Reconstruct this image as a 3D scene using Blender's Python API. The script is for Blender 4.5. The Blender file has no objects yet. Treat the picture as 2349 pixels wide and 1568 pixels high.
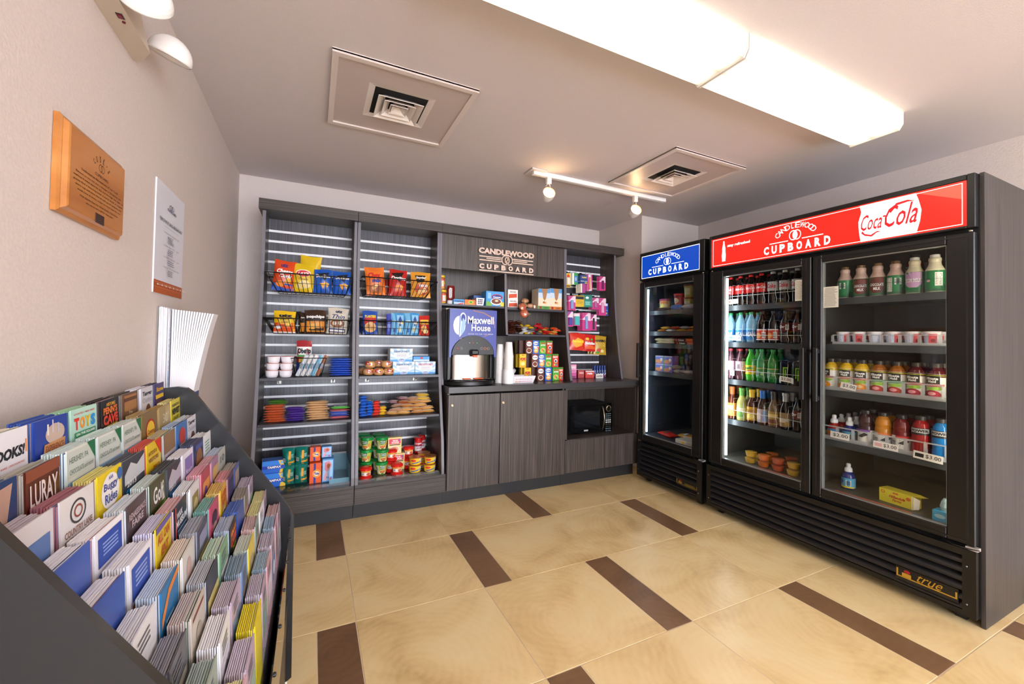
import bpy, bmesh, math, random
from mathutils import Vector, Matrix, Euler

SC = bpy.context.scene
COL = SC.collection
PI = math.pi
R = math.radians

# ---------------------------------------------------------------- camera
cam_d = bpy.data.cameras.new('camera')
cam = bpy.data.objects.new('camera', cam_d)
COL.objects.link(cam)
SC.camera = cam
cam_d.sensor_width = 36.0
cam_d.sensor_fit = 'HORIZONTAL'
cam_d.lens = 949.713 / 2349 * 36.0
cam_d.shift_y = -(784 - 755.5433) / 2349
cam_d.clip_start = 0.02
cr = Vector((0.901387, -0.43261064, 0.01869524))
cu = Vector((-0.02541942, -0.00976495, 0.99962918))
cf = Vector((0.43226767, 0.90152797, 0.01979871))
m = Matrix((cr, cu, -cf)).transposed().to_4x4()
m.translation = Vector((-0.045975, -2.5757647, 1.2673775))
cam.matrix_world = m

# ---------------------------------------------------------------- world and exposure
w = bpy.data.worlds.new('world')
SC.world = w
w.use_nodes = True
w.node_tree.nodes['Background'].inputs[0].default_value = (0.90, 0.95, 1.06, 1)
w.node_tree.nodes['Background'].inputs[1].default_value = 9.5
SC.view_settings.view_transform = 'Standard'
SC.view_settings.look = 'None'
SC.view_settings.exposure = 0.38
SC.view_settings.gamma = 1.0
SC.view_settings.use_curve_mapping = False
LENS_GLOW = 5.0      # emission of the ceiling fixture lenses
SPOT_GLOW = 30.0
CASE_GLOW = 26.0      # tubes inside the glass-door coolers
SIGN_GLOW = 1.05

# ---------------------------------------------------------------- materials
def lin(h):
    h = h.lstrip('#')
    o = []
    for i in (0, 2, 4):
        c = int(h[i:i+2], 16) / 255
        o.append(c / 12.92 if c <= 0.04045 else ((c + 0.055) / 1.055) ** 2.4)
    return (*o, 1.0)

MATS = {}
def mat(h, rough=0.5, metal=0.0, coat=0.0, emit=0.0, alpha=1.0, spec=0.5):
    key = (h, rough, metal, coat, emit, alpha, spec)
    if key in MATS:
        return MATS[key]
    m = bpy.data.materials.new('finish')
    m.use_nodes = True
    b = m.node_tree.nodes['Principled BSDF']
    b.inputs['Base Color'].default_value = lin(h)
    b.inputs['Roughness'].default_value = rough
    b.inputs['Metallic'].default_value = metal
    b.inputs['Coat Weight'].default_value = coat
    b.inputs['Specular IOR Level'].default_value = spec
    if emit:
        b.inputs['Emission Color'].default_value = lin(h)
        b.inputs['Emission Strength'].default_value = emit
    if alpha < 1:
        b.inputs['Alpha'].default_value = alpha
    MATS[key] = m
    return m

def nodes(name, rough=0.5):
    m = bpy.data.materials.new(name)
    m.use_nodes = True
    nt = m.node_tree
    b = nt.nodes['Principled BSDF']
    b.inputs['Roughness'].default_value = rough
    tc = nt.nodes.new('ShaderNodeTexCoord')
    return m, nt, b, tc

def ramp(nt, fac, stops):
    r = nt.nodes.new('ShaderNodeValToRGB')
    e = r.color_ramp.elements
    while len(e) < len(stops):
        e.new(0.5)
    for k, (p, c) in enumerate(stops):
        e[k].position = p
        e[k].color = lin(c)
    nt.links.new(fac, r.inputs[0])
    return r.outputs[0]

def wood(name, axis, stops, rough=0.38, fine=420, length=5):
    m, nt, b, tc = nodes(name, rough)
    mp = nt.nodes.new('ShaderNodeMapping')
    s = [fine, fine, fine]
    s[axis] = length
    mp.inputs['Scale'].default_value = s
    nt.links.new(tc.outputs['Object'], mp.inputs[0])
    n = nt.nodes.new('ShaderNodeTexNoise')
    n.inputs['Scale'].default_value = 0.5
    n.inputs['Detail'].default_value = 5
    nt.links.new(mp.outputs[0], n.inputs[0])
    nt.links.new(ramp(nt, n.outputs[0], stops), b.inputs['Base Color'])
    return m

WV = wood('dark_laminate_vertical', 2, [(0.25, '211c19'), (0.5, '443c37'), (0.75, '635a53')])
WH = wood('dark_laminate_horizontal', 0, [(0.25, '221d1a'), (0.5, '3f3834'), (0.75, '5a524c')])
WSIDE = wood('dark_laminate_side', 2, [(0.2, '262321'), (0.5, '3b3735'), (0.8, '4a4644')], rough=0.45, fine=160)
WBACK = wood('slatwall_laminate', 2, [(0.2, '26242a'), (0.5, '45434a'), (0.8, '62616a')], rough=0.30)

def plaster(name, c1, c2, scale=220, bump=0.10):
    m, nt, b, tc = nodes(name, 0.85)
    n = nt.nodes.new('ShaderNodeTexNoise')
    n.inputs['Scale'].default_value = scale
    n.inputs['Detail'].default_value = 3
    nt.links.new(tc.outputs['Object'], n.inputs[0])
    nt.links.new(ramp(nt, n.outputs[0], [(0.3, c1), (0.7, c2)]), b.inputs['Base Color'])
    bp = nt.nodes.new('ShaderNodeBump')
    bp.inputs['Strength'].default_value = bump
    bp.inputs['Distance'].default_value = 0.004
    nt.links.new(n.outputs[0], bp.inputs['Height'])
    nt.links.new(bp.outputs[0], b.inputs['Normal'])
    return m

M_WALL = plaster('wall_paint', 'd0c4bd', 'd6cac3', 130, 0.28)
M_CEIL = plaster('ceiling_paint', 'cfc6c6', 'd4cbcb', 260, 0.18)

def tile_mat(name, stops, ring):
    m, nt, b, tc = nodes(name, 0.33)
    at = nt.nodes.new('ShaderNodeAttribute')
    at.attribute_name = 'tile_offset'
    ad = nt.nodes.new('ShaderNodeVectorMath')
    ad.operation = 'ADD'
    nt.links.new(tc.outputs['Object'], ad.inputs[0])
    nt.links.new(at.outputs['Vector'], ad.inputs[1])
    n = nt.nodes.new('ShaderNodeTexNoise')
    n.inputs['Scale'].default_value = 2.4
    n.inputs['Detail'].default_value = 6
    n.inputs['Roughness'].default_value = 0.62
    n.inputs['Distortion'].default_value = 0.9
    nt.links.new(ad.outputs[0], n.inputs[0])
    wv = nt.nodes.new('ShaderNodeTexWave')
    wv.wave_type = 'RINGS'
    wv.rings_direction = 'Z'
    wv.inputs['Scale'].default_value = 9
    wv.inputs['Distortion'].default_value = 7
    wv.inputs['Detail'].default_value = 3
    wv.inputs['Detail Scale'].default_value = 0.8
    sub = nt.nodes.new('ShaderNodeVectorMath')
    sub.operation = 'ADD'
    at2 = nt.nodes.new('ShaderNodeAttribute')
    at2.attribute_name = 'tile_centre'
    nt.links.new(tc.outputs['Object'], sub.inputs[0])
    nt.links.new(at2.outputs['Vector'], sub.inputs[1])
    nt.links.new(sub.outputs[0], wv.inputs[0])
    mx = nt.nodes.new('ShaderNodeMix')
    mx.inputs[0].default_value = ring
    nt.links.new(n.outputs[0], mx.inputs[2])
    nt.links.new(wv.outputs['Fac'], mx.inputs[3])
    nt.links.new(ramp(nt, mx.outputs[0], stops), b.inputs['Base Color'])
    return m

M_TILE = tile_mat('wood_look_tile', [(0.25, 'c2a268'), (0.42, 'dfc188'), (0.55, 'ebd098'), (0.75, 'f0dba9')], 0.035)
M_STRIP = tile_mat('brown_tile', [(0.25, '64482f'), (0.5, '7c5d40'), (0.75, '8e6e50')], 0.05)
M_GROUT = mat('dcc4a6', 0.8)

def glass_mat(name, tint, refl=0.10):
    m = bpy.data.materials.new(name)
    m.use_nodes = True
    nt = m.node_tree
    nt.nodes.clear()
    o = nt.nodes.new('ShaderNodeOutputMaterial')
    t = nt.nodes.new('ShaderNodeBsdfTransparent')
    t.inputs[0].default_value = (*tint, 1)
    g = nt.nodes.new('ShaderNodeBsdfGlossy')
    g.inputs['Roughness'].default_value = 0.01
    fr = nt.nodes.new('ShaderNodeFresnel')
    fr.inputs[0].default_value = 1.5
    mp = nt.nodes.new('ShaderNodeMath')
    mp.operation = 'MULTIPLY_ADD'
    mp.inputs[1].default_value = 1.15
    mp.inputs[2].default_value = refl - 0.05
    nt.links.new(fr.outputs[0], mp.inputs[0])
    mx = nt.nodes.new('ShaderNodeMixShader')
    # thin sheet: reflect on the entry side only
    ge = nt.nodes.new('ShaderNodeNewGeometry')
    inv = nt.nodes.new('ShaderNodeMath')
    inv.operation = 'SUBTRACT'
    inv.inputs[0].default_value = 1.0
    nt.links.new(ge.outputs['Backfacing'], inv.inputs[1])
    mu = nt.nodes.new('ShaderNodeMath')
    mu.operation = 'MULTIPLY'
    nt.links.new(mp.outputs[0], mu.inputs[0])
    nt.links.new(inv.outputs[0], mu.inputs[1])
    nt.links.new(mu.outputs[0], mx.inputs[0])
    nt.links.new(t.outputs[0], mx.inputs[1])
    nt.links.new(g.outputs[0], mx.inputs[2])
    nt.links.new(mx.outputs[0], o.inputs[0])
    return m

M_GLASS = glass_mat('door_glass', (0.93, 0.94, 0.93), 0.05)
M_ACRYL = glass_mat('clear_acrylic', (0.90, 0.93, 0.95), 0.10)
M_FILM = glass_mat('clear_film', (0.95, 0.95, 0.95), 0.14)
M_BLK = mat('0c0c0d', 0.38)
M_BLKM = mat('131314', 0.55)
M_WIRE = mat('0b0b0c', 0.35)
M_ALU = mat('f6f7fa', 0.35, 0.0)
M_WHT = mat('e9e7e4', 0.45)
M_EDGE = mat('6f6c72', 0.4)

# ---------------------------------------------------------------- mesh builder
TXT = {}
def text_mesh(s, bold=0.0, shear=0.0, res=2):
    key = (s, bold, shear, res)
    if key not in TXT:
        cu_ = bpy.data.curves.new('t', 'FONT')
        cu_.body = s
        cu_.offset = bold
        cu_.shear = shear
        cu_.resolution_u = res
        cu_.fill_mode = 'FRONT'
        ob = bpy.data.objects.new('t', cu_)
        COL.objects.link(ob)
        bpy.context.view_layer.update()
        me = ob.to_mesh()
        vs = [(v.co.x, v.co.y) for v in me.vertices]
        fs = [tuple(p.vertices) for p in me.polygons]
        nrm = [p.normal.z for p in me.polygons]
        fs = [f if n > 0 else tuple(reversed(f)) for f, n in zip(fs, nrm)]
        ob.to_mesh_clear()
        bpy.data.objects.remove(ob)
        bpy.data.curves.remove(cu_)
        x0 = min(v[0] for v in vs); x1 = max(v[0] for v in vs)
        y0 = min(v[1] for v in vs); y1 = max(v[1] for v in vs)
        TXT[key] = ([((x - x0) / (x1 - x0), (y - y0) / (y1 - y0)) for x, y in vs], fs)
    return TXT[key]

class MB:
    def __init__(s):
        s.v = []; s.f = []; s.m = []; s.sm = []; s.mats = []
    def mi(s, mt):
        if isinstance(mt, str):
            mt = mat(mt)
        if mt not in s.mats:
            s.mats.append(mt)
        return s.mats.index(mt)
    def add(s, vs, fs, mt, smooth=False, M=None):
        b = len(s.v)
        if M is not None:
            vs = [tuple(M @ Vector(v)) for v in vs]
        s.v += [tuple(v) for v in vs]
        k = s.mi(mt)
        for f in fs:
            s.f.append(tuple(i + b for i in f)); s.m.append(k); s.sm.append(smooth)
    def box(s, x0, x1, y0, y1, z0, z1, mt, M=None, skip=''):
        vs = [(x0,y0,z0),(x1,y0,z0),(x1,y1,z0),(x0,y1,z0),(x0,y0,z1),(x1,y0,z1),(x1,y1,z1),(x0,y1,z1)]
        s.add(vs, [(0,3,2,1),(4,5,6,7),(0,1,5,4),(1,2,6,5),(2,3,7,6),(3,0,4,7)], mt, False, M)
    def cbox(s, x0, x1, y0, y1, z0, z1, mt, c=0.003, M=None):
        # box with chamfered edges
        X = (x0, x1); Y = (y0, y1); Z = (z0, z1)
        vs = []; idx = {}
        for i in (0, 1):
            for j in (0, 1):
                for k in (0, 1):
                    dx = c if i == 0 else -c; dy = c if j == 0 else -c; dz = c if k == 0 else -c
                    for a, p in enumerate(((X[i], Y[j]+dy, Z[k]+dz), (X[i]+dx, Y[j], Z[k]+dz), (X[i]+dx, Y[j]+dy, Z[k]))):
                        idx[(i,j,k,a)] = len(vs); vs.append(p)
        fs = []
        I = idx
        for i in (0, 1):
            fs.append([I[(i,0,0,0)], I[(i,1,0,0)], I[(i,1,1,0)], I[(i,0,1,0)]])
            fs.append([I[(0,i,0,1)], I[(1,i,0,1)], I[(1,i,1,1)], I[(0,i,1,1)]])
            fs.append([I[(0,0,i,2)], I[(1,0,i,2)], I[(1,1,i,2)], I[(0,1,i,2)]])
            for j in (0, 1):
                fs.append([I[(i,j,0,0)], I[(i,j,1,0)], I[(i,j,1,1)], I[(i,j,0,1)]])
                fs.append([I[(i,0,j,0)], I[(i,1,j,0)], I[(i,1,j,2)], I[(i,0,j,2)]])
                fs.append([I[(0,i,j,1)], I[(1,i,j,1)], I[(1,i,j,2)], I[(0,i,j,2)]])
                for k in (0, 1):
                    fs.append([I[(i,j,k,0)], I[(i,j,k,1)], I[(i,j,k,2)]])
        ctr = Vector(((x0+x1)/2, (y0+y1)/2, (z0+z1)/2))
        out = []
        for f in fs:
            p = [Vector(vs[q]) for q in f]
            n = (p[1]-p[0]).cross(p[2]-p[0])
            cc = sum(p, Vector()) / len(p)
            out.append(tuple(f) if n.dot(cc - ctr) > 0 else tuple(reversed(f)))
        s.add(vs, out, mt, False, M)
    def poly(s, pts, mt, M=None):
        s.add(pts, [tuple(range(len(pts)))], mt, False, M)
    def prism(s, pts, axis, a0, a1, mt, M=None, edge=None):
        # pts: 2-D outline in the two other axes, extruded along axis
        n = len(pts)
        def P(p, a):
            q = list(p); q.insert(axis, a); return tuple(q)
        vs = [P(p, a0) for p in pts] + [P(p, a1) for p in pts]
        ar = sum(pts[i][0]*pts[(i+1)%n][1] - pts[(i+1)%n][0]*pts[i][1] for i in range(n))
        flip = (ar > 0) != (axis == 1)
        caps = [tuple(range(n-1, -1, -1)), tuple(range(n, 2*n))]
        side = [(i, (i+1)%n, n+(i+1)%n, n+i) for i in range(n)]
        if not flip:
            caps = [tuple(reversed(f)) for f in caps]; side = [tuple(reversed(f)) for f in side]
        s.add(vs, caps, mt, False, M)
        s.add(vs, side, edge or mt, False, M)
    def lathe(s, prof, n, mt, M=None, smooth=True, cap=True, arc=None, sx=1.0, sy=1.0):
        # prof: (r, z) from bottom to top; mt one material or a list per segment
        vs = []; N = n
        for r, z in prof:
            for i in range(N):
                a = 2*PI*i/N
                vs.append((r*math.cos(a)*sx, r*math.sin(a)*sy, z))
        for k in range(len(prof)-1):
            mm = mt[k] if isinstance(mt, (list, tuple)) else mt
            fs = [(k*N+i, k*N+(i+1)%N, (k+1)*N+(i+1)%N, (k+1)*N+i) for i in range(N)]
            s.add(vs, fs, mm, smooth, M)
        if cap:
            mm = mt[0] if isinstance(mt, (list, tuple)) else mt
            if prof[0][0] > 1e-5:
                s.add(vs, [tuple(range(N-1, -1, -1))], mm, False, M)
            mm = mt[-1] if isinstance(mt, (list, tuple)) else mt
            if prof[-1][0] > 1e-5:
                s.add(vs, [tuple((len(prof)-1)*N+i for i in range(N))], mm, False, M)
    def tube(s, pts, r, mt, n=6, M=None, closed=False):
        P = [Vector(p) for p in pts]
        vs = []; L = len(P)
        for i, p in enumerate(P):
            if closed:
                d = P[(i+1) % L] - P[i-1]
            else:
                d = P[min(i+1, L-1)] - P[max(i-1, 0)]
            d.normalize()
            up = Vector((0,0,1)) if abs(d.z) < 0.9 else Vector((1,0,0))
            a = d.cross(up).normalized(); b = d.cross(a)
            for k in range(n):
                t = 2*PI*k/n
                vs.append(tuple(p + a*r*math.cos(t) + b*r*math.sin(t)))
        fs = []
        for i in range(L if closed else L-1):
            j = (i+1) % L
            for k in range(n):
                fs.append((i*n+k, j*n+k, j*n+(k+1)%n, i*n+(k+1)%n))
        if not closed:
            fs.append(tuple(range(n))); fs.append(tuple((L-1)*n+k for k in range(n-1, -1, -1)))
        s.add(vs, fs, mt, True, M)
    def text(s, t, x0, x1, z0, z1, mt, fn, bold=0.0, shear=0.0, res=2):
        vs, fs = text_mesh(t, bold, shear, res)
        s.add([fn(x0+(x1-x0)*u, z0+(z1-z0)*v) for u, v in vs], fs, mt)
    def build(s, name, parent=None, **kw):
        used = sorted(set(s.m))
        me = bpy.data.meshes.new(name)
        remap = {}
        v2 = []
        for f in s.f:
            for i in f:
                if i not in remap:
                    remap[i] = len(v2); v2.append(s.v[i])
        me.from_pydata(v2, [], [tuple(remap[i] for i in f) for f in s.f])
        for mt in s.mats:
            me.materials.append(mt)
        me.polygons.foreach_set('material_index', s.m)
        me.polygons.foreach_set('use_smooth', s.sm)
        me.update()
        o = bpy.data.objects.new(name, me)
        COL.objects.link(o)
        if parent is not None:
            o.parent = parent
            if kw.pop('world', False):
                off = Vector(parent.location)
                q = parent.parent
                while q is not None:
                    off += Vector(q.location); q = q.parent
                me.transform(Matrix.Translation(-off))
        tag(o, **kw)
        return o

def tag(o, label=None, cat=None, group=None, kind=None):
    if label: o['label'] = label
    if cat: o['category'] = cat
    if group: o['group'] = group
    if kind: o['kind'] = kind
    return o

def thing(name, loc, label, cat, group=None, rz=0):
    o = bpy.data.objects.new(name, None)
    o.empty_display_size = 0.05
    COL.objects.link(o)
    o.location = loc
    o.rotation_euler = (0, 0, rz)
    return tag(o, label, cat, group)

def copy_tree(o, parent=None):
    c = o.copy()
    COL.objects.link(c)
    c.parent = parent
    for ch in o.children:
        copy_tree(ch, c)
    return c

PROTO = {}
def place(key, maker, loc, label, cat, group=None, rot=(0, 0, 0), scale=None):
    if key in PROTO:
        o = copy_tree(PROTO[key])
        for k in ('group',):
            if k in o: del o[k]
    else:
        o = maker()
        PROTO[key] = o
    o.location = loc
    o.rotation_euler = rot
    o.scale = scale or (1, 1, 1)
    return tag(o, label, cat, group)

# front decals in 0..1 coordinates of a face, mapped by fn(u, v)
def decals(mb, spec, fn, curved=False):
    for k, d in enumerate(spec):
        e = 0.0004 * (k + 1) + (0.0006 if curved and d[0] == 't' else 0)
        g = lambda u, v: fn(u, v, e)
        t = d[0]
        if t == 'r':
            _, x0, x1, z0, z1, c = d
            nx = max(1, int(abs(x1-x0)*8)); nz = max(1, int(abs(z1-z0)*6))
            vs = [g(x0+(x1-x0)*i/nx, z0+(z1-z0)*j/nz) for j in range(nz+1) for i in range(nx+1)]
            fs = [(j*(nx+1)+i, j*(nx+1)+i+1, (j+1)*(nx+1)+i+1, (j+1)*(nx+1)+i) for j in range(nz) for i in range(nx)]
            mb.add(vs, fs, c)
        elif t == 'e':
            _, cx, cz, rx, rz, c = d
            n = 16
            vs = [g(cx, cz)]
            for q in (0.5, 1.0):
                vs += [g(cx+rx*q*math.cos(2*PI*i/n), cz+rz*q*math.sin(2*PI*i/n)) for i in range(n)]
            fs = [(0, 1+i, 1+(i+1)%n) for i in range(n)] + [(1+i, 1+n+i, 1+n+(i+1)%n, 1+(i+1)%n) for i in range(n)]
            mb.add(vs, fs, c)
        elif t == 'o':   # ring
            _, cx, cz, rx, rz, th, c = d
            n = 20
            vs = []
            for q in (1-th, 1.0):
                vs += [g(cx+rx*q*math.cos(2*PI*i/n), cz+rz*q*math.sin(2*PI*i/n)) for i in range(n)]
            mb.add(vs, [(i, n+i, n+(i+1)%n, (i+1)%n) for i in range(n)], c)
        elif t == 'p':
            _, pts, c = d
            if not curved:
                mb.add([g(*p) for p in pts], [tuple(range(len(pts)))], c)
                continue
            # fan about the centre, each wedge cut into strips so that it follows the surface
            cu_ = sum(p[0] for p in pts)/len(pts); cv_ = sum(p[1] for p in pts)/len(pts)
            L = []
            for i in range(len(pts)):
                a, b = pts[i], pts[(i+1) % len(pts)]
                for q in range(4):
                    L.append((a[0]+(b[0]-a[0])*q/4, a[1]+(b[1]-a[1])*q/4))
            n = len(L)
            vs = [g(cu_, cv_)]
            for q in (0.25, 0.5, 0.75, 1.0):
                vs += [g(cu_+(x-cu_)*q, cv_+(y-cv_)*q) for x, y in L]
            ar = sum(L[i][0]*L[(i+1) % n][1]-L[(i+1) % n][0]*L[i][1] for i in range(n))
            fs = [(0, 1+i, 1+(i+1) % n) for i in range(n)] + [(1+q*n+i, 1+(q+1)*n+i, 1+(q+1)*n+(i+1) % n, 1+q*n+(i+1) % n) for q in range(3) for i in range(n)]
            if ar < 0: fs = [tuple(reversed(f)) for f in fs]
            mb.add(vs, fs, c)
        elif t == 't':
            s_, x0, x1, z0, z1, c = d[1:7]
            mb.text(s_, x0, x1, z0, z1, c, g, *(d[7:9]))
        elif t == 'b':   # barcode block
            _, x0, x1, z0, z1 = d
            mb.add([g(x0, z0), g(x1, z0), g(x1, z1), g(x0, z1)], [(0,1,2,3)], 'f2f2ee')
            n = 9
            for i in range(n):
                a = x0+(x1-x0)*(0.08+0.84*i/n); b = a+(x1-x0)*0.045
                h = lambda u, v: fn(u, v, e+0.0003)
                mb.add([h(a, z0+(z1-z0)*.15), h(b, z0+(z1-z0)*.15), h(b, z1-(z1-z0)*.12), h(a, z1-(z1-z0)*.12)], [(0,1,2,3)], '3a3a3a')
        elif t == 'l':   # lines of small print
            _, x0, x1, z0, z1, n, c = d
            rr = random.Random(n*7+int(x0*100))
            for i in range(n):
                zz = z1-(z1-z0)*(i+0.2)/n; hh = (z1-z0)/n*0.42
                a = x0+(x1-x0)*rr.uniform(0, .08); b = x1-(x1-x0)*rr.uniform(0, .25)
                mb.add([g(a, zz-hh), g(b, zz-hh), g(b, zz), g(a, zz)], [(0,1,2,3)], c)

def ordinal(i):
    return ('first','second','third','fourth','fifth','sixth','seventh','eighth','ninth','tenth','eleventh','twelfth')[i]
# ================================================================ ROOM
HC = 2.449
XL, XR, YB, YF = -0.571, 3.49, 1.069, -6.4
XCH, YCH = 2.734, 0.42
def slab(name, x0, x1, y0, y1, z0, z1, mt):
    mb = MB(); mb.box(x0, x1, y0, y1, z0, z1, mt)
    return mb.build(name, kind='structure')
slab('wall_left', XL-0.12, XL, YF, YB+0.12, -0.05, HC+0.1, M_WALL)
slab('wall_back', XL, XR+0.12, YB, YB+0.12, -0.05, HC+0.1, M_WALL)
slab('wall_right', XR, XR+0.12, YF, YB, -0.05, HC+0.1, M_WALL)
slab('wall_column', XCH, XR, YCH, YB, 0, HC, M_WALL)
slab('ceiling', XL, XR, YF, YB, HC, HC+0.1, M_CEIL)
mb = MB()
mb.cbox(XCH-0.009, XCH, YCH-0.009, YB-0.58, 0.0, 0.074, mat('b79a6c', 0.4), 0.002)
mb.cbox(XCH, XR, YCH-0.009, YCH, 0.0, 0.074, mat('b79a6c', 0.4), 0.002)
mb.build('baseboard_column', kind='structure')

# floor: grout bed, wood-look tiles in rows, brown strip tiles between them
TS, WS = 0.613, 0.156
mb = MB()
mb.box(XL, XR, YF, YB, -0.05, -0.0012, M_GROUT)
rnd = random.Random(3)
offs = []; cens = []
base_faces = len(mb.f)
def tile(x0, x1, y0, y1, mt):
    x0 = max(x0, XL); x1 = min(x1, XR); y0 = max(y0, YF); y1 = min(y1, YB)
    if x1 - x0 < 0.02 or y1 - y0 < 0.02: return
    g = 0.0021
    mb.cbox(x0+g, x1-g, y0+g, y1-g, -0.004, 0.0, mt, 0.0008)
    o = (rnd.uniform(-20, 20), rnd.uniform(-20, 20), rnd.uniform(-5, 5))
    cx, cy = rnd.uniform(x0, x1), rnd.uniform(y0, y1)
    for _ in range(len(mb.f) - len(offs) - base_faces):
        offs.append(o); cens.append((-cx, -cy, 0))
PER = 2*TS + WS
for r in range(-11, 3):
    yt = r*TS
    start = (TS + WS) if r % 2 else 0.0
    x = start - 4*PER
    while x < XR:
        tile(x, x+WS, yt-0, yt+TS, M_STRIP)
        tile(x+WS, x+WS+TS, yt, yt+TS, M_TILE)
        tile(x+WS+TS, x+PER, yt, yt+TS, M_TILE)
        x += PER
fl = mb.build('floor', kind='structure')
a1 = fl.data.attributes.new('tile_offset', 'FLOAT_VECTOR', 'FACE')
a2 = fl.data.attributes.new('tile_centre', 'FLOAT_VECTOR', 'FACE')
for i in range(len(offs)):
    a1.data[base_faces+i].vector = offs[i]
    a2.data[base_faces+i].vector = cens[i]

# ================================================================ CEILING FITTINGS
def diffuser(cx, cy, label):
    t = thing('air_diffuser', (cx, cy, HC), label, 'air vent', 'ceiling air diffusers')
    s = 0.322
    mb = MB()
    mp = mat('c3b5ae', 0.4)
    # flat perforated-plate panel with a square hole in it
    h = 0.157
    z0, z1 = -0.012, 0.0
    for (a, b, c, d) in ((-s, s, -s, -h), (-s, s, h, s), (-s, -h, -h, h), (h, s, -h, h)):
        mb.box(a, b, c, d, -0.010, -0.004, mp)
    mb.build('panel', t)
    mb = MB(); mf = mat('d9cdc6', 0.35)
    f = s - 0.026
    for (a, b, c, d) in ((-s, s, -s, -f), (-s, s, f, s), (-s, -f, -f, f), (f, s, -f, f)):
        mb.box(a, b, c, d, -0.018, 0.0, mf)
    mb.build('frame', t)
    mb = MB(); mk = mat('050505', 0.9)
    mb.box(-h, h, -h, h, -0.004, -0.0015, mk)  # solid near-black sheet stands in for the shade up the duct
    mb.build('duct_shade_sheet', t)
    ml = mat('e2d8d0', 0.35)
    for i, (ho, hi, zo, zi) in enumerate(((h, h-0.030, -0.010, -0.026), (0.115, 0.092, -0.005, -0.030), (0.082, 0.059, -0.005, -0.030), (0.049, 0.026, -0.005, -0.028))):
        mb = MB()
        # a square funnel: inner edge high, outer edge low
        r0, r1 = hi*0.80, hi + 0.018
        vs = []
        for rr, z in ((r0, -0.004), (r1, zi), (r1-0.002, zi-0.002), (r0-0.002, -0.006)):
            vs += [(-rr, -rr, z), (rr, -rr, z), (rr, rr, z), (-rr, rr, z)]
        fs = []
        for k in range(4):
            n = (k+1) % 4
            for q in range(4):
                fs.append((k*4+q, n*4+q, n*4+(q+1)%4, k*4+(q+1)%4))
        if i == 0:
            continue
        mb.add(vs, fs, ml)
        mb.build('louvre', t)
    mb = MB()
    mb.add([(-0.034,-0.034,-0.029),(0.034,-0.034,-0.029),(0.034,0.034,-0.029),(-0.034,0.034,-0.029),(0,0,-0.006)], [(0,1,4),(1,2,4),(2,3,4),(3,0,4)], ml)
    mb.build('centre_cone', t)
    mb = MB()
    vs = []
    for rr, z in ((h, -0.010), (h-0.030, -0.004)):
        vs += [(-rr, -rr, z), (rr, -rr, z), (rr, rr, z), (-rr, rr, z)]
    mb.add(vs, [(q, 4+q, 4+(q+1)%4, (q+1)%4) for q in range(4)], ml)
    mb.build('throat', t)
diffuser(0.317, -0.415, 'square ceiling air diffuser nearer the left wall with plaque')
diffuser(2.235, -0.430, 'square ceiling air diffuser behind the spotlight track on the right')

def lens_material():
    m, nt, b, tc = nodes('glowing_prismatic_lens', 0.35)
    sp = nt.nodes.new('ShaderNodeSeparateXYZ')
    nt.links.new(tc.outputs['Object'], sp.inputs[0])
    mul = nt.nodes.new('ShaderNodeMath'); mul.operation = 'ABSOLUTE'
    nt.links.new(sp.outputs[1], mul.inputs[0])
    s2 = nt.nodes.new('ShaderNodeMath'); s2.operation = 'SUBTRACT'; s2.inputs[1].default_value = 0.055
    nt.links.new(mul.outputs[0], s2.inputs[0])
    a2_ = nt.nodes.new('ShaderNodeMath'); a2_.operation = 'ABSOLUTE'
    nt.links.new(s2.outputs[0], a2_.inputs[0])
    mr = nt.nodes.new('ShaderNodeMapRange')  # two bright tube bands painted into the lens emission
    mr.inputs[1].default_value = 0.0; mr.inputs[2].default_value = 0.062
    mr.inputs[3].default_value = LENS_GLOW; mr.inputs[4].default_value = LENS_GLOW*0.09
    nt.links.new(a2_.outputs[0], mr.inputs[0])
    # glow painted dimmer towards the ends; no tubes are built inside
    ax = nt.nodes.new('ShaderNodeMath'); ax.operation = 'ABSOLUTE'
    nt.links.new(sp.outputs[0], ax.inputs[0])
    mx = nt.nodes.new('ShaderNodeMapRange')
    mx.inputs[1].default_value = 0.50; mx.inputs[2].default_value = 0.59
    mx.inputs[3].default_value = 1.0; mx.inputs[4].default_value = 0.12
    nt.links.new(ax.outputs[0], mx.inputs[0])
    mm = nt.nodes.new('ShaderNodeMath'); mm.operation = 'MULTIPLY'
    nt.links.new(mr.outputs[0], mm.inputs[0]); nt.links.new(mx.outputs[0], mm.inputs[1])
    b.inputs['Base Color'].default_value = lin('efe6d2')
    b.inputs['Emission Color'].default_value = (1.0, 0.92, 0.78, 1)
    nt.links.new(mm.outputs[0], b.inputs['Emission Strength'])
    return m
M_LENS = lens_material()
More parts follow.
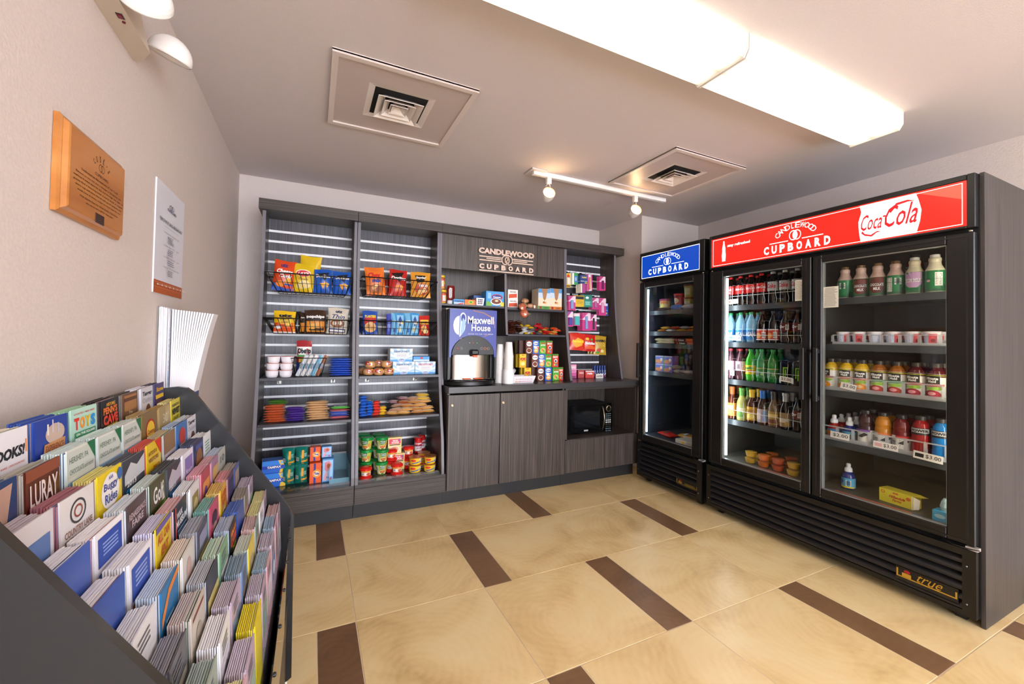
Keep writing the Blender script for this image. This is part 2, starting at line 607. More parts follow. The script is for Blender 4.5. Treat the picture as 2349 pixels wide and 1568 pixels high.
def fluoro(x0, x1, label):
    y0, y1, zb = -1.548, -1.310, 2.367
    cx, cy = (x0+x1)/2, (y0+y1)/2
    t = thing('fluorescent_fixture', (cx, cy, HC), label, 'ceiling light', 'wraparound ceiling fixtures')
    L = (x1-x0)/2 - 0.006; W = (y1-y0)/2; H = HC-zb
    mb = MB()
    prof = [(-W, -0.012), (-W, -H*0.72), (-W+0.016, -H), (W-0.016, -H), (W, -H*0.72), (W, -0.012)]
    vs = [(-L, a, b) for a, b in prof] + [(L, a, b) for a, b in prof]
    n = len(prof)
    mb.add(vs, [(i+1, i, n+i, n+i+1) for i in range(n-1)], M_LENS)
    mb.build('prismatic_lens', t)
    mb = MB()
    mb.box(-L, L, -W*0.45, W*0.45, -0.02, 0.0, M_WHT)
    mb.build('housing', t)
    for s in (-1, 1):
        mb = MB()
        p2 = [(-W-0.004, 0.0), (-W-0.004, -H*0.74), (-W+0.012, -H-0.006), (W-0.012, -H-0.006), (W+0.004, -H*0.74), (W+0.004, 0.0)]
        mb.prism(p2, 0, s*L if s > 0 else -L-0.006, L+0.006 if s > 0 else -L, mat('f1ece2', 0.4))
        mb.build('end_cap', t)
fluoro(0.222, 1.424, 'glowing wraparound ceiling fixture cut by the top of the photo')
fluoro(1.430, 2.625, 'glowing wraparound ceiling fixture nearer the glass-door coolers')

# track with two spotlights
t = thing('light_track', (1.943, -0.023, HC), 'white ceiling track bar holding two small lit spotlights', 'track light')
mb = MB(); mb.cbox(1.318, 2.568, -0.040, -0.006, HC-0.032, HC, mat('f0eeec', 0.35), 0.003); mb.build('rail', t, world=True)
mb = MB(); mb.cbox(1.290, 1.410, -0.070, 0.050, HC-0.010, HC, mat('d6cfca', 0.4), 0.002); mb.build('junction_plate', t, world=True)
def spot():
    r = thing('track_spotlight', (0, 0, 0), '', '')
    mb = MB(); mb.cbox(-0.018, 0.018, -0.015, 0.015, -0.045, 0.0, M_WHT, 0.003); mb.build('adapter', r)
    mb = MB()
    mb.tube([(0.006, 0, -0.045), (0.020, 0.008, -0.062), (0.026, 0.012, -0.085), (0.016, 0.014, -0.10)], 0.0035, M_WHT, 8)
    mb.tube([(-0.006, 0, -0.045), (-0.020, 0.006, -0.060), (-0.006, 0.010, -0.066), (-0.018, 0.012, -0.080), (-0.010, 0.014, -0.10)], 0.0025, M_WHT, 6)
    mb.build('gimbal_arm', r)
    A = Matrix.Translation((0.0, 0.0, -0.118)) @ Euler((R(72), 0, R(-14)), 'XYZ').to_matrix().to_4x4()
    mb = MB()
    mb.lathe([(0.014, -0.060), (0.030, -0.052), (0.040, -0.030), (0.046, 0.0), (0.047, 0.022), (0.043, 0.022), (0.040, 0.006)], 28, [M_WHT]*4 + [mat('c8803a', 0.35)]*2, A, cap=False)
    mb.lathe([(0.0, -0.060), (0.014, -0.060)], 28, M_WHT, A, cap=False)
    mb.build('lamp_head', r)
    mb = MB()
    mb.lathe([(0.0405, 0.004), (0.030, 0.012), (0.0, 0.016)], 28, mat('ffd9a0', 0.4, emit=SPOT_GLOW), A)
    mb.build('bulb', r)
    return r
place('spot', spot, (1.447, -0.023, HC-0.032), 'lit white spotlight at the left end of ceiling track', 'spotlight', 'track spotlights')
place('spot', spot, (2.250, -0.023, HC-0.032), 'lit white spotlight at the right end of ceiling track', 'spotlight', 'track spotlights')

# ================================================================ LEFT WALL
def wf(x):   # flat mapping on the left wall, facing +x; u -> y, v -> z
    return lambda u, v, e=0.0006: (x+e, u, v)
t = thing('wooden_plaque', (XL, -1.17, 1.636), 'varnished wooden plaque engraved COOK\'S CUPBOARD on the left wall', 'plaque')
mb = MB()
mwd = wood('varnished_maple', 1, [(0.3, 'a8662c'), (0.5, 'bb7a3c'), (0.7, 'c98a4a')], rough=0.3, fine=30, length=3)
py0, py1, pz0, pz1 = -1.332, -1.006, 1.528, 1.745
vs = []
for d, x in ((0.0, 0.001), (0.0, 0.010), (0.006, 0.014), (0.008, 0.014), (0.014, 0.022), (0.018, 0.024)):
    vs += [(XL+x, py0+d, pz0+d), (XL+x, py1-d, pz0+d), (XL+x, py1-d, pz1-d), (XL+x, py0+d, pz1-d)]
fs = [(k*4+q, k*4+(q+1)%4, (k+1)*4+(q+1)%4, (k+1)*4+q) for k in range(5) for q in range(4)] + [(20, 21, 22, 23)]
mb.add(vs, fs, mwd)
mb.build('board', t, world=True)
mb = MB()
fn = wf(XL+0.024)
ink = mat('4a2510', 0.6)
word = "COOK'S"
for i, ch in enumerate(word):
    a = R(62 - 124*i/5)
    cy_, cz_ = -1.165 - 0.045*math.sin(a)*1.0, 1.672 + 0.030*math.cos(a)
    h = 0.0085
    vs, fs = text_mesh(ch, 0.02, 0)
    ww = h*0.75 if ch != "'" else h*0.25
    hh = h if ch != "'" else h*.4
    mb.add([fn(cy_ + ww*(u-.5)*math.cos(a) - 2*hh*(v-.5)*math.sin(a)*0 + (2*hh*(v-.5))*(-math.sin(a))*0.8, cz_ + 2*hh*(v-.5)*math.cos(a) + ww*(u-.5)*math.sin(a)*1.0) for u, v in vs], fs, ink)
decals(mb, [('o', -1.170, 1.680, 0.010, 0.010, 0.16, ink), ('o', -1.160, 1.680, 0.010, 0.010, 0.16, ink)], lambda u, v, e: (XL+0.024+e, u, v))
for s_, a, b, z, h in (('CUPBOARD', -1.200, -1.125, 1.659, 0.007), ('Dedicated to the memory of our Cook', -1.265, -1.065, 1.645, 0.0075),
                    ('Because no one was ever a stranger in the kitchen, this', -1.290, -1.045, 1.634, 0.006), ('cupboard stays open by day and through the night, so', -1.300, -1.030, 1.624, 0.006),
                    ('guests find a morning meal, a warm drink or supper,', -1.300, -1.030, 1.614, 0.006), ('every cup and plate shared with good company and', -1.290, -1.040, 1.604, 0.006),
                    ('much love in every recipe we have kept for you', -1.280, -1.045, 1.594, 0.006), ('With thanks from the whole family of the house', -1.270, -1.060, 1.582, 0.006), ('who ate so very well for many years', -1.240, -1.090, 1.572, 0.006)):
    mb.text(s_, a, b, z-h/2, z+h/2, ink, fn, 0.01)
mb.box(XL+0.0245, XL+0.026, -1.190, -1.145, 1.538, 1.562, mat('3a2012', 0.4))
mb.build('engraving', t, world=True)

t = thing('breakfast_sign', (XL, -0.51, 1.41), 'tall white BROWN BAG BREAKFAST menu sign with orange foot', 'sign')
mb = MB()
sy0, sy1, sz0, sz1 = -0.688, -0.338, 1.408, 1.822
mb.box(XL+0.0005, XL+0.005, sy0, sy1, sz0, sz1, mat('dfe0ea', 0.4))
mb.build('board', t, world=True)
mb = MB()
fs_ = lambda u, v, e=0.0005: (XL+0.005+e, sy0+(sy1-sy0)*u, sz0+(sz1-sz0)*v)
nav = mat('1e2a52', 0.6); gr = mat('5a5a66', 0.6); dk = mat('2a2630', 0.6)
spec = [('r', 0, 1, 0, 0.115, 'b5561f'), ('r', 0, 1, 0.052, 0.056, 'd98a55'), ('r', 0, 1, 0.094, 0.098, 'd98a55'),
        ('o', .47, .835, .05, .022, .2, nav), ('o', .53, .835, .05, .022, .2, nav), ('t', 'CUPBOARD', .34, .66, .785, .808, nav, 0.02),
        ('t', '"BROWN" BAG BREAKFAST', .10, .90, .655, .685, dk, 0.01), ('r', .25, .75, .622, .624, gr),
        ('t', '1. CANDLEWOOD CONTINENTAL  $3.75', .22, .78, .560, .575, dk), ('l', .36, .60, .475, .55, 5, '8a8a98'),
        ('t', '2. SOME LIKE IT HOT      $2.75', .22, .78, .44, .455, dk), ('l', .36, .60, .365, .43, 4, '8a8a98'),
        ('t', '3. COUNTRY CUPBOARD      $3.50', .22, .78, .335, .35, '6a2a2a'), ('l', .36, .62, .27, .325, 3, '8a8a98'),
        ('t', '4. JUST SAY NO TO LUNCH  $3.50', .22, .78, .24, .255, dk), ('l', .36, .60, .17, .23, 4, '8a8a98')]
for i in range(8):
    x = .06 + .125*i
    spec.append(('e', x, .075, .028, .008, 'ecd9c8')); spec.append(('r', x+.05, x+.075, .070, .080, 'ecd9c8'))
decals(mb, spec, fs_)
mb.build('printing', t, world=True)

# emergency light
t = thing('emergency_light', (XL, -1.10, 2.10), 'beige twin-head emergency light high on the left wall', 'emergency light')
mb = MB(); me_ = mat('c8b9a8', 0.45)
# body: bottom at 2.104, tapering front
vs = [(XL, -1.30, 2.104), (XL, -0.918, 2.104), (-0.548, -0.925, 2.104), (-0.512, -0.985, 2.104), (-0.512, -1.30, 2.104),
      (XL, -1.30, 2.26), (XL, -0.918, 2.26), (-0.560, -0.925, 2.26), (-0.545, -0.985, 2.26), (-0.545, -1.30, 2.26)]
mb.add(vs, [(0,4,3,2,1), (5,6,7,8,9), (0,1,6,5), (1,2,7,6), (2,3,8,7), (3,4,9,8), (4,0,5,9)], me_)
mb.build('housing', t, world=True)
mb = MB()
mb.box(-0.538, -0.524, -1.150, -1.128, 2.1025, 2.1042, mat('2a1010', 0.3))
mb.box(-0.535, -0.527, -1.146, -1.132, 2.1015, 2.1030, mat('8a1030', 0.3))
mb.build('indicator', t, world=True)
mb = MB(); mb.lathe([(0, 0), (0.004, 0.0), (0.004, 0.003)], 12, mat('6a0c22', 0.3), Matrix.Translation((-0.531, -1.115, 2.1015)))
mb.build('test_button', t, world=True)
def head(loc, rot):
    A = Matrix.Translation(loc) @ Euler(rot, 'XYZ').to_matrix().to_4x4()
    mb = MB()
    prof = [(0.058, 0.0)] + [(0.060*math.cos(R(a)), 0.004+0.062*math.sin(R(a))) for a in range(0, 91, 10)]
    mb.lathe(prof, 28, mat('f2f0ee', 0.35), A, cap=False)
    h = mb.build('lamp_head', t, world=True)
    mb = MB()
    mb.lathe([(0.0, 0.006), (0.02, 0.004), (0.04, 0.001), (0.056, 0.0005)], 28, mat('f7f7f5', 0.2), A, cap=False)
    mb.build('lamp_lens', h)
    h2 = h.children[0]; h2.data.transform(Matrix.Translation(-Vector(t.location)))
head((-0.492, -0.885, 2.158), (R(14), R(18), 0))
head((-0.470, -1.175, 2.138), (R(60), R(30), 0))

# stack of long paper bags in a wall holder
t = thing('bag_dispenser', (XL, -0.585, 1.05), 'white wall holder stuffed with long white CUPBOARD BAGS sacks', 'bag holder')
mb = MB()
mb.box(XL+0.0005, XL+0.004, -0.625, -0.50, 1.00, 1.36, mat('8a8480', 0.5))
mb.build('back_plate', t, world=True)
mb = MB()
rr = random.Random(5)
for i in range(7):   # flat bags against the near edge, seen on their edges
    x = XL + 0.005 + i*0.0035
    mb.box(x, x+0.0028, -0.618+rr.uniform(-.002, .002), -0.500, 1.01, 1.357+rr.uniform(-.003, .003), mat('eceaf0', 0.6))
mb.build('flat_bags', t, world=True)
mb = MB()
mb.box(XL+0.0305, XL+0.033, -0.610, -0.592, 1.02, 1.352, mat('dfe4ee', 0.5))
mb.box(XL+0.0332, XL+0.0336, -0.609, -0.595, 1.02, 1.12, mat('a9c2e2', 0.5))
for i, ch in enumerate('CUPBOARD BAGS'):
    z = 1.275 - i*0.0205
    if ch != ' ':
        mb.text(ch, -0.606, -0.598, z-0.006, z+0.006, mat('6a7fb0', 0.6), wf(XL+0.0335))
mb.build('printed_bag', t, world=True)
mb = MB()
for i in range(16):  # curling bags fanned out towards the room
    f = i/15
    pts = []
    for k in range(11):
        q = k/10
        z = 1.352 - 0.012*f - q*(0.34 + 0.035*math.sin(f*3)) 
        bow = (1-q)**2.2 * 0.050*f + 0.010*math.sin(q*PI)*f
        x = XL + 0.036 + f*0.074 + bow - 0.012*q*f
        pts.append((x, z))
    y0 = -0.585 + 0.010*f; y1 = -0.500 + 0.012*f
    mw = mat('f0eff3', 0.55)
    vs = [(x, y0, z) for x, z in pts] + [(x, y1, z) for x, z in pts]
    n = len(pts)
    mb.add(vs, [(j, j+1, n+j+1, n+j) for j in range(n-2)], mw, True)
    # second skin to give the sack thickness
    vs2 = [(x+0.0052, a, b) for x, a, b in vs]
    mb.add(vs2, [(j+1, j, n+j, n+j+1) for j in range(n-2)], mw, True)
    mb.add([vs[0], vs2[0], vs2[n], vs[n]], [(0,1,2,3)], mw)
    ed = [(j, j+1, 2*n+j+1, 2*n+j) for j in range(n-2)]
    mb.add(vs+vs2, ed, mw, True)
    xb, zb = pts[-2]
    bl = mat('1d3f86', 0.5)
    mb.box(xb-0.0002, xb+0.0054, y0-0.0004, y1, zb-0.030, zb, bl)
    mb.box(xb, xb+0.0050, y0, y1, zb-0.045, zb-0.030, mw)
mb.build('curled_bags', t, world=True)
# ================================================================ DISPLAY WALL
SY = 0.885            # face of the slatwall
FT = 0.665            # front edge of the side panels at the top
CRZ0, CRZ1 = 2.098, 2.168
PANEL = [(0.05, 0.46), (0.30, 0.415), (0.50, 0.440), (0.67, 0.485), (0.90, 0.535), (1.12, 0.580), (1.33, 0.615), (1.60, 0.648), (1.80, 0.662), (2.098, 0.665)]
def side_panel(parent, x0, x1, zlow=0.25):
    mb = MB()
    pts = [(y, z) for z, y in PANEL if z >= zlow]
    pts = [(max(0.415, 0.415), zlow)] + pts if zlow < 0.3 else [(0.53, zlow)] + pts
    out = pts + [(YB-0.003, CRZ0), (YB-0.003, zlow)]
    mb.prism(out, 0, x0, x1, WV, edge=M_EDGE)
    return mb.build('side_panel', parent, world=True)
def slats(parent, x0, x1, zlo, zhi):
    mb = MB()
    mb.box(x0, x1, SY, SY+0.018, zlo, zhi, WBACK)
    o = mb.build('slatwall_panel', parent, world=True)
    mb = MB()
    k = 0
    while True:
        z = 2.011 - 0.0752*k
        k += 1
        if z < zlo+0.02: break
        if z > zhi: continue
        mb.box(x0, x1, SY-0.0028, SY+0.001, z-0.0080, z+0.0080, M_ALU)
    sc = mb.build('slat_channels', o)
    sc.data.transform(Matrix.Translation(-Vector(parent.location)))
def shelf(parent, x0, x1, y0, z1, th=0.019, brk=True, y1=SY-0.003):
    mb = MB()
    mb.cbox(x0, x1, y0, y1, z1-th, z1, mat('3c3b42', 0.35), 0.0015)
    s = mb.build('shelf', parent, world=True)
    if brk:
        for bx in (x0+0.09, x1-0.11):
            mb = MB()
            pts = [(SY-0.004, z1-th-0.001), (SY-0.17, z1-th-0.001), (SY-0.17, z1-th-0.014), (SY-0.012, z1-th-0.055), (SY-0.004, z1-th-0.055)]
            mb.prism(pts, 0, bx, bx+0.004, mat('b9b6b2', 0.3, 0.6))
            mb.box(bx-0.012, bx+0.016, SY-0.006, SY-0.003, z1-th-0.056, z1-th-0.001, mat('c9c5bf', 0.35, 0.4))
            b = mb.build('bracket', s)
            b.data.transform(Matrix.Translation(-Vector(parent.location)))
    return s
def crown(parent, x0, x1):
    mb = MB()
    mb.cbox(x0, x1, 0.622, YB-0.003, CRZ0, CRZ1, WH, 0.001)
    mb.build('crown', parent, world=True)

def display_bay(xl, xr, label):
    # xl, xr: outer faces of the two side panels
    t = thing('slatwall_display', ((xl+xr)/2, 0.75, 0), label, 'display shelf', 'slatwall display units')
    return t
CR = ((-0.395, 0.228), (0.232, 0.858))
bayA = display_bay(-0.375, 0.228, 'leftmost slatwall display unit, snacks above and toiletries at the bottom')
bayB = display_bay(0.232, 0.858, 'second slatwall display unit from the left, soup cups at the bottom')
for t, (xl, xr), (cx0, cx1) in ((bayA, (-0.375, 0.228), CR[0]), (bayB, (0.232, 0.852), (0.230, 0.858))):
    side_panel(t, xl, xl+0.020)
    side_panel(t, xr-0.020, xr)
    slats(t, xl+0.020, xr-0.020, 0.25, CRZ0)
    crown(t, cx0, cx1)
    mb = MB()
    x0b = xl; x1b = xr if t is bayA else 0.866
    mb.cbox(x0b, x1b, 0.42, SY, 0.225, 0.248, WH, 0.001)
    mb.build('deck', t, world=True)
    mb = MB()
    mb.cbox(x0b, x1b, 0.42, 0.438, 0.116, 0.224, WH, 0.001)
    mb.build('front_board', t, world=True)
    mb = MB()
    mb.box(x0b, x1b, 0.490, 0.505, 0.0005, 0.1155, mat('1e1e20', 0.5))
    mb.build('toe_kick', t, world=True)
    shelf(t, xl+0.022, xr-0.022, 0.54, 0.975)
    shelf(t, xl+0.022, xr-0.022, 0.50, 0.682)
# clear acrylic front lip and riser tray on the lowest deck
for t, x0, x1 in ((bayA, -0.350, 0.205), (bayB, 0.255, 0.828)):
    mb = MB()
    mb.box(x0, x1, 0.452, 0.456, 0.249, 0.272, M_ACRYL)
    mb.box(x0, x1, 0.456, 0.70, 0.2490, 0.2515, M_ACRYL)
    mb.build('acrylic_lip', t, world=True)
mb = MB()
tq = mat('8fc3d6', 0.15, alpha=0.45)
mb.box(0.075, 0.205, 0.500, 0.800, 0.2525, 0.255, tq)
mb.box(0.075, 0.0785, 0.500, 0.800, 0.255, 0.375, tq)
mb.box(0.2015, 0.205, 0.500, 0.800, 0.255, 0.375, tq)
mb.box(0.0785, 0.2015, 0.796, 0.800, 0.255, 0.375, tq)
mb.box(0.0785, 0.2015, 0.500, 0.504, 0.255, 0.285, tq)
tag(mb.build('acrylic_bin'), 'empty pale blue clear plastic bin on the lowest deck, left unit', 'bin')

# centre hutch with header, divider, shelves and a narrow slatwall bay on the right
hut = thing('hutch_unit', (1.74, 0.75, 0.892), 'dark wood hutch over the counter with CANDLEWOOD CUPBOARD header', 'shelving')
XH0, XH1, XD, XS, XE = 0.854, 2.630, 1.437, 2.030, 2.630
CT = 0.892
side_panel(hut, 0.8535, 0.8695, CT+0.001)
side_panel(hut, XS, XS+0.026, CT+0.001)
side_panel(hut, XE-0.020, XE, CT+0.001)
crown(hut, 0.8585, 2.700)
mb = MB(); mb.box(0.870, XS, 0.667, 0.685, 1.820, CRZ0, WV); hp = mb.build('header_panel', hut, world=True)
mb = MB(); mb.box(0.870, XS, 0.905, 0.920, CT+0.001, CRZ0-0.25+0.2, WV); mb.build('back_panel', hut, world=True)
mb = MB()
pts = [(y+0.004, z) for z, y in PANEL if 0.9 < z < 1.82]
out = [(0.612, CT+0.40)] + [p for p in pts if p[1] > 1.3] + [(0.669, 1.819), (0.904, 1.819), (0.904, CT+0.40)]
mb.prism(out, 0, XD-0.010, XD+0.010, WV, edge=M_EDGE)
mb.build('divider', hut, world=True)
shelf(hut, 0.870, XD-0.011, 0.650, 1.532, 0.016, False, 0.904)
shelf(hut, XD+0.011, XS-0.001, 0.650, 1.530, 0.020, False, 0.904)
shelf(hut, XD+0.011, XS-0.001, 0.620, 1.300, 0.018, False, 0.904)
slats(hut, XS+0.026, XE-0.020, CT+0.001, CRZ0)
# wall sign letters on the header
lt = thing('cupboard_wall_sign', (1.445, 0.667, 1.93), 'cream raised CANDLEWOOD CUPBOARD lettering on the hutch header', 'sign')
cream = mat('d9bfae', 0.45)
def raised(name, s, x0, x1, z0, z1, bold=0.055):
    mb = MB()
    vs, fs = text_mesh(s, bold, 0, 2)
    pts = [(x0+(x1-x0)*u, z0+(z1-z0)*v) for u, v in vs]
    n = len(pts)
    mb.add([(x, 0.652, z) for x, z in pts], fs, cream)
    # rim: boundary edges joined back to the panel
    cnt = {}
    for f in fs:
        for i in range(len(f)):
            a, b = f[i], f[(i+1) % len(f)]
            ra, rb = (round(pts[a][0], 5), round(pts[a][1], 5)), (round(pts[b][0], 5), round(pts[b][1], 5))
            cnt.setdefault(frozenset((ra, rb)), []).append((a, b))
    for k, e in cnt.items():
        if len(e) == 1 and len(k) == 2:
            a, b = e[0]
            (xa, za), (xb, zb) = pts[a], pts[b]
            mb.add([(xa, 0.652, za), (xb, 0.652, zb), (xb, 0.6668, zb), (xa, 0.6668, za)], [(1, 0, 3, 2)], mat('54463e', 0.5))
    mb.build(name, lt, world=True)
raised('upper_word', 'CANDLEWOOD', 1.180, 1.707, 1.970, 2.020, 0.06)
x = 1.187
for i, ch in enumerate('CUPBOARD'):
    raised('letter', ch, x, x+0.045, 1.842, 1.886, 0.07)
    x += 0.0672
mb = MB()
for (a, b, z, hh) in ((1.187, 1.392, 1.947, .0045), (1.250, 1.385, 1.9325, .004), (1.187, 1.392, 1.916, .0045),
                     (1.497, 1.697, 1.947, .0045), (1.505, 1.640, 1.9325, .004), (1.497, 1.697, 1.916, .0045), (1.187, 1.704, 1.829, .0045)):
    mb.box(a, b, 0.652, 0.6668, z-hh, z+hh, cream)
mb.build('rule', lt, world=True)
mb = MB()
for cx in (1.427, 1.459):
    n = 32
    vs = []
    for r_, y in ((0.038, 0.650), (0.030, 0.650), (0.030, 0.6665), (0.038, 0.6665)):
        vs += [(cx+r_*math.cos(2*PI*i/n), y, 1.932+r_*math.sin(2*PI*i/n)*1.12) for i in range(n)]
    fs = []
    for k in range(4):
        q = (k+1) % 4
        fs += [(k*n+i, q*n+i, q*n+(i+1)%n, k*n+(i+1)%n) for i in range(n)]
    mb.add(vs, fs, cream)
mb.tube([(1.447, 0.653, 1.906), (1.437, 0.653, 1.922), (1.449, 0.653, 1.938), (1.441, 0.653, 1.956)], 0.0055, cream, 8)
mb.build('ring_emblem', lt, world=True)

# worktop and base cabinets
ct = MB(); ct.cbox(0.868, 2.7335, 0.400, 0.904, 0.843, CT, mat('3b3a3b', 0.28), 0.003)
tag(ct.build('countertop'), 'long charcoal counter top carrying the coffee machine and cups', 'counter')
cb = thing('base_cabinet', (1.39, 0.66, 0), 'dark wood two-door base cabinet under the coffee machine', 'cabinet')
mb = MB()
mb.box(0.874, 0.892, 0.440, 0.90, 0.1165, 0.842, WV)
mb.box(1.892, 1.910, 0.440, 0.90, 0.1165, 0.842, WV)
mb.box(0.892, 1.892, 0.885, 0.90, 0.1165, 0.842, WV)
mb.box(0.892, 1.892, 0.440, 0.885, 0.1165, 0.134, WV)
mb.build('carcass', cb, world=True)
mb = MB(); mb.box(0.867, 1.911, 0.490, 0.505, 0.0005, 0.116, mat('1e1e20', 0.5)); mb.build('toe_kick', cb, world=True)
for x0, x1, kx in ((0.876, 1.297, 0.905), (1.302, 1.912, 1.325)):
    mb = MB(); mb.cbox(x0, x1, 0.420, 0.438, 0.117, 0.828, WV, 0.001)
    d = mb.build('door', cb, world=True)
    mb = MB()
    A = Matrix.Translation((kx, 0.4195, 0.753)) @ Matrix.Rotation(R(90), 4, 'X')
    br = mat('cdb48a', 0.25, 0.8)
    mb.lathe([(0.0105, 0.0), (0.0105, 0.003), (0.008, 0.004), (0.006, 0.0035), (0, 0.0035)], 20, br, A)
    mb.box(kx-0.0008, kx+0.0008, 0.4155, 0.4162, 0.748, 0.758, mat('2a2118', 0.5))
    k = mb.build('lock', d)
    k.data.transform(Matrix.Translation(-Vector(cb.location)))
nc = thing('niche_cabinet', (2.31, 0.66, 0), 'dark wood base cabinet with open niche for the black microwave', 'cabinet')
mb = MB()
mb.box(1.913, 1.931, 0.422, 0.90, 0.395, 0.842, WV)
mb.box(2.678, 2.700, 0.422, 0.90, 0.395, 0.842, WV)
mb.box(1.913, 2.700, 0.422, 0.885, 0.386, 0.404, WH)
mb.box(1.931, 2.678, 0.870, 0.885, 0.404, 0.842, WV)
mb.box(1.931, 2.678, 0.430, 0.870, 0.826, 0.842, WH)
mb.box(1.913, 1.931, 0.442, 0.885, 0.117, 0.386, WV)
mb.box(2.682, 2.700, 0.442, 0.885, 0.117, 0.386, WV)
mb.build('carcass', nc, world=True)
for x0, x1 in ((1.915, 2.330), (2.334, 2.722)):
    mb = MB(); mb.cbox(x0, x1, 0.420, 0.438, 0.120, 0.396, WV, 0.001); mb.build('drawer_front', nc, world=True)
mb = MB(); mb.box(1.913, 2.722, 0.490, 0.505, 0.0005, 0.1165, mat('1e1e20', 0.5)); mb.build('toe_kick', nc, world=True)

# ================================================================ COOLERS
XF = 2.656
def louvre_grille(t, y0, y1, nm='grille'):
    # y0 > y1 : far and near edge of the front
    g = MB()
    zt, zb_ = 0.345, 0.045
    mk = M_BLK
    g.box(XF-0.006, XF+0.02, y1, y1+0.045, zb_, zt, mk)
    g.box(XF-0.006, XF+0.02, y0-0.035, y0, zb_, zt, mk)
    g.box(XF-0.006, XF+0.02, y1+0.045, y0-0.035, zt-0.030, zt, mk)
    g.box(XF-0.006, XF+0.02, y1+0.045, y0-0.035, zb_, zb_+0.024, mk)
    n = 6
    hh = (zt-0.030-zb_-0.024)/n
    for i in range(n):
        z0 = zb_+0.024+i*hh
        pts = [(XF-0.004, z0+0.004), (XF-0.004, z0+0.013), (XF+0.024, z0+hh*0.98), (XF+0.030, z0+hh*0.98), (XF+0.030, z0+hh*0.9)]
        g.prism([(a, b) for a, b in pts], 1, y1+0.045, y0-0.035, mat('1b1b1e', 0.33))
    g.box(XF+0.031, XF+0.04, y1+0.045, y0-0.035, zb_, zt, mat('020202', 0.9))
    for yy in (y1+0.030, y0-0.018):
        for zz in (0.10, 0.27):
            g.lathe([(0.0035, 0), (0.0025, 0.0015), (0, 0.002)], 10, mat('9a9a9a', 0.3, 0.6), Matrix.Translation((XF-0.006, yy, zz)) @ Matrix.Rotation(R(-90), 4, 'Y'))
    return g.build(nm, t, world=True)
def door(t, y0, y1, glass_y0, glass_y1, handle_y, gasket, light_side=True):
    # opening in y between y0 (far) and y1 (near)
    mb = MB()
    zt, zb_ = 1.792, 0.364
    gt, gb = 1.748, 0.418
    d0, d1 = XF, XF+0.034
    mb.cbox(d0, d1, glass_y0, y0, zb_, zt, M_BLK, 0.004)
    mb.cbox(d0, d1, y1, glass_y1, zb_, zt, M_BLK, 0.004)
    mb.cbox(d0, d1, glass_y1, glass_y0, gt, zt, M_BLK, 0.004)
    mb.cbox(d0, d1, glass_y1, glass_y0, zb_, gb, M_BLK, 0.004)
    # raised bead around the frame
    b = 0.010
    for a0, a1, c0, c1 in ((y1+0.026, y0-0.026, zt-0.020, zt-0.014), (y1+0.026, y0-0.026, zb_+0.014, zb_+0.020)):
        mb.box(d0-0.003, d0, a0, a1, c0, c1, M_BLKM)
    for a in (y0-0.028, y1+0.022):
        mb.box(d0-0.003, d0, a, a+0.006, zb_+0.014, zt-0.014, M_BLKM)
    d = mb.build('door', t, world=True)
    def sub(mb, nm):
        o = mb.build(nm, d); o.data.transform(Matrix.Translation(-Vector(t.location))); return o
    mb = MB(); mb.box(d0+0.010, d0+0.014, glass_y1, glass_y0, gb, gt, M_GLASS); sub(mb, 'glass_pane')
    mb = MB()
    sg = mat('9fa3a0', 0.3, 0.5)
    for (a, c) in ((glass_y0-0.006, glass_y0), (glass_y1, glass_y1+0.003)):
        mb.box(d0+0.008, d0+0.030, a, c, gb, gt, sg)
    mb.box(d0+0.008, d0+0.030, glass_y1, glass_y0, gt-0.004, gt, sg)
    mb.box(d0+0.008, d0+0.030, glass_y1, glass_y0, gb, gb+0.004, sg)
    sub(mb, 'glass_spacer')
    mb = MB()
    mb.cbox(d0-0.038, d0-0.022, handle_y-0.013, handle_y+0.013, 0.925, 1.242, M_BLKM, 0.004)
    for z in (0.945, 1.222):
        mb.box(d0-0.022, d0, handle_y-0.008, handle_y+0.008, z-0.012, z+0.012, M_BLKM)
    sub(mb, 'handle')
    return d
def cooler_body(t, y0, y1, inner, side_m):
    # cabinet shell, open at the front
    x0, x1 = XF+0.040, XF+0.790
    def bx(nm, *a, m_=M_BLKM):
        mb = MB(); mb.box(*a, m_); return mb.build(nm, t, world=True)
    mb = MB()
    mb.box(x0, x1, y1, y1+0.030, 0.038, 2.062, M_BLKM)
    mb.box(x0, x1, y0-0.030, y0, 0.038, 2.062, M_BLKM)
    mb.box(x0, x1, y1+0.030, y0-0.030, 1.800, 2.062, M_BLKM)
    mb.box(x0, x1, y1+0.030, y0-0.030, 0.038, 0.400, M_BLKM)
    mb.box(x1-0.030, x1, y1+0.030, y0-0.030, 0.400, 1.800, M_BLKM)
    # inner skin
    im = inner
    mb.box(x0, x1-0.034, y1+0.031, y1+0.034, 0.401, 1.799, im)
    mb.box(x0, x1-0.034, y0-0.034, y0-0.031, 0.401, 1.799, im)
    mb.box(x1-0.034, x1-0.031, y1+0.034, y0-0.034, 0.401, 1.799, im)
    mb.box(x0, x1-0.034, y1+0.034, y0-0.034, 0.401, 0.418, im)
    mb.box(x0, x1-0.034, y1+0.034, y0-0.034, 1.790, 1.799, im)
    mb.build('cabinet', t, world=True)
    for fx in (x0+0.02, x1-0.07):
        for fy in (y1+0.05, y0-0.09):
            mb = MB(); mb.box(fx, fx+0.03, fy, fy+0.04, 0.0005, 0.038, M_BLKM); mb.build('foot', t, world=True)
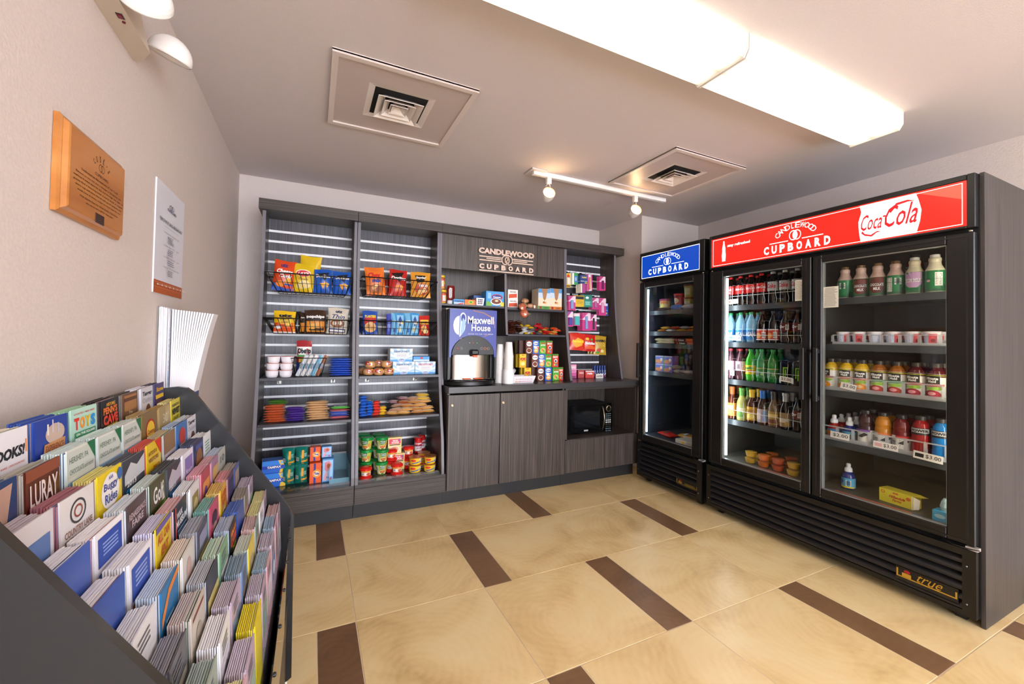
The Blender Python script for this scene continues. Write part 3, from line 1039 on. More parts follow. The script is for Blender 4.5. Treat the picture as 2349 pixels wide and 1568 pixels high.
def header(t, y0, y1, sy0, sy1, z0, z1, face, name='header'):
    mb = MB()
    mb.cbox(XF, XF+0.039, y1, sy1, 1.812, 2.062, M_BLK, 0.003)
    mb.cbox(XF, XF+0.039, sy0, y0, 1.812, 2.062, M_BLK, 0.003)
    mb.cbox(XF, XF+0.039, sy1, sy0, z1, 2.062, M_BLK, 0.003)
    mb.cbox(XF, XF+0.039, sy1, sy0, 1.812, z0, M_BLK, 0.003)
    mb.build(name, t, world=True)
    mb = MB()
    mb.box(XF+0.006, XF+0.020, sy1, sy0, z0, z1, face)
    return mb.build('sign_face', t, world=True)
def cf_(y0, y1, z0, z1, x):   # decal mapping for faces looking at -x; u runs from far (y0) to near (y1)
    return lambda u, v, e=0.0005: (x-e, y0+(y1-y0)*u, z0+(z1-z0)*v)
def arc_word(mb, s, fn, cx, cz, rx, rz, a0, a1, w_, h_, mt):
    n = len(s)
    for i, ch in enumerate(s):
        a = R(a0+(a1-a0)*i/(n-1))
        vs, fs = text_mesh(ch, 0.0, 0, 2)
        px, pz = cx+rx*math.sin(a), cz+rz*math.cos(a)
        t_ = a*0.75
        out = []
        for u, v in vs:
            dx = (u-.5)*w_*(0.5 if ch in 'IL' else 1); dz = (v-.5)*h_
            asp = ASP[0]
            out.append(fn(px + dx*math.cos(t_) + dz*math.sin(t_)/asp, pz + dz*math.cos(t_) - dx*math.sin(t_)*asp, 0.0012))
        mb.add(out, fs, mt)
ASP = [1.0]
def cupboard_logo(mb, fn, cx, w_, wt):
    # fractions of the sign: arc word, rings, rules, lower word
    arc_word(mb, 'CANDLEWOOD', fn, cx, 0.50, w_*0.37, 0.36, -66, 66, w_*0.088, 0.155, wt)
    for dx in (-0.018, 0.018):
        decals(mb, [('o', cx+dx*w_*1.8, 0.575, w_*0.080, 0.150, 0.18, wt)], fn)
    decals(mb, [('e', cx, 0.575, w_*0.030, 0.100, wt)], fn)
    decals(mb, [('r', cx-w_*0.50, cx-w_*0.13, 0.425, 0.450, wt), ('r', cx+w_*0.13, cx+w_*0.50, 0.425, 0.450, wt)], fn)
    x = cx-w_*0.62
    for ch in 'CUPBOARD':
        mb.text(ch, x, x+w_*0.105, 0.12, 0.37, wt, lambda u, v: fn(u, v, 0.001), 0.045)
        x += w_*0.162

big = thing('double_door_cooler', (3.05, -1.09, 0), 'large double-door glass drinks cooler with red lit header', 'cooler')
Y0, Y1 = -0.388, -1.795
INB = mat('4a4840', 0.5)
cooler_body(big, Y0, Y1, INB, WSIDE)
mb = MB(); mb.box(XF+0.044, XF+0.792, Y1-0.016, Y1-0.001, 0.002, 2.066, WSIDE); mb.build('wood_side_cover', big, world=True)
RED = mat('d81e14', 0.25, emit=SIGN_GLOW*0.95)
sf = header(big, Y0, Y1, -0.405, -1.766, 1.824, 2.036, RED)
WL = mat('fff6f0', 0.3, emit=SIGN_GLOW)
mb = MB()
fn = cf_(-0.405, -1.766, 1.824, 2.036, XF+0.006)
decals(mb, [('r', .010, .990, .945, .960, WL), ('r', .010, .990, .040, .055, WL), ('r', .010, .012, .055, .945, WL), ('r', .988, .990, .055, .945, WL),
            ('p', [(.875, .945), (.988, .945), (.988, .60)], mat('f04a38', 0.3, emit=SIGN_GLOW*.9)),
            ('p', [(.694, .97), (.700, .80), (.690, .55), (.692, .30), (.698, .03), (.870, .03), (.880, .30), (.884, .55), (.876, .80), (.868, .97)], WL)], fn)
RL = mat('c8141c', 0.3, emit=SIGN_GLOW*0.75)
# script lettering on the white cup
mb.text('Coca', .699, .768, .30, .70, RL, lambda u, v: fn(u, v, .0035), 0.01, 0.45)
mb.text('-', .770, .780, .56, .60, RL, lambda u, v: fn(u, v, .0035), 0.02, 0.3)
mb.text('Cola', .776, .874, .28, .80, RL, lambda u, v: fn(u, v, .0035), 0.01, 0.45)
decals(mb, [('p', [(.704, .30), (.712, .22), (.732, .17), (.752, .24), (.768, .22), (.750, .20), (.735, .12), (.712, .17), (.700, .25)], RL),
            ('p', [(.790, .66), (.812, .84), (.845, .86), (.868, .80), (.846, .81), (.815, .78), (.795, .62)], RL)], lambda u, v, e: fn(u, v, .0034+e))
# bottle silhouette and slogan
bt = [(.066,.16),(.0665,.20),(.064,.36),(.067,.52),(.0665,.60),(.0715,.76),(.072,.86),(.080,.86),(.0805,.76),(.086,.60),(.0855,.52),(.088,.36),(.086,.20),(.0865,.16)]
decals(mb, [('p', [(a, b) for a, b in bt], WL)], fn)
mb.text('Coca-Cola', .066, .086, .43, .49, RL, lambda u, v: fn(u, v, .0015), 0.0, 0.4)
mb.text('stay refreshed', .098, .225, .60, .72, WL, lambda u, v: fn(u, v, .001), 0.03)
ASP[0] = 1.361/0.212
cupboard_logo(mb, fn, .443, .235, WL)
o = mb.build('sign_lettering', sf); o.data.transform(Matrix.Translation(-Vector(big.location)))
door(big, -0.395, -1.104, -0.506, -1.052, -1.072, None)
door(big, -1.112, -1.792, -1.163, -1.697, -1.146, None)
g = louvre_grille(big, Y0, Y1)
mb = MB()
gold = mat('c9a13a', 0.3, 0.5)
fb = cf_(-1.515, -1.735, 0.095, 0.150, XF-0.0065)
mb.box(XF-0.0065, XF-0.0042, -1.738, -1.512, 0.088, 0.152, mat('101012', 0.4))
decals(mb, [('r', 0, .03, .25, .9, gold), ('r', 0, 1, .18, .28, gold), ('r', .97, 1, .2, .75, gold), ('r', .10, .26, .3, .62, gold), ('e', .19, .78, .06, .14, 'a01c24'),
            ('t', 'true', .36, .78, .32, .92, gold, 0.0, 0.5)], fb)
mb.build('maker_badge', big, world=True)
def hinge_set(t, yb_, ytops, cable, col):
    mb = MB(); mb.box(XF-0.004, XF+0.03, yb_[0], yb_[1], 0.3475, 0.360, mat(col, 0.35, 0.3)); mb.build('hinge', t, world=True)
    mb = MB(); mb.tube(cable, 0.003, M_BLKM, 6); mb.build('cable', t, world=True)
    for y in ytops:
        mb = MB(); mb.lathe([(0.008, 0), (0.010, 0.004), (0.006, 0.009)], 14, mat('d8d8dc', 0.15, 0.9), Matrix.Translation((XF+0.012, y, 1.795))); mb.build('hinge_pin', t, world=True)
hinge_set(big, (-1.800, -1.760), (-1.775, -0.408), [(XF+0.01, -1.68, 0.358), (XF-0.006, -1.72, 0.350), (XF-0.008, -1.77, 0.352), (XF-0.002, -1.805, 0.357)], 'cfc6be')

sm = thing('single_door_freezer', (3.05, 0.006, 0), 'slim single-door glass freezer with blue lit header', 'freezer')
S0, S1 = 0.355, -0.345
cooler_body(sm, S0, S1, mat('2c3440', 0.5), M_BLKM)
BLU = mat('0a3fa8', 0.25, emit=SIGN_GLOW*0.75)
sf2 = header(sm, S0, S1, 0.335, -0.299, 1.828, 2.032, BLU)
mb = MB()
fn = cf_(0.335, -0.299, 1.828, 2.032, XF+0.006)
WL2 = mat('eef2ff', 0.3, emit=SIGN_GLOW*0.95)
decals(mb, [('r', 0, 1, .975, 1, WL2), ('r', 0, 1, 0, .025, WL2), ('r', 0, .008, .025, .975, WL2), ('r', .992, 1, .025, .975, WL2)], fn)
ASP[0] = 0.634/0.204
cupboard_logo(mb, fn, .48, .56, WL2)
o = mb.build('sign_lettering', sf2); o.data.transform(Matrix.Translation(-Vector(sm.location)))
door(sm, 0.352, -0.342, 0.292, -0.243, 0.366-0.03, None)
louvre_grille(sm, S0, S1)
mb = MB()
fb = cf_(-0.105, -0.305, 0.112, 0.155, XF-0.0065)
mb.box(XF-0.0065, XF-0.0042, -0.308, -0.102, 0.105, 0.158, mat('101012', 0.4))
gold2 = mat('8f7a30', 0.4, 0.3)
decals(mb, [('r', 0, .03, .25, .9, gold2), ('r', 0, 1, .12, .2, gold2), ('r', .97, 1, .2, .75, gold2), ('r', .10, .28, .25, .62, gold2), ('e', .19, .78, .06, .14, 'a01c24'),
            ('r', .42, .92, .30, .40, gold2), ('r', .42, .88, .50, .58, gold2)], fb)
mb.build('maker_badge', sm, world=True)
hinge_set(sm, (-0.350, -0.312), (-0.328,), [(XF+0.01, -0.25, 0.372), (XF-0.010, -0.28, 0.352), (XF-0.012, -0.33, 0.350), (XF-0.002, -0.362, 0.362)], 'bdbdc4')

# interior shelves, light tubes
SHZ = (1.532, 1.262, 0.988, 0.694)
def cshelf(t, ya, yb_, z, m_):
    mb = MB()
    mb.box(2.755, 3.36, yb_, ya, z-0.006, z, m_)
    mb.box(2.748, 2.755, yb_, ya, z-0.034, z+0.004, mat('3a3f42', 0.35))
    mb.build('shelf', t, world=True)
for z in SHZ:
    cshelf(big, -0.425, -1.085, z, mat('6a7072', 0.4))
    cshelf(big, -1.100, -1.758, z, mat('4f4f4a', 0.4))
for z in SHZ[:1] + (1.345, 1.235) + (0.985,):
    cshelf(sm, 0.318, -0.308, z, mat('4f5660', 0.4))
mb = MB(); mb.box(2.700, 3.40, -1.098, -1.092, 0.42, 1.79, mat('45443e', 0.5)); mb.build('mullion', big, world=True)
TUBE = mat('e8f4ff', 0.3, emit=CASE_GLOW)
mb = MB(); mb.box(2.694, 2.706, -0.516, -0.500, 0.44, 1.735, TUBE); mb.build('light_tube', big, world=True)
mb = MB(); mb.box(2.700, 2.708, -1.745, -1.733, 0.47, 1.72, mat('fff2dc', 0.3, emit=CASE_GLOW*0.9)); mb.build('light_tube', big, world=True)
mb = MB(); mb.box(2.694, 2.704, 0.284, 0.298, 0.44, 1.73, mat('d8ecff', 0.3, emit=CASE_GLOW*0.45)); mb.build('light_tube', sm, world=True)
ITEMS = [
    ('bag', 'cheese', -0.244, 0.660, 1.5620, 0.136, 0.215, 0.060, 'orange and blue cheese curl bag leaning at left of top left basket'),
    ('bag', 'lays_up', -0.089, 0.740, 1.6000, 0.138, 0.228, 0.050, 'upside-down yellow crisp bag standing highest in the top left basket'),
    ('bag', 'lays', -0.120, 0.670, 1.5620, 0.147, 0.201, 0.060, "yellow potato chip bag with white LAY'S logo in front of another"),
    ('bag', 'blue_chip', 0.007, 0.670, 1.5620, 0.124, 0.173, 0.055, 'left of two blue tortilla chip bags in the top left basket'),
    ('bag', 'blue_chip', 0.134, 0.670, 1.5620, 0.124, 0.168, 0.055, 'right of two blue tortilla chip bags in the top left basket'),
    ('bag', 'utz_potato', -0.227, 0.670, 1.2720, 0.134, 0.153, 0.050, 'yellow and orange UTZ potato chip bag in the lower left basket'),
    ('bag', 'black_bag', -0.153, 0.740, 1.2750, 0.049, 0.154, 0.030, 'narrow black chip bag behind the yellow one, lower left basket'),
    ('bag', 'popchip', -0.109, 0.700, 1.2720, 0.055, 0.148, 0.040, 'narrow brown popchips bag behind the wider one of its kind'),
    ('bag', 'popchip_big', -0.032, 0.660, 1.2720, 0.142, 0.168, 0.050, 'wide brown and orange popchips bag in the lower left basket'),
    ('bag', 'pretzel', 0.106, 0.670, 1.2720, 0.139, 0.190, 0.055, 'cream UTZ thin pretzel bag at right of lower left basket'),
    ('bag', 'chex', 0.380, 0.670, 1.5720, 0.144, 0.216, 0.060, 'orange Chex Mix bag tilted in the top right basket'),
    ('bag', 'dark_red', 0.461, 0.740, 1.5750, 0.052, 0.129, 0.030, 'dark red bag half hidden behind the orange snack mix bag'),
    ('bag', 'red_chip', 0.533, 0.670, 1.5720, 0.134, 0.210, 0.055, 'red Doritos bag in the middle of the top right basket'),
    ('bag', 'gold_mix', 0.712, 0.670, 1.5720, 0.155, 0.205, 0.055, 'golden pretzel piece bag at right of the top right basket'),
    ('bag', 'planters', 0.338, 0.660, 1.2750, 0.108, 0.175, 0.040, 'blue and red Planters peanut pouch in lower right basket'),
    ('bag', 'small_blue', 0.291, 0.760, 1.2850, 0.050, 0.115, 0.030, 'small dark blue pouch behind the peanut pouch'),
    ('bag', 'blue_pack', 0.472, 0.670, 1.2740, 0.035, 0.160, 0.030, 'violet-blue cookie pack at left end of row in lower right basket'),
    ('bag', 'blue_pack2', 0.514, 0.670, 1.2740, 0.049, 0.168, 0.030, 'second pale blue cookie pack, between violet one and starry pack'),
    ('bag', 'blue_star', 0.557, 0.660, 1.2740, 0.069, 0.169, 0.030, 'pale blue pack with yellow stars, left of two in lower right basket'),
    ('bag', 'blue_pack2', 0.618, 0.670, 1.2740, 0.054, 0.172, 0.030, 'pale blue pack between the two starry ones, lower right basket'),
    ('bag', 'blue_star', 0.666, 0.660, 1.2740, 0.067, 0.174, 0.030, 'pale blue pack with yellow stars, right of two in lower right basket'),
    ('bag', 'candy_bag', 0.746, 0.660, 1.2740, 0.083, 0.157, 0.040, 'red and yellow candy pouch at right end of lower right basket'),
    ('box', 'sugar', 0.561, 0.620, 1.0710, 0.169, 0.099, 0.100, 'upper white and blue SUGAR DONUTS box on top of another'),
    ('box', 'sugar', 0.577, 0.600, 0.9760, 0.163, 0.096, 0.100, 'lower white and blue SUGAR DONUTS box under its twin'),
    ('box', 'choc', 0.741, 0.600, 0.9760, 0.160, 0.095, 0.100, 'white and blue CHOCOLATE DONUTS box with red lettering'),
    ('box', 'flatblue', 0.718, 0.640, 1.0710, 0.126, 0.038, 0.100, 'flat bright blue carton lying on the chocolate donuts box'),
    ('box', 'tampon', -0.261, 0.590, 0.3400, 0.133, 0.084, 0.090, 'upper blue and yellow tampon box of two on the lowest deck'),
    ('box', 'tampon', -0.259, 0.580, 0.2525, 0.140, 0.091, 0.090, 'lower blue and yellow tampon box of two on the lowest deck'),
    ('box', 'tide', -0.013, 0.585, 0.3945, 0.065, 0.096, 0.060, 'upper orange laundry powder box standing on its twin'),
    ('box', 'tide', -0.009, 0.555, 0.2525, 0.072, 0.136, 0.090, 'lower orange laundry powder box with bullseye on the lowest deck'),
    ('box', 'dryer', 0.059, 0.585, 0.4135, 0.064, 0.074, 0.060, 'upper pale blue dryer sheet box standing on the lower one'),
    ('box', 'dryer', 0.068, 0.555, 0.2525, 0.072, 0.157, 0.090, 'lower pale blue dryer sheet box with pink figure, lowest deck'),
    ('box', 'noodle', 0.531, 0.640, 0.3760, 0.100, 0.121, 0.045, 'upper pink and yellow rice noodle box behind the red soup cups'),
    ('box', 'noodle', 0.552, 0.640, 0.2525, 0.110, 0.120, 0.050, 'lower pink and yellow rice noodle box behind the red soup cups'),
    ('box', 'mentos', 1.034, 0.700, 1.5330, 0.091, 0.045, 0.050, 'small blue and white mint carton beside the ketchup bottle'),
    ('box', 'orange_pk', 1.133, 0.700, 1.5330, 0.101, 0.047, 0.050, 'small orange tea carton between mint carton and white basket'),
    ('box', 'cocoa', 1.341, 0.660, 1.5330, 0.165, 0.126, 0.110, 'blue hot cocoa box with cup picture, left of hutch divider'),
    ('box', 'bagel', 1.527, 0.700, 1.6060, 0.098, 0.084, 0.050, 'upper white and red carton of two at left of right hutch shelf'),
    ('box', 'bagel', 1.529, 0.700, 1.5310, 0.098, 0.075, 0.050, 'lower white and red carton of two at left of right hutch shelf'),
    ('box', 'quaker', 1.834, 0.680, 1.5310, 0.123, 0.186, 0.130, 'open cereal bar box with green foot on right hutch shelf'),
    ('box', 'quaker2', 1.959, 0.680, 1.5310, 0.126, 0.195, 0.130, 'open cereal bar box with orange foot on right hutch shelf'),
]
CEREAL = [
    ('krisp', 1.657, 0.065, 3),
    ('frost', 1.726, 0.065, 3),
    ('jacks', 1.796, 0.066, 3),
    ('loops', 1.865, 0.063, 3),
    ('pops', 1.592, 0.067, 2),
    ('krisp', 1.712, 0.069, 2),
    ('frost', 1.780, 0.067, 2),
    ('jacks', 1.848, 0.067, 2),
    ('loops', 1.920, 0.068, 2),
    ('pops', 1.635, 0.073, 1),
    ('krisp', 1.765, 0.075, 1),
    ('frost', 1.843, 0.072, 1),
    ('jacks', 1.921, 0.073, 1),
    ('loops', 1.975, 0.046, 1),
]
# ================================================================ PRODUCT BUILDERS
W_ = 'f4f2ee'
STY = {
 'cheese': ('d9481a', [('r',0,1,0,.24,'1f50b4'),('t','utz',.30,.62,.76,.88,'1c2c80',.04),('t','Cheese',.12,.88,.56,.70,W_,.05,.25),('t','Curls',.25,.85,.42,.54,W_,.05,.25),('e',.70,.34,.14,.10,'f2b020'),('e',.35,.22,.2,.1,'f08a1c')]),
 'lays': ('e3bd1c', [('e',.48,.66,.34,.13,'f6f0e4'),('e',.48,.65,.31,.11,'d8262a'),('t',"LAY'S",.24,.74,.60,.70,W_,.05,.2),('t','Classic',.28,.72,.42,.49,'7a5a10',.02),('e',.55,.26,.28,.13,'f2dc98'),('e',.40,.20,.22,.10,'ecd07c')]),
 'lays_up': ('dfb818', [('e',.5,.36,.34,.13,'f6f0e4'),('e',.5,.36,.31,.11,'d8262a'),('t','Classic',.28,.72,.56,.63,'7a5a10',.02)]),
 'blue_chip': ('1c57b4', [('p',[(.2,.80),(.86,.88),(.60,.52)],'0e1420'),('t','Doritos',.10,.92,.64,.78,W_,.05,.15),('p',[(.34,.40),(.66,.44),(.52,.18)],'eea424'),('p',[(.55,.48),(.86,.40),(.74,.22)],'f0b040')]),
 'red_chip': ('c0241c', [('p',[(.1,.84),(.80,.92),(.55,.5)],'1a0c0c'),('t','Doritos',.08,.94,.60,.74,W_,.05,.15),('p',[(.30,.38),(.60,.42),(.45,.16)],'f0842c'),('p',[(.52,.46),(.84,.36),(.72,.18)],'ee9a38')]),
 'dark_red': ('7c1616', [('t','mix',.2,.8,.5,.62,W_,.03)]),
 'utz_potato': ('f0c01c', [('r',0,1,0,.46,'e0531c'),('t','utz',.24,.86,.70,.86,'14141c',.07),('r',.22,.80,.40,.66,'f2cf3a'),('t','POTATO',.30,.72,.56,.62,'2c2010',.02),('t','CHIPS',.32,.70,.46,.52,'2c2010',.02),('r',0,1,0,.06,W_),('e',.2,.26,.16,.08,W_)]),
 'black_bag': ('17171a', [('r',.1,.9,.3,.36,'d0d0d0')]),
 'popchip': ('35231a', [('r',.06,.94,.08,.50,'d88a20'),('t','pop',.16,.84,.64,.78,W_,.05)]),
 'popchip_big': ('3a261c', [('r',.08,.92,.08,.52,'de8c20'),('t','popchips',.08,.92,.62,.78,W_,.05),('e',.36,.30,.2,.12,'eeb04c'),('e',.64,.34,.18,.12,'e8a038')]),
 'pretzel': ('d6ccba', [('t','utz',.36,.70,.80,.91,'1c2448',.05),('t','Thin',.20,.84,.58,.74,'243266',.02,.3),('e',.5,.40,.36,.15,'8a5024'),('e',.34,.40,.1,.08,'d6ccba'),('e',.62,.42,.1,.08,'d6ccba'),('r',.1,.9,.06,.20,'2a3a74'),('r',.15,.85,.09,.16,W_)]),
 'chex': ('ee7a2c', [('t','Chex',.12,.78,.60,.80,'d22a1c',.06,.15),('t','mix',.30,.80,.44,.58,'2440a0',.06,.1),('e',.48,.22,.38,.17,'b4642c'),('e',.36,.26,.1,.07,'e2a660'),('e',.60,.20,.12,.08,'8a4420'),('e',.50,.32,.08,.05,'f0d090')]),
 'gold_mix': ('e09a30', [('p',[(.2,.86),(.74,.86),(.66,.60),(.3,.56)],'241410'),('t','Snyder',.24,.78,.70,.82,W_,.04,.2),('e',.55,.32,.36,.22,'c4481c'),('e',.45,.22,.14,.1,'e8b870'),('e',.68,.28,.14,.1,'f0c888'),('t','PIECES',.40,.86,.40,.50,W_,.04)]),
 'planters': ('1f50ac', [('p',[(.10,.70),(.90,.78),(.90,.48),(.10,.42)],'c02420'),('t','PLANTERS',.14,.88,.70,.82,'e8cc30',.05),('e',.5,.30,.40,.22,'e0b070'),('e',.36,.36,.12,.08,'c88a48'),('e',.62,.26,.14,.09,'d69c5c')]),
 'small_blue': ('142a72', []),
 'blue_pack': ('3f4cae', [('r',.1,.9,.3,.5,'7a86d6')]),
 'blue_pack2': ('6fb4dc', [('r',.1,.9,.60,.66,'d8ecf6'),('r',.3,.7,.12,.3,'2c60b0')]),
 'blue_star': ('3f96d4', [('r',.12,.88,.10,.90,'8cc8ea'),('p',[(.3,.70),(.5,.86),(.7,.66),(.56,.40),(.36,.42)],'1c3c94'),('t','AHA',.28,.76,.48,.62,W_,.06),('e',.70,.56,.16,.08,'f0d050'),('e',.42,.24,.16,.10,'e8dca0')]),
 'candy_bag': ('c42820', [('r',.08,.92,.55,.78,'e6c63c'),('t','nuts',.2,.8,.60,.72,'b02018',.05),('e',.4,.34,.28,.16,'e8a858'),('e',.6,.2,.25,.12,'f0dc9c')]),
 'sugar': ('dce9f4', None), 'choc': ('dce9f4', None),
 'flatblue': ('2b8fd8', [('r',0,1,0,.35,'d0e2f2'),('e',.5,.7,.1,.2,'c02020')]),
 'tampon': ('1766d0', [('p',[(0,1),(.70,1),(.80,.62),(0,.62)],'2c86e8'),('p',[(.70,1),(1,1),(1,.62),(.80,.62)],'eec22c'),('e',.88,.83,.08,.12,'7ab8e6'),('r',0,1,.36,.62,'1040b4'),('t','TAMPAX',.22,.84,.40,.58,W_,.04,.1),('p',[(.80,.30),(1,.30),(1,0),(.76,0)],'eec22c')]),
 'tide': ('ea5a1e', [('r',.34,.52,.0,1,'20348c'),('e',.60,.48,.36,.20,'f2c030'),('e',.60,.48,.30,.165,'ee6a1c'),('e',.60,.48,.24,.13,'f4e8c8'),('t','Tide',.38,.82,.42,.55,'20348c',.05)]),
 'dryer': ('5a9cd8', [('r',.06,.94,.05,.95,'a9cdee'),('p',[(.2,.55),(.2,.85),(.6,.92),(.86,.74),(.66,.52),(.36,.44)],'d88a96'),('e',.56,.70,.16,.11,'c45c28'),('p',[(.08,.06),(.4,.1),(.5,.46),(.24,.40)],'e8a8b4'),('t','Bounce',.36,.9,.16,.24,'3c6cc0',.03),('e',.76,.12,.12,.05,'d84c7c')]),
 'noodle': ('ecd488', [('r',.06,.94,.60,.92,'d8485c'),('t','RICE',.34,.72,.76,.86,W_,.04),('t','NOODLES',.26,.80,.64,.74,W_,.04),('r',.1,.9,.52,.57,'2a1c1c'),('e',.48,.26,.38,.22,'f6f0e6'),('e',.48,.27,.32,.17,'e0a078'),('e',.85,.84,.06,.06,'5460c8')]),
 'mentos': ('4aa6e4', [('r',0,1,0,.45,'c4e0f4'),('t','mentos',.06,.94,.52,.86,'18307c',.05),('p',[(.3,.05),(.6,.3),(.95,.4),(.9,.1)],'e8584c')]),
 'orange_pk': ('ee7c24', [('e',.55,.55,.22,.30,'c8dc3c'),('e',.55,.55,.13,.18,'4e9a30'),('r',0,1,.0,.16,'f6b45c')]),
 'cocoa': ('3c9ade', [('p',[(.0,0),(.3,0),(.3,.2),(0,.34)],'7cb83c'),('e',.60,.62,.32,.20,'c8361c'),('e',.60,.62,.28,.16,'1c3c94'),('t','Cocoa',.38,.82,.56,.68,W_,.05),('e',.56,.30,.32,.24,W_),('e',.56,.32,.27,.18,'7a3c1c'),('e',.58,.36,.1,.07,'e8d4b8'),('r',.80,1,0,.28,'e8d43c'),('r',.08,.26,.5,.9,'8cc8f0')]),
 'bagel': ('efe8e2', [('p',[(.08,.08),(.92,.2),(.9,.6),(.1,.5)],'d8502c'),('t','BAGEL',.24,.84,.70,.86,'3c2c2c',.02)]),
 'quaker': ('efdcc0', None), 'quaker2': ('efdcc0', None),
 'krisp': ('5a2c20', [('r',.04,.96,.0,1,'6a3422'),('e',.5,.74,.42,.18,W_),('t','Krispies',.14,.86,.68,.80,'4a2018',.04),('e',.5,.24,.4,.20,'f0e4d4'),('e',.5,.25,.33,.15,'7a3c1e'),('r',.3,.7,.93,.98,'d02830')]),
 'frost': ('2c68c8', [('e',.46,.80,.4,.14,W_),('t','Frosted',.12,.84,.74,.86,'1c40a0',.04,.1),('p',[(.1,.62),(.95,.56),(.8,.36),(.2,.40)],'f4f4f8'),('e',.5,.22,.38,.18,'f0a030'),('e',.5,.25,.26,.1,'f8dc9c'),('p',[(.6,.55),(.95,.5),(.85,.3)],'e85c20')]),
 'jacks': ('4cae30', [('r',0,1,.88,1,'2f8c28'),('t','APPLE',.16,.86,.74,.86,'c8241c',.05),('t','JACKS',.14,.88,.58,.72,W_,.06),('e',.5,.26,.4,.2,'d8c070'),('e',.4,.30,.13,.1,'e07c30'),('e',.62,.22,.13,.1,'5cae38')]),
 'loops': ('d23a24', [('r',0,1,.88,1,'2f8c28'),('t','FROOT',.12,.88,.70,.84,W_,.06),('e',.55,.48,.26,.16,'f4e4d4'),('e',.55,.46,.15,.09,'1c2c6c'),('e',.36,.18,.12,.09,'f0c030'),('e',.64,.16,.12,.09,'3c8cd8'),('o',.5,.30,.12,.09,.4,'50b040')]),
 'pops': ('f0c826', [('r',0,1,.0,.14,'e8b018'),('t','POPS',.08,.92,.50,.74,'c8202c',.07,.1),('r',.3,.7,.9,.95,'d02830'),('e',.5,.28,.3,.12,'f8e898')]),
}
SUN = lambda word, col: [('p',[(0,0),(1,0),(1,.16),(0,.16)],'4f9fe0')] + [('p',[(.5,.10),(a,b),(c,d)],'a8cdf0') for a,b,c,d in ((0,.25,0,.42),(0,.65,0,.85),(.1,1,.26,1),(.42,1,.58,1),(.74,1,.9,1),(1,.65,1,.85),(1,.25,1,.42))] + [('e',.5,.52,.34,.24,'e8f0f8'),('t',word,.14,.88,.70,.86,col,.03,.3),('l',.24,.78,.34,.62,4,'b4a8b4'),('e',.5,.12,.17,.11,W_),('e',.5,.12,.14,.08,'2c6ab8'),('t','Donuts',.40,.60,.08,.16,W_,.04)]
STY['sugar'] = ('dce9f4', SUN('SUGAR DONUTS', '33436e'))
STY['choc'] = ('dce9f4', SUN('CHOCOLATE DONUTS', 'c4283c'))
def QK(foot): return [('r',0,1,.55,.8,'c4d8e8'),('r',0,1,.80,1,'4c94d0'),('p',[(.28,1),(.78,1),(.64,.52),(.52,.42),(.40,.52)],'a8794c'),('r',0,1,0,.15,foot),('t','CHEWY',.45,.90,.03,.11,'3c2c10',.03),('r',.1,.28,.02,.13,'8c2420'),('e',.52,.32,.16,.05,'d08444'),('e',.46,.35,.06,.04,'8c5c30'),('e',.60,.29,.07,.04,'e8b070')]
STY['quaker'] = ('efdcc0', QK('4c9a3c')); STY['quaker2'] = ('efdcc0', QK('e07c2c'))

def bag_mesh(w, h, d, base, spec, seed=1, nx=12, nz=14, lay=False, rough=0.28):
    mb = MB()
    r_ = random.Random(seed)
    ph = [r_.uniform(0, 6.28) for _ in range(6)]
    def sh(u, v, side, e=0.0):
        u_ = min(max(u, 0), 1); v_ = min(max(v, 0), 1)
        vv = min(max((v_-0.05)/0.90, 0), 1)
        t = (max(math.sin(PI*u_), 0)**(0.22 if lay else 0.55))*(max(math.sin(PI*vv), 0)**(0.22 if lay else 0.55))
        wr = 0.06*math.sin(7*u+ph[0]+3*v)*math.sin(5*v+ph[1]) + 0.05*math.sin(13*u*v+ph[2])
        pin = 1 - 0.05*math.sin(PI*vv) + (0.03 if v_ < .04 or v_ > .96 else 0)
        x = (u-.5)*w*pin
        y = d/2 - side*(d/2*t*(1+wr*(1 if side > 0 else .5)) + 0.0006 + e)
        z = v*h + 0.012*h*math.sin(6*u+ph[3])*(1 if v_ > .9 else 0)
        return (x, y, z)
    bm_ = mat(base, rough) if isinstance(base, str) else base
    for side in (1, -1):
        vs = [sh(i/nx, j/nz, side) for j in range(nz+1) for i in range(nx+1)]
        fs = [(j*(nx+1)+i, j*(nx+1)+i+1, (j+1)*(nx+1)+i+1, (j+1)*(nx+1)+i) for j in range(nz) for i in range(nx)]
        if side < 0: fs = [tuple(reversed(f)) for f in fs]
        mb.add(vs, fs, bm_, True)
    # rim strip closes the two skins
    rim = [(i/nx, 0) for i in range(nx)] + [(1, j/nz) for j in range(nz)] + [(1-i/nx, 1) for i in range(nx)] + [(0, 1-j/nz) for j in range(nz)]
    a = [sh(u, v, 1) for u, v in rim]; b = [sh(u, v, -1) for u, v in rim]
    n = len(rim)
    mb.add(a+b, [(i, n+i, n+(i+1)%n, (i+1)%n) for i in range(n)], bm_, False)
    if spec:
        decals(mb, spec, lambda u, v, e: sh(u, v, 1, 0.0012+e), True)
    if lay:
        M = Matrix.Translation((0, 0, d/2)) @ Matrix.Rotation(R(-90), 4, 'X') @ Matrix.Translation((0, -d/2, 0))
        mb.v = [tuple(M @ Vector(v)) for v in mb.v]
    return mb
def box_mesh(w, h, d, base, spec, side=None, c=0.001):
    mb = MB()
    mb.cbox(-w/2, w/2, 0, d, 0, h, mat(base, 0.4), c)
    if side:
        mb.box(-w/2-0.0004, -w/2, c, d-c, c, h-c, mat(side, 0.4))
    decals(mb, spec, lambda u, v, e: (-w/2+c+(w-2*c)*u, -0.0003-e*.6, c+(h-2*c)*v))
    return mb
KN = {'bag': ('snack_bag', 'snack bag'), 'box': ('food_box', 'box')}
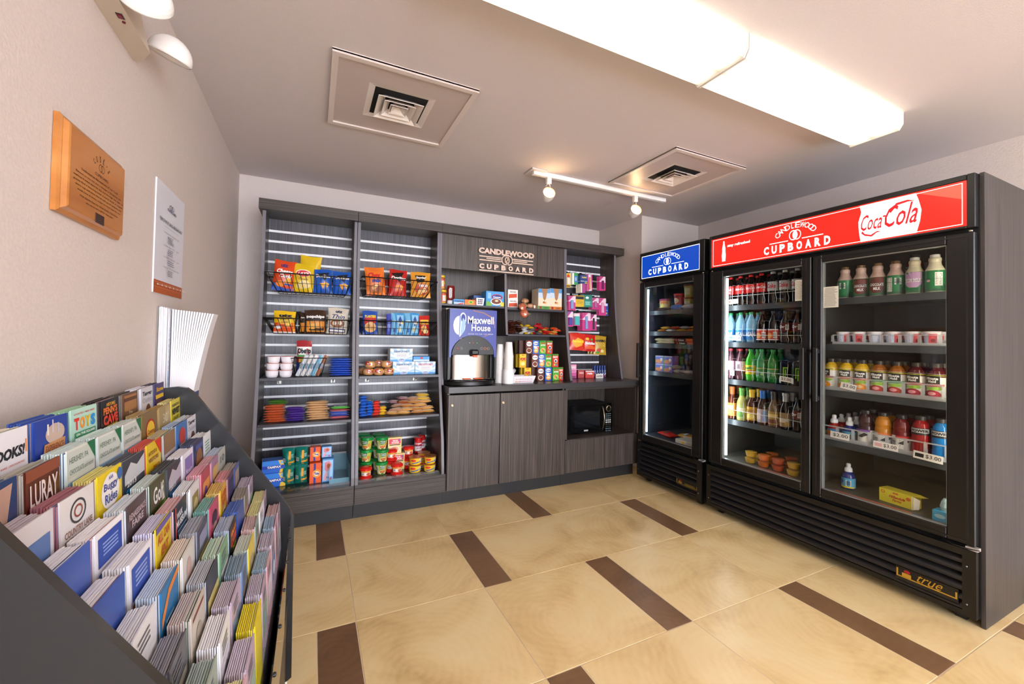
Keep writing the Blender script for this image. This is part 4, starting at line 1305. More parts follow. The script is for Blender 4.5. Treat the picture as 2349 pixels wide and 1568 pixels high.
def kind_of(st):
    if st in ('tampon', 'tide', 'dryer'): return ('household_box', 'box')
    if st.startswith('blue_') and st != 'blue_chip': return ('cookie_pack', 'cookie pack')
    return None
GRP = {'blue_chip': 'blue tortilla chip bags', 'blue_pack2': 'pale blue cookie packs', 'blue_star': 'starry blue cookie packs', 'sugar': 'sugar donut boxes', 'tampon': 'tampon boxes',
       'tide': 'laundry powder boxes', 'dryer': 'dryer sheet boxes', 'noodle': 'rice noodle boxes', 'bagel': 'bagel cartons', 'lays': 'yellow chip bags', 'lays_up': 'yellow chip bags'}
ITEM_ROT = {'cheese': (-4, 5, 4), 'chex': (-6, -5, 3), 'pretzel': (-3, 3, -3), 'lays_up': (3, 4, -6), 'gold_mix': (-4, -1, -4), 'red_chip': (-5, 2, 0), 'tampon': (0, 0, 4)}
for i, (k, st, x, y, z, w_, h_, d_, lab) in enumerate(ITEMS):
    base, spec = STY[st]
    nm = kind_of(st) or KN[k]
    if k == 'bag': mb = bag_mesh(w_, h_, d_, base, spec, i)
    else: mb = box_mesh(w_, h_, d_, base, spec)
    o = mb.build(nm[0], label=lab, cat=nm[1], group=GRP.get(st))
    o.location = (x, y, z)
    if st in ITEM_ROT: o.rotation_euler = tuple(R(a) for a in ITEM_ROT[st])
    else:
        rr_ = random.Random(i); o.rotation_euler = (R(-3) if k == 'bag' else 0, R(rr_.uniform(-1.5, 1.5)) if k == 'bag' else 0, R(rr_.uniform(-2, 2)))
# cereal boxes: three rows stacked on the counter, 10.5 cm tall
names = {'krisp': 'brown chocolate rice cereal', 'frost': 'blue frosted flakes cereal', 'jacks': 'green apple cereal', 'loops': 'red fruit ring cereal', 'pops': 'yellow POPS cereal'}
rowname = {1: 'bottom', 2: 'middle', 3: 'top'}
for st, x, w_, row in CEREAL:
    base, spec = STY[st]
    w_ = min(w_, 0.067) if st != 'pops' else 0.064
    z = CT + 0.0006 + (row-1)*0.1185
    o = box_mesh(w_, 0.118, 0.036, base, spec).build('cereal_box', label='front %s box in the %s row on the counter' % (names[st], rowname[row]), cat='cereal box', group='mini cereal boxes')
    o.location = (x, 0.600 + 0.012*(row-1), z)
k = 0
for row, x0, n in ((3, 1.600, 3), (2, 1.640, 3), (2, 1.552, 1), (1, 1.690, 3), (1, 1.590, 1)):
    for j in range(n):
        st = ('krisp', 'loops', 'pops')[j % 3] if n > 1 else 'pops'
        o = box_mesh(0.062, 0.116, 0.036, {'krisp': '4c2a22', 'loops': 'b9b2ac', 'pops': 'd8b424'}[st], []).build('cereal_box', label='plain-sided small cereal box set back in the %s row, %s from its left' % (rowname[row], ordinal(j)) if n > 1 else 'yellow cereal box set back behind the POPS box, %s row' % rowname[row], cat='cereal box', group='mini cereal boxes')
        o.location = (x0+0.031-0.008*(n-1-j), 0.645+0.012*(row-1)+0.040*j, CT+0.0006+(row-1)*0.1185)

# ---------------------------------------------------------------- wire baskets
def wire_basket(x0, x1, bx0, bx1, z1, z0, label):
    t = thing('wire_basket', ((x0+x1)/2, 0.75, z0), label, 'basket', 'black wire display baskets')
    yb_, yf, yf0 = 0.872, 0.600, 0.650
    mb = MB(); mb.tube([(x0, yb_, z1), (x0, yf, z1), (x1, yf, z1), (x1, yb_, z1)], 0.0040, M_WIRE, 8, closed=True); mb.build('rim', t, world=True)
    mb = MB()
    mb.tube([(bx0, yb_, z0), (bx0, yf0, z0), (bx1, yf0, z0), (bx1, yb_, z0)], 0.0028, M_WIRE, 8, closed=True)
    mb.tube([(bx0-0.02, yf+0.025, (z0+z1)/2), (bx1+0.02, yf+0.025, (z0+z1)/2)], 0.0018, M_WIRE, 6)
    n = 17
    for i in range(n):
        f = i/(n-1)
        xt = x0+0.02+(x1-x0-0.04)*f; xb = bx0+(bx1-bx0)*f
        mb.tube([(xt, yf, z1), (xb, yf0, z0), (xb, yb_, z0)], 0.0023, M_WIRE, 5)
    for s_, xa, xb in ((0, x0, bx0), (1, x1, bx1)):
        for j in range(6):
            f = j/5
            mb.tube([(xa, yf+(yb_-yf)*f, z1), (xb, yf0+(yb_-yf0)*f, z0)], 0.0021, M_WIRE, 5)
    mb.build('wire_grid', t, world=True)
    mb = MB()
    for xx in (x0+0.1, x1-0.1):
        mb.box(xx-0.015, xx+0.015, 0.872, 0.882, z1-0.03, z1+0.012, M_WIRE)
    mb.build('hanging_clip', t, world=True)
wire_basket(-0.348, 0.202, -0.275, 0.160, 1.675, 1.556, 'black wire basket at the top left, holding orange, yellow and blue bags')
wire_basket(-0.348, 0.202, -0.290, 0.172, 1.370, 1.268, 'black wire basket below the top one in the left unit')
wire_basket(0.262, 0.822, 0.300, 0.740, 1.692, 1.567, 'black wire basket high in the second unit, holding three bags')
wire_basket(0.262, 0.822, 0.300, 0.775, 1.374, 1.270, 'black wire basket in the second unit, holding blue cookie packs')

# ---------------------------------------------------------------- shelf goods
def bowl():
    mb = MB()
    mb.lathe([(0.026, 0), (0.029, 0.0), (0.036, 0.012), (0.0385, 0.036), (0.040, 0.0445), (0.040, 0.046)], 26, [mat('eeeaf0', 0.35)]*4+[mat('d9704a', 0.4)])
    return mb.build('soup_bowl')
for c, x in enumerate((-0.288, -0.207)):
    for r in range(3):
        place('bowl', bowl, (x+0.004*r, 0.60, 0.9756+0.0466*r), 'white microwave soup bowl, %s of the %s stack on upper shelf' % (('bottom', 'middle', 'top')[r], ('left', 'right')[c]), 'bowl', 'stacked white bowls')
t = thing('mesh_basket', (-0.07, 0.62, 0.9755), 'black tapered mesh basket full of slim snack sticks', 'basket')
mb = MB()
def ring(hx, y0, y1, z, cx=-0.068): return [(cx-hx, y0, z), (cx+hx, y0, z), (cx+hx, y1, z), (cx-hx, y1, z)]
top = ring(0.109, 0.560, 0.700, 1.103); bot = ring(0.080, 0.580, 0.690, 0.978)
mb.tube(top, 0.003, M_WIRE, 6, closed=True); mb.tube(bot, 0.002, M_WIRE, 6, closed=True)
for q in range(4):
    a0, a1 = Vector(bot[q]), Vector(bot[(q+1) % 4]); b0, b1 = Vector(top[q]), Vector(top[(q+1) % 4])
    n = 12
    for i in range(n):
        for dr in (0, 1):
            f = i/n; g = f+0.16*(1 if dr == 0 else -1)
            if 0 <= g <= 1.001:
                mb.tube([a0.lerp(a1, f), b0.lerp(b1, g)], 0.0006, M_WIRE, 3)
mb.build('mesh_wall', t, world=True)
for i in range(13):
    cols = ['d8dce2', 'c4ccd6', '6cb4d4', 'e8e4de', 'b8c0cc', '9a5a34', 'e6e8ea']
    def mk(i=i):
        return bag_mesh(0.021, 0.150, 0.014, cols[i % 7], [('r', .1, .9, .35, .6, ('8c96a4', '3c8cb4', 'c0642c')[i % 3])], i, 4, 8).build('snack_stick')
    o = mk(); tag(o, 'foil snack stick leaning inside the black mesh basket', 'snack stick', 'snack sticks in mesh basket')
    o.location = (-0.140+0.0105*i, 0.590+0.018*(i % 3), 0.981); o.rotation_euler = (R(-4), R(22), 0)
ob_ = bag_mesh(0.096, 0.235, 0.045, 'a01c28', [('r', 0, 1, .52, .82, 'e8ece8'), ('t', 'Oberto', .06, .96, .62, .78, '14141c', .06), ('r', .05, .95, .52, .58, '3c9a48'), ('r', .15, .85, .36, .48, 'e6c440'), ('r', 0, 1, 0, .36, '1c3c84'), ('t', 'BEEF', .22, .80, .24, .33, W_, .04)], 9).build('jerky_bag', label='red and blue Oberto jerky bag standing in the mesh basket', cat='snack bag')
ob_.location = (-0.100, 0.655, 0.985)
# stacks of flat wrapped bars
def bar_stack(key, x, w_, dpt, n, z0, y, base, spec, hh, label, grp, name='snack_bar', jit=0.006, seed=0, rz=0):
    rr_ = random.Random(seed)
    for i in range(n):
        def mk():
            return bag_mesh(w_, dpt, hh*1.02, base, spec, seed, 8, 6, True).build(name)
        place(key, mk, (x+rr_.uniform(-jit, jit), y+rr_.uniform(-.004, .004), z0+hh*i), label, 'snack bar', grp, (0, R(rr_.uniform(-1.5, 1.5)), R(rz+rr_.uniform(-7, 7))))
bar_stack('bl', 0.134, 0.150, 0.060, 8, 0.976, 0.575, '1c4cc0', [('r', .1, .9, .15, .45, '6c98e8'), ('r', .2, .7, .5, .7, 'e8ecf4')], 0.0155, 'blue wrapped cookie sleeve in the stack right of mesh basket', 'blue cookie sleeves')
Z2 = 0.6825
bar_stack('or', -0.262, 0.122, 0.050, 7, Z2, 0.545, 'c05a34', [('r', .1, .9, .2, .4, 'e0906c')], 0.0165, 'copper-orange wrapped bar in the leftmost stack on lower shelf', 'copper orange bars')
bar_stack('gr', -0.250, 0.115, 0.050, 2, Z2+0.0165*7, 0.56, '4a7a2c', [('r', .1, .9, .3, .6, '2c4c1c')], 0.014, 'green wrapped bar on top of the copper-orange stack', 'green bars')
bar_stack('pu', -0.140, 0.112, 0.050, 6, Z2, 0.545, '4a2c8c', [('r', .1, .9, .2, .4, '8c6cc8'), ('r', .3, .7, .5, .7, 'c8843c')], 0.0155, 'purple wrapped bar in the second stack on lower shelf', 'purple bars', seed=1)
bar_stack('tn', -0.008, 0.140, 0.055, 8, Z2, 0.545, 'd0a878', [('r', .1, .5, .2, .5, '8c6440'), ('r', .6, .9, .3, .7, 'e8d0a4')], 0.0160, 'tan wrapped bar in the third stack on lower shelf', 'tan bars', seed=2)
bar_stack('pk', 0.135, 0.130, 0.045, 1, Z2, 0.545, 'c0606c', [('r', .1, .9, .2, .4, 'e8b0b4')], 0.017, 'pink wrapped bar at the bottom of the fourth stack', None, seed=3)
bar_stack('bw', 0.135, 0.130, 0.045, 2, Z2+0.017, 0.545, '2444a8', [('r', .1, .9, .1, .3, 'f0f0f4')], 0.017, 'blue and white wrapped bar in the fourth stack, lower shelf', 'blue and white bars', seed=4)
bar_stack('rw', 0.137, 0.130, 0.045, 1, Z2+0.051, 0.545, 'a83c48', [], 0.014, 'dark red wrapped bar under the green one in fourth stack', None, seed=5)
bar_stack('ng', 0.135, 0.122, 0.045, 1, Z2+0.065, 0.548, '4cb040', [('r', .15, .85, .1, .9, 'd8e8dc'), ('t', 'Nutri-Grain', .2, .82, .15, .6, '1c3c8c', .03)], 0.020, 'green and white Nutri-Grain bar topping the fourth stack', None, seed=6)

# wrapped muffins on the second unit's upper shelf
def muffin():
    mb = MB()
    mb.lathe([(0.024, 0), (0.034, 0.006), (0.040, 0.022), (0.038, 0.034), (0.028, 0.046), (0.0, 0.051)], 18, mat('e0a86c', 0.5))
    o = mb.build('wrapped_muffin')
    mb = MB()
    vs = []
    fn = lambda u, v, e: ((u-.5)*0.062, -math.sqrt(max(0.0412**2-((u-.5)*0.062)**2, 0))*(1-0.25*max(v-.55, 0)) - e*.5, 0.010+0.034*v)
    decals(mb, [('r', 0.1, .8, .35, 1, 'b0202c'), ('r', .55, .95, .7, 1, 'd8a02c'), ('r', .3, .6, .5, .75, 'e8c8b8')], fn)
    mb.build('label', o)
    mb = MB()
    mb.lathe([(0.030, -0.001), (0.043, 0.018), (0.041, 0.038), (0.026, 0.053), (0.006, 0.057)], 12, M_FILM, cap=False)
    for s_ in (-1, 1):
        mb.add([(s_*0.040, -0.012, 0.028), (s_*0.062, -0.020, 0.040), (s_*0.064, 0.004, 0.022), (s_*0.060, 0.014, 0.036), (s_*0.040, 0.012, 0.020)], [(0, 1, 2), (0, 2, 4), (2, 3, 4)], M_FILM)
    mb.build('film_wrap', o)
    return o
for i, (x, y, z, rz) in enumerate(((0.322, 0.605, 0.977, 20), (0.392, 0.585, 0.977, -10), (0.466, 0.60, 0.977, 14), (0.300, 0.68, 0.977, 70), (0.335, 0.60, 1.030, -25), (0.450, 0.605, 1.031, 30), (0.410, 0.68, 0.977, 40), (0.400, 0.665, 1.032, 15))):
    place('muffin', muffin, (x, y, z), 'film-wrapped muffin with red label, one of the muffin heap', 'muffin', 'heap of wrapped muffins', (0, 0, R(rz)))
# small packs and danishes on the lower shelf
for cx, cy, n, key, base, lab, grp in ((0.290, 0.545, 7, 'b1', '1f5fc4', 'blue cookie pouch in the left pile, lower shelf second unit', 'blue cookie pouches'),
                        (0.335, 0.565, 5, 'b1', '1f5fc4', 'blue cookie pouch in the left pile, lower shelf second unit', 'blue cookie pouches'),
                        (0.382, 0.555, 5, 'b3', 'd8362c', 'red cookie pouch in the pile between blue and yellow ones', 'red cookie pouches'),
                        (0.425, 0.570, 3, 'b4', 'e8bc2c', 'yellow cookie pouch beside the red pouches', 'yellow cookie pouches')):
    rr_ = random.Random(int(cx*1000))
    for i in range(n):
        def mk(base=base):
            return bag_mesh(0.052, 0.050, 0.0225, base, [('r', .2, .8, .3, .6, 'dfe6f4')], 3, 6, 6, True).build('cookie_pouch')
        place(key, mk, (cx+rr_.uniform(-.006, .006), cy, Z2+0.0215*i), lab, 'cookie pouch', grp, (0, R(rr_.uniform(-6, 6)), R(rr_.uniform(-12, 12))))
def danish(base, top):
    def mk():
        mb = bag_mesh(0.105, 0.060, 0.0245, base, [('e', .5, .5, .34, .34, top), ('r', .05, .95, .08, .2, 'e8dcc8')], 7, 8, 6, True, 0.22)
        o = mb.build('wrapped_danish')
        mb = MB()
        for s_ in (-1, 1):
            mb.add([(s_*0.050, 0.012, 0.012), (s_*0.066, 0.004, 0.020), (s_*0.068, 0.058, 0.006), (s_*0.050, 0.050, 0.014)], [(0, 1, 2, 3)], M_FILM)
        mb.build('film_end', o)
        return o
    return mk
DN = [(0.500, .55, 0, 12, 'a'), (0.520, .56, 1, -14, 'c'), (0.575, .545, 0, 8, 'a'), (0.590, .55, 1, -6, 'a'), (0.680, .55, 0, -4, 'b'), (0.672, .56, 1, 10, 'b'), (0.540, .60, 2, -18, 'c'), (0.610, .58, 2, 6, 'b'), (0.700, .58, 2, -8, 'a'),
      (0.535, .63, 3, 12, 'd'), (0.590, .60, 3, 10, 'e'), (0.665, .60, 3, 4, 'b'), (0.740, .60, 3, -6, 'a'), (0.650, .62, 4, -12, 'c'), (0.735, .61, 4, 6, 'f'), (0.600, .64, 4, 16, 'd'), (0.760, .56, 0, 6, 'a'), (0.755, .58, 1, -8, 'a'), (0.735, .63, 5, 8, 'f')]
DC = {'a': ('dba458', 'e8c488'), 'b': ('c88a48', 'e0b070'), 'c': ('b88c70', 'd8b8a0'), 'd': ('a8808c', 'c8a0a8'), 'e': ('9a4a1c', 'c8702c'), 'f': ('e0b840', 'f0d880')}
DNm = {'a': 'golden', 'b': 'tan', 'c': 'beige', 'd': 'pinkish', 'e': 'dark glazed', 'f': 'yellow-wrapped'}
for x, y, l, rz, q in DN:
    place('dn'+q, danish(*DC[q]), (x, y, Z2+0.023*l), '%s wrapped danish in the pastry heap on the lower shelf' % DNm[q], 'pastry', 'wrapped danishes', (0, R(rz*0.4), R(rz)))

# soup cups, bowls and tins on the lowest deck of the second unit
def wrapfn(rad, h, z0=0.0, span=150):
    def fn(u, v, e):
        a = R((u-.5)*span)
        rr_ = (rad(v) if callable(rad) else rad) + e + 0.0003
        return (rr_*math.sin(a), -rr_*math.cos(a), z0+h*v)
    return fn
def green_cup():
    mb = MB()
    mb.lathe([(0.028, 0), (0.040, 0.076)], 26, mat('a9bf3c', 0.4), cap=True)
    o = mb.build('soup_cup')
    mb = MB()
    decals(mb, [('r', 0, 1, .04, .98, 'b7c455'), ('r', .02, .20, .1, .9, 'e8ecd8'), ('b', .05, .18, .3, .8), ('p', [(.30, .85), (.75, .92), (.70, .55), (.36, .50)], '14704c'), ('t', 'Ready', .36, .70, .74, .86, W_, .04), ('t', 'NOODLE', .36, .68, .60, .70, W_, .04),
                ('e', .52, .24, .30, .20, 'f0e8d8'), ('e', .53, .27, .25, .15, 'cf7c34'), ('e', .84, .46, .1, .2, 'd88a3c'), ('r', .42, .62, .03, .14, '14704c')], wrapfn(lambda v: 0.0285+0.0115*v, 0.074, 0.001), True)
    mb.build('label', o)
    mb = MB()
    mb.lathe([(0.043, 0.068), (0.0455, 0.070), (0.0455, 0.086), (0.043, 0.089), (0.036, 0.088), (0.030, 0.085), (0.0, 0.085)], 26, mat('118a3c', 0.3), cap=False)
    mb.build('lid', o)
    return o
def red_cup():
    mb = MB()
    mb.lathe([(0.040, 0), (0.043, 0.004), (0.043, 0.010), (0.033, 0.018), (0.031, 0.040), (0.036, 0.062)], 26, mat('cf1c18', 0.3))
    o = mb.build('soup_cup')
    mb = MB()
    decals(mb, [('r', 0, 1, .1, .95, 'd8301c'), ('r', .0, 1, .80, .98, 'e8b838'), ('r', .10, .90, .2, .74, 'efe6dc'), ('e', .66, .45, .16, .25, 'c8602c'), ('b', .14, .34, .25, .7)], wrapfn(lambda v: 0.0318+0.003*v, 0.040, 0.018), True)
    mb.build('label', o)
    mb = MB()
    mb.lathe([(0.038, 0.058), (0.043, 0.060), (0.043, 0.072), (0.034, 0.080), (0.022, 0.083), (0.0, 0.083)], 26, mat('d8201c', 0.25), cap=False)
    mb.build('lid', o)
    return o
def mac_bowl():
    mb = MB()
    mb.lathe([(0.034, 0), (0.040, 0.004), (0.045, 0.052)], 26, mat('edc31c', 0.35))
    o = mb.build('pasta_bowl')
    mb = MB()
    decals(mb, [('p', [(.15, .25), (.85, .55), (.85, .40), (.2, .10)], '1c50b0'), ('e', .30, .66, .18, .2, 'd8402c'), ('r', .66, .90, .25, .9, 'e8e8f0')], wrapfn(lambda v: 0.0402+0.0045*v, 0.046, 0.004), True)
    mb.build('label', o)
    mb = MB()
    mb.lathe([(0.048, 0.051), (0.049, 0.054), (0.046, 0.0555), (0.0, 0.0555)], 26, mat('c98048', 0.25, 0.4), cap=False)
    mb.build('foil_lid', o)
    return o
def tall_red():
    mb = MB()
    mb.lathe([(0.028, 0), (0.030, 0.003), (0.030, 0.085)], 26, mat('e6e2e0', 0.35))
    o = mb.build('soup_can')
    mb = MB()
    decals(mb, [('r', 0, 1, .5, 1, 'c4141c'), ('t', 'Campbell', .08, .92, .58, .80, W_, .03, .4), ('t', 'SOUP', .3, .7, .2, .36, 'c4141c', .04), ('r', 0, 1, .44, .5, '2c3c84')], wrapfn(0.030, 0.082, 0.002), True)
    mb.build('label', o)
    mb = MB()
    mb.lathe([(0.031, 0.084), (0.0325, 0.086), (0.0325, 0.100), (0.028, 0.104), (0.0, 0.103)], 26, mat('cc161a', 0.25), cap=False)
    mb.build('lid', o)
    return o
ZD = 0.2525
for x, y, l, lab in ((0.328, 0.640, 0, 'bottom'), (0.328, 0.640, 1, 'middle'), (0.330, 0.635, 2, 'top')):
    place('gc', green_cup, (x, y, ZD+0.0898*l), 'green-lidded noodle cup, %s of the leftmost stack on lowest deck' % lab, 'soup cup', 'green noodle cups', (0, 0, R(-35)))
for x, y, l, lab in ((0.432, 0.600, 0, 'bottom'), (0.436, 0.600, 1, 'middle'), (0.430, 0.605, 2, 'top')):
    place('gc', green_cup, (x, y, ZD+0.0898*l), 'green-lidded noodle cup, %s of the stack left of noodle boxes' % lab, 'soup cup', 'green noodle cups')
for x, y, l, lab in ((0.315, 0.745, 0, 'bottom'), (0.315, 0.745, 1, 'middle'), (0.315, 0.745, 2, 'top')):
    place('gc', green_cup, (x, y, ZD+0.0898*l), 'green-lidded noodle cup, %s of the back left stack' % lab, 'soup cup', 'green noodle cups')
for x, y, l, lab in ((0.420, 0.705, 0, 'bottom'), (0.420, 0.705, 1, 'middle'), (0.420, 0.705, 2, 'top')):
    place('gc', green_cup, (x, y, ZD+0.0898*l), 'green-lidded noodle cup, %s of the back stack nearest the boxes' % lab, 'soup cup', 'green noodle cups')
for x, y, l, lab in ((0.315, 0.535, 0, 'red soup cup alone at the left front of the lowest deck'), (0.532, 0.540, 0, 'red soup cup in front of the noodle boxes'), (0.505, 0.625, 0, 'lower red soup cup behind the front one'), (0.505, 0.625, 1, 'upper red soup cup just left of the noodle boxes')):
    place('rc', red_cup, (x, y, ZD+0.0838*l), lab, 'soup cup', 'red soup cups')
for x, y, l, lab in ((0.664, 0.545, 0, 'lower yellow pasta bowl of the left pair'), (0.668, 0.550, 1, 'upper yellow pasta bowl of the left pair'), (0.772, 0.530, 0, 'lower yellow pasta bowl of the right pair'), (0.776, 0.535, 1, 'upper yellow pasta bowl of the right pair'),
                     (0.755, 0.640, 0, 'lower yellow pasta bowl of the pair behind'), (0.755, 0.640, 1, 'upper yellow pasta bowl of the pair behind')):
    place('mc', mac_bowl, (x, y, ZD+0.0562*l), lab, 'pasta bowl', 'yellow pasta bowls')
for x, y, l, lab in ((0.650, 0.665, 0, 'bottom'), (0.650, 0.665, 1, 'top')):
    place('tr2', red_cup, (x-0.01, y, ZD+0.0838*l), 'red-lidded soup cup, %s of the stack behind pasta bowls' % lab, 'soup cup', 'red soup cups', scale=(1.0, 1.0, 1.0))
for x, y, l, lab in ((0.730, 0.735, 0, 'lower red and white soup tub at the back right'), (0.730, 0.735, 1, 'upper front red and white soup tub with Campbell script'), (0.772, 0.805, 0, 'lower red and white soup tub in the far back corner'), (0.772, 0.805, 1, 'upper red and white soup tub in the far back corner')):
    place('trc', tall_red, (x, y, ZD+0.1045*l), lab, 'soup tub', 'red and white soup tubs')
for j, (x, y) in enumerate(((-0.176, 0.56), (-0.097, 0.56))):
    for l in range(2):
        def mk():
            mb = bag_mesh(0.076, 0.125, 0.085, '15766a', [('r', .52, .70, .1, .85, 'e8a83c'), ('r', .5, 1, .22, .32, 'e8a83c'), ('b', .06, .28, .3, .5), ('t', 'POISE', .72, .92, .5, .7, 'a8d8cc', .03)], 5, 10, 12)
            return mb.build('wrapped_pack')
        place('pad', mk, (x, y+0.01*l, ZD+0.118*l), 'green and gold plastic pack, %s of the %s pair on lowest deck' % (('bottom', 'top')[l], ('left', 'right')[j]), 'package', 'green wrapped packs')
# ================================================================ HUTCH GOODS
def jar():
    mb = MB()
    mb.lathe([(0.024, 0), (0.027, 0.006), (0.027, 0.095), (0.024, 0.102)], 24, mat('b4622c', 0.25))
    o = mb.build('peanut_butter_jar')
    mb = MB(); decals(mb, [('r', 0, 1, 0, 1, 'e2582c'), ('r', .0, 1, .0, .12, 'e8c030'), ('r', .3, .75, .2, .85, 'f0e6dc'), ('e', .8, .6, .15, .2, 'e8c030')], wrapfn(0.027, 0.075, 0.012), True); mb.build('label', o)
    mb = MB(); mb.lathe([(0.028, 0.102), (0.029, 0.104), (0.029, 0.118), (0.027, 0.120)], 24, mat('f0c418', 0.3)); mb.build('lid', o)
    return o
place('jar', jar, (0.912, 0.765, 1.5325), 'yellow-lidded spread jar, lower of the pair in hutch corner', 'jar', 'yellow-lidded jars', (0, 0, R(15)))
place('jar', jar, (0.902, 0.775, 1.6530), 'yellow-lidded spread jar, upper of the pair in hutch corner', 'jar', 'yellow-lidded jars', (0, 0, R(-10)))
def ketchup():
    mb = MB()
    mb.lathe([(0.026, 0.036), (0.034, 0.05), (0.036, 0.075), (0.033, 0.10), (0.036, 0.13), (0.030, 0.158), (0.0, 0.162)], 24, mat('7c1a12', 0.2), sy=0.7)
    o = mb.build('ketchup_bottle')
    mb = MB(); mb.lathe([(0.030, 0), (0.031, 0.004), (0.030, 0.030), (0.026, 0.036)], 24, mat('eceaea', 0.35), sy=0.75); mb.build('cap', o)
    mb = MB(); decals(mb, [('p', [(.12, 0), (.5, .05), (.5, .95), (.2, 1), (.08, .8)], 'dcdad8'), ('l', .16, .46, .1, .85, 6, 'b0a8a8')], lambda u, v, e: ((u-.5)*.070, -0.0262-e, 0.055+0.085*v)); mb.build('label', o)
    return o
place('ketchup', ketchup, (0.978, 0.755, 1.5325), 'dark red squeeze bottle standing on its white cap', 'bottle', rot=(0, 0, R(8)))
def small_basket():
    t = thing('plastic_basket', (0, 0, 0), '', '')
    mb = MB(); mw = mat('f0eef0', 0.35)
    hx, hy, h = 0.034, 0.045, 0.064
    vs = []
    for (a, b, z) in ((hx*.8, hy*.8, 0), (hx, hy, h), (hx+.003, hy+.003, h), (hx*.8+.003, hy*.8+.003, 0)):
        vs += [(-a, -b, z), (a, -b, z), (a, b, z), (-a, b, z)]
    fs = [(k*4+q, k*4+(q+1)%4, ((k+1)%4)*4+(q+1)%4, ((k+1)%4)*4+q) for k in range(4) for q in range(4)]
    mb.add(vs, fs, mw)
    mb.add([(-hx*.8, -hy*.8, 0.001), (hx*.8, -hy*.8, 0.001), (hx*.8, hy*.8, 0.001), (-hx*.8, hy*.8, 0.001)], [(0, 1, 2, 3)], mw)
    mb.build('body', t)
    mb = MB()
    for r in range(3):
        for c in range(3):
            z = 0.014+0.015*r; x = -0.014+0.014*c; y = -(hy*.8+.003)-(hy*.2)*(z/h)-0.0012
            mb.box(x-.0045, x+.0045, y-.0004, y+.0002, z-.0005, z+.0105, mat('2e2a2c', 0.8))
    mb.build('slots', t)
    return t
place('sb', small_basket, (1.212, 0.720, 1.5325), 'small white slotted plastic basket left of the cocoa box', 'basket')
def side_box(w_, h_, d_, base, lab, nm='food_box', cat='box', spec=()):
    return tag(box_mesh(w_, h_, d_, base, list(spec)).build(nm), lab, cat)
o = side_box(0.075, 0.095, 0.12, '2a5c9c', 'dark blue cocoa box end seen behind the white basket', spec=[('r', .1, .6, .3, .8, '6c4a8c'), ('r', .5, 1, 0, .5, '8cc0e0')])
o.location = (1.225, 0.770, 1.5325)
# pastry bags spilling over the shelf edge
def roll_bag(key, n, base, lab, grp, pos):
    for i, (x, y, z, rx, ry, rz) in enumerate(pos):
        def mk():
            mb = MB()
            mb.lathe([(0.0, -0.024), (0.022, -0.020), (0.036, -0.006), (0.036, 0.006), (0.024, 0.019), (0, 0.024)], 16, mat(base, 0.45))
            o = mb.build('wrapped_bun')
            mb = MB()
            mb.lathe([(0.010, -0.030), (0.038, -0.014), (0.040, 0.010), (0.026, 0.024), (0.006, 0.030)], 9, M_FILM, cap=False)
            mb.add([(0.03, -0.01, 0), (0.064, -0.02, 0.014), (0.060, 0.016, -0.008), (0.03, 0.012, 0.006)], [(0, 1, 2, 3)], M_FILM)
            mb.build('film_wrap', o)
            return o
        place(key, mk, (x, y, z), lab, 'bun', grp, (R(rx), R(ry), R(rz)))
roll_bag('bun', 5, 'cc9468', 'film-wrapped bun in the heap beside the cereal bar boxes', 'wrapped buns', [(1.640, .72, 1.556, 0, 0, 20), (1.715, .73, 1.556, 0, 8, 80), (1.665, .74, 1.602, 10, 0, 0), (1.770, .76, 1.555, 0, 0, 140)])
roll_bag('bun2', 3, 'c8643c', 'film-wrapped orange bun hanging over the shelf edge', 'orange buns', [(1.580, .615, 1.535, 62, 0, 10), (1.590, .600, 1.478, 80, 14, -30)])
mb = MB()
mb.add([(1.560, .598, 1.462), (1.600, .592, 1.455), (1.635, .600, 1.435), (1.610, .596, 1.412), (1.580, .598, 1.400), (1.562, .600, 1.424)], [(0, 1, 3), (1, 2, 3), (0, 3, 5), (3, 4, 5)], M_FILM)
tag(mb.build('film_tail'), 'loose clear film tail dangling below the hanging orange buns', 'plastic film')
dk = bag_mesh(0.09, 0.05, 0.04, '3a1418', [], 4, 8, 6, True).build('wrapped_cake', label='dark red wrapped cake beside the buns on right hutch shelf', cat='cake')
dk.location = (1.830, 0.685, 1.5305)

# candy heap on the lower right hutch shelf
CC = (('4a2418', 'brown', 1.478, 1.60, 30, 0.105), ('c9ccd2', 'silver', 1.595, 1.665, 12, 0.06), ('e8c01c', 'yellow', 1.62, 1.76, 12, 0.085), ('c41c24', 'red', 1.72, 1.85, 12, 0.09), ('c9a04c', 'gold', 1.80, 1.95, 14, 0.06), ('de4a1c', 'orange', 1.84, 1.99, 14, 0.07), ('6a6c74', 'grey', 1.66, 1.76, 6, 0.045))
rr = random.Random(11)
for base, cn, xa, xb, n, hmax in CC:
    for i in range(n):
        def mk(base=base):
            return bag_mesh(0.056, 0.034, 0.020, base, [('r', .15, .85, .3, .6, 'e8e0d0')] if base not in ('4a2418', 'c9ccd2') else [('r', .4, .7, .4, .6, '8a6a58')], 2, 5, 5, True, 0.2).build('wrapped_candy')
        lvl = i % max(1, int(hmax/0.015))
        x = xa + (xb-xa)*rr.random(); y = rr.uniform(0.635, 0.73)
        place('cd'+cn, mk, (x, y, 1.3006+0.0165*lvl), '%s wrapped candy in the heap on the lower right hutch shelf' % cn, 'candy', cn+' candies', (0, R(rr.uniform(-12, 12)), R(rr.uniform(-60, 60))))

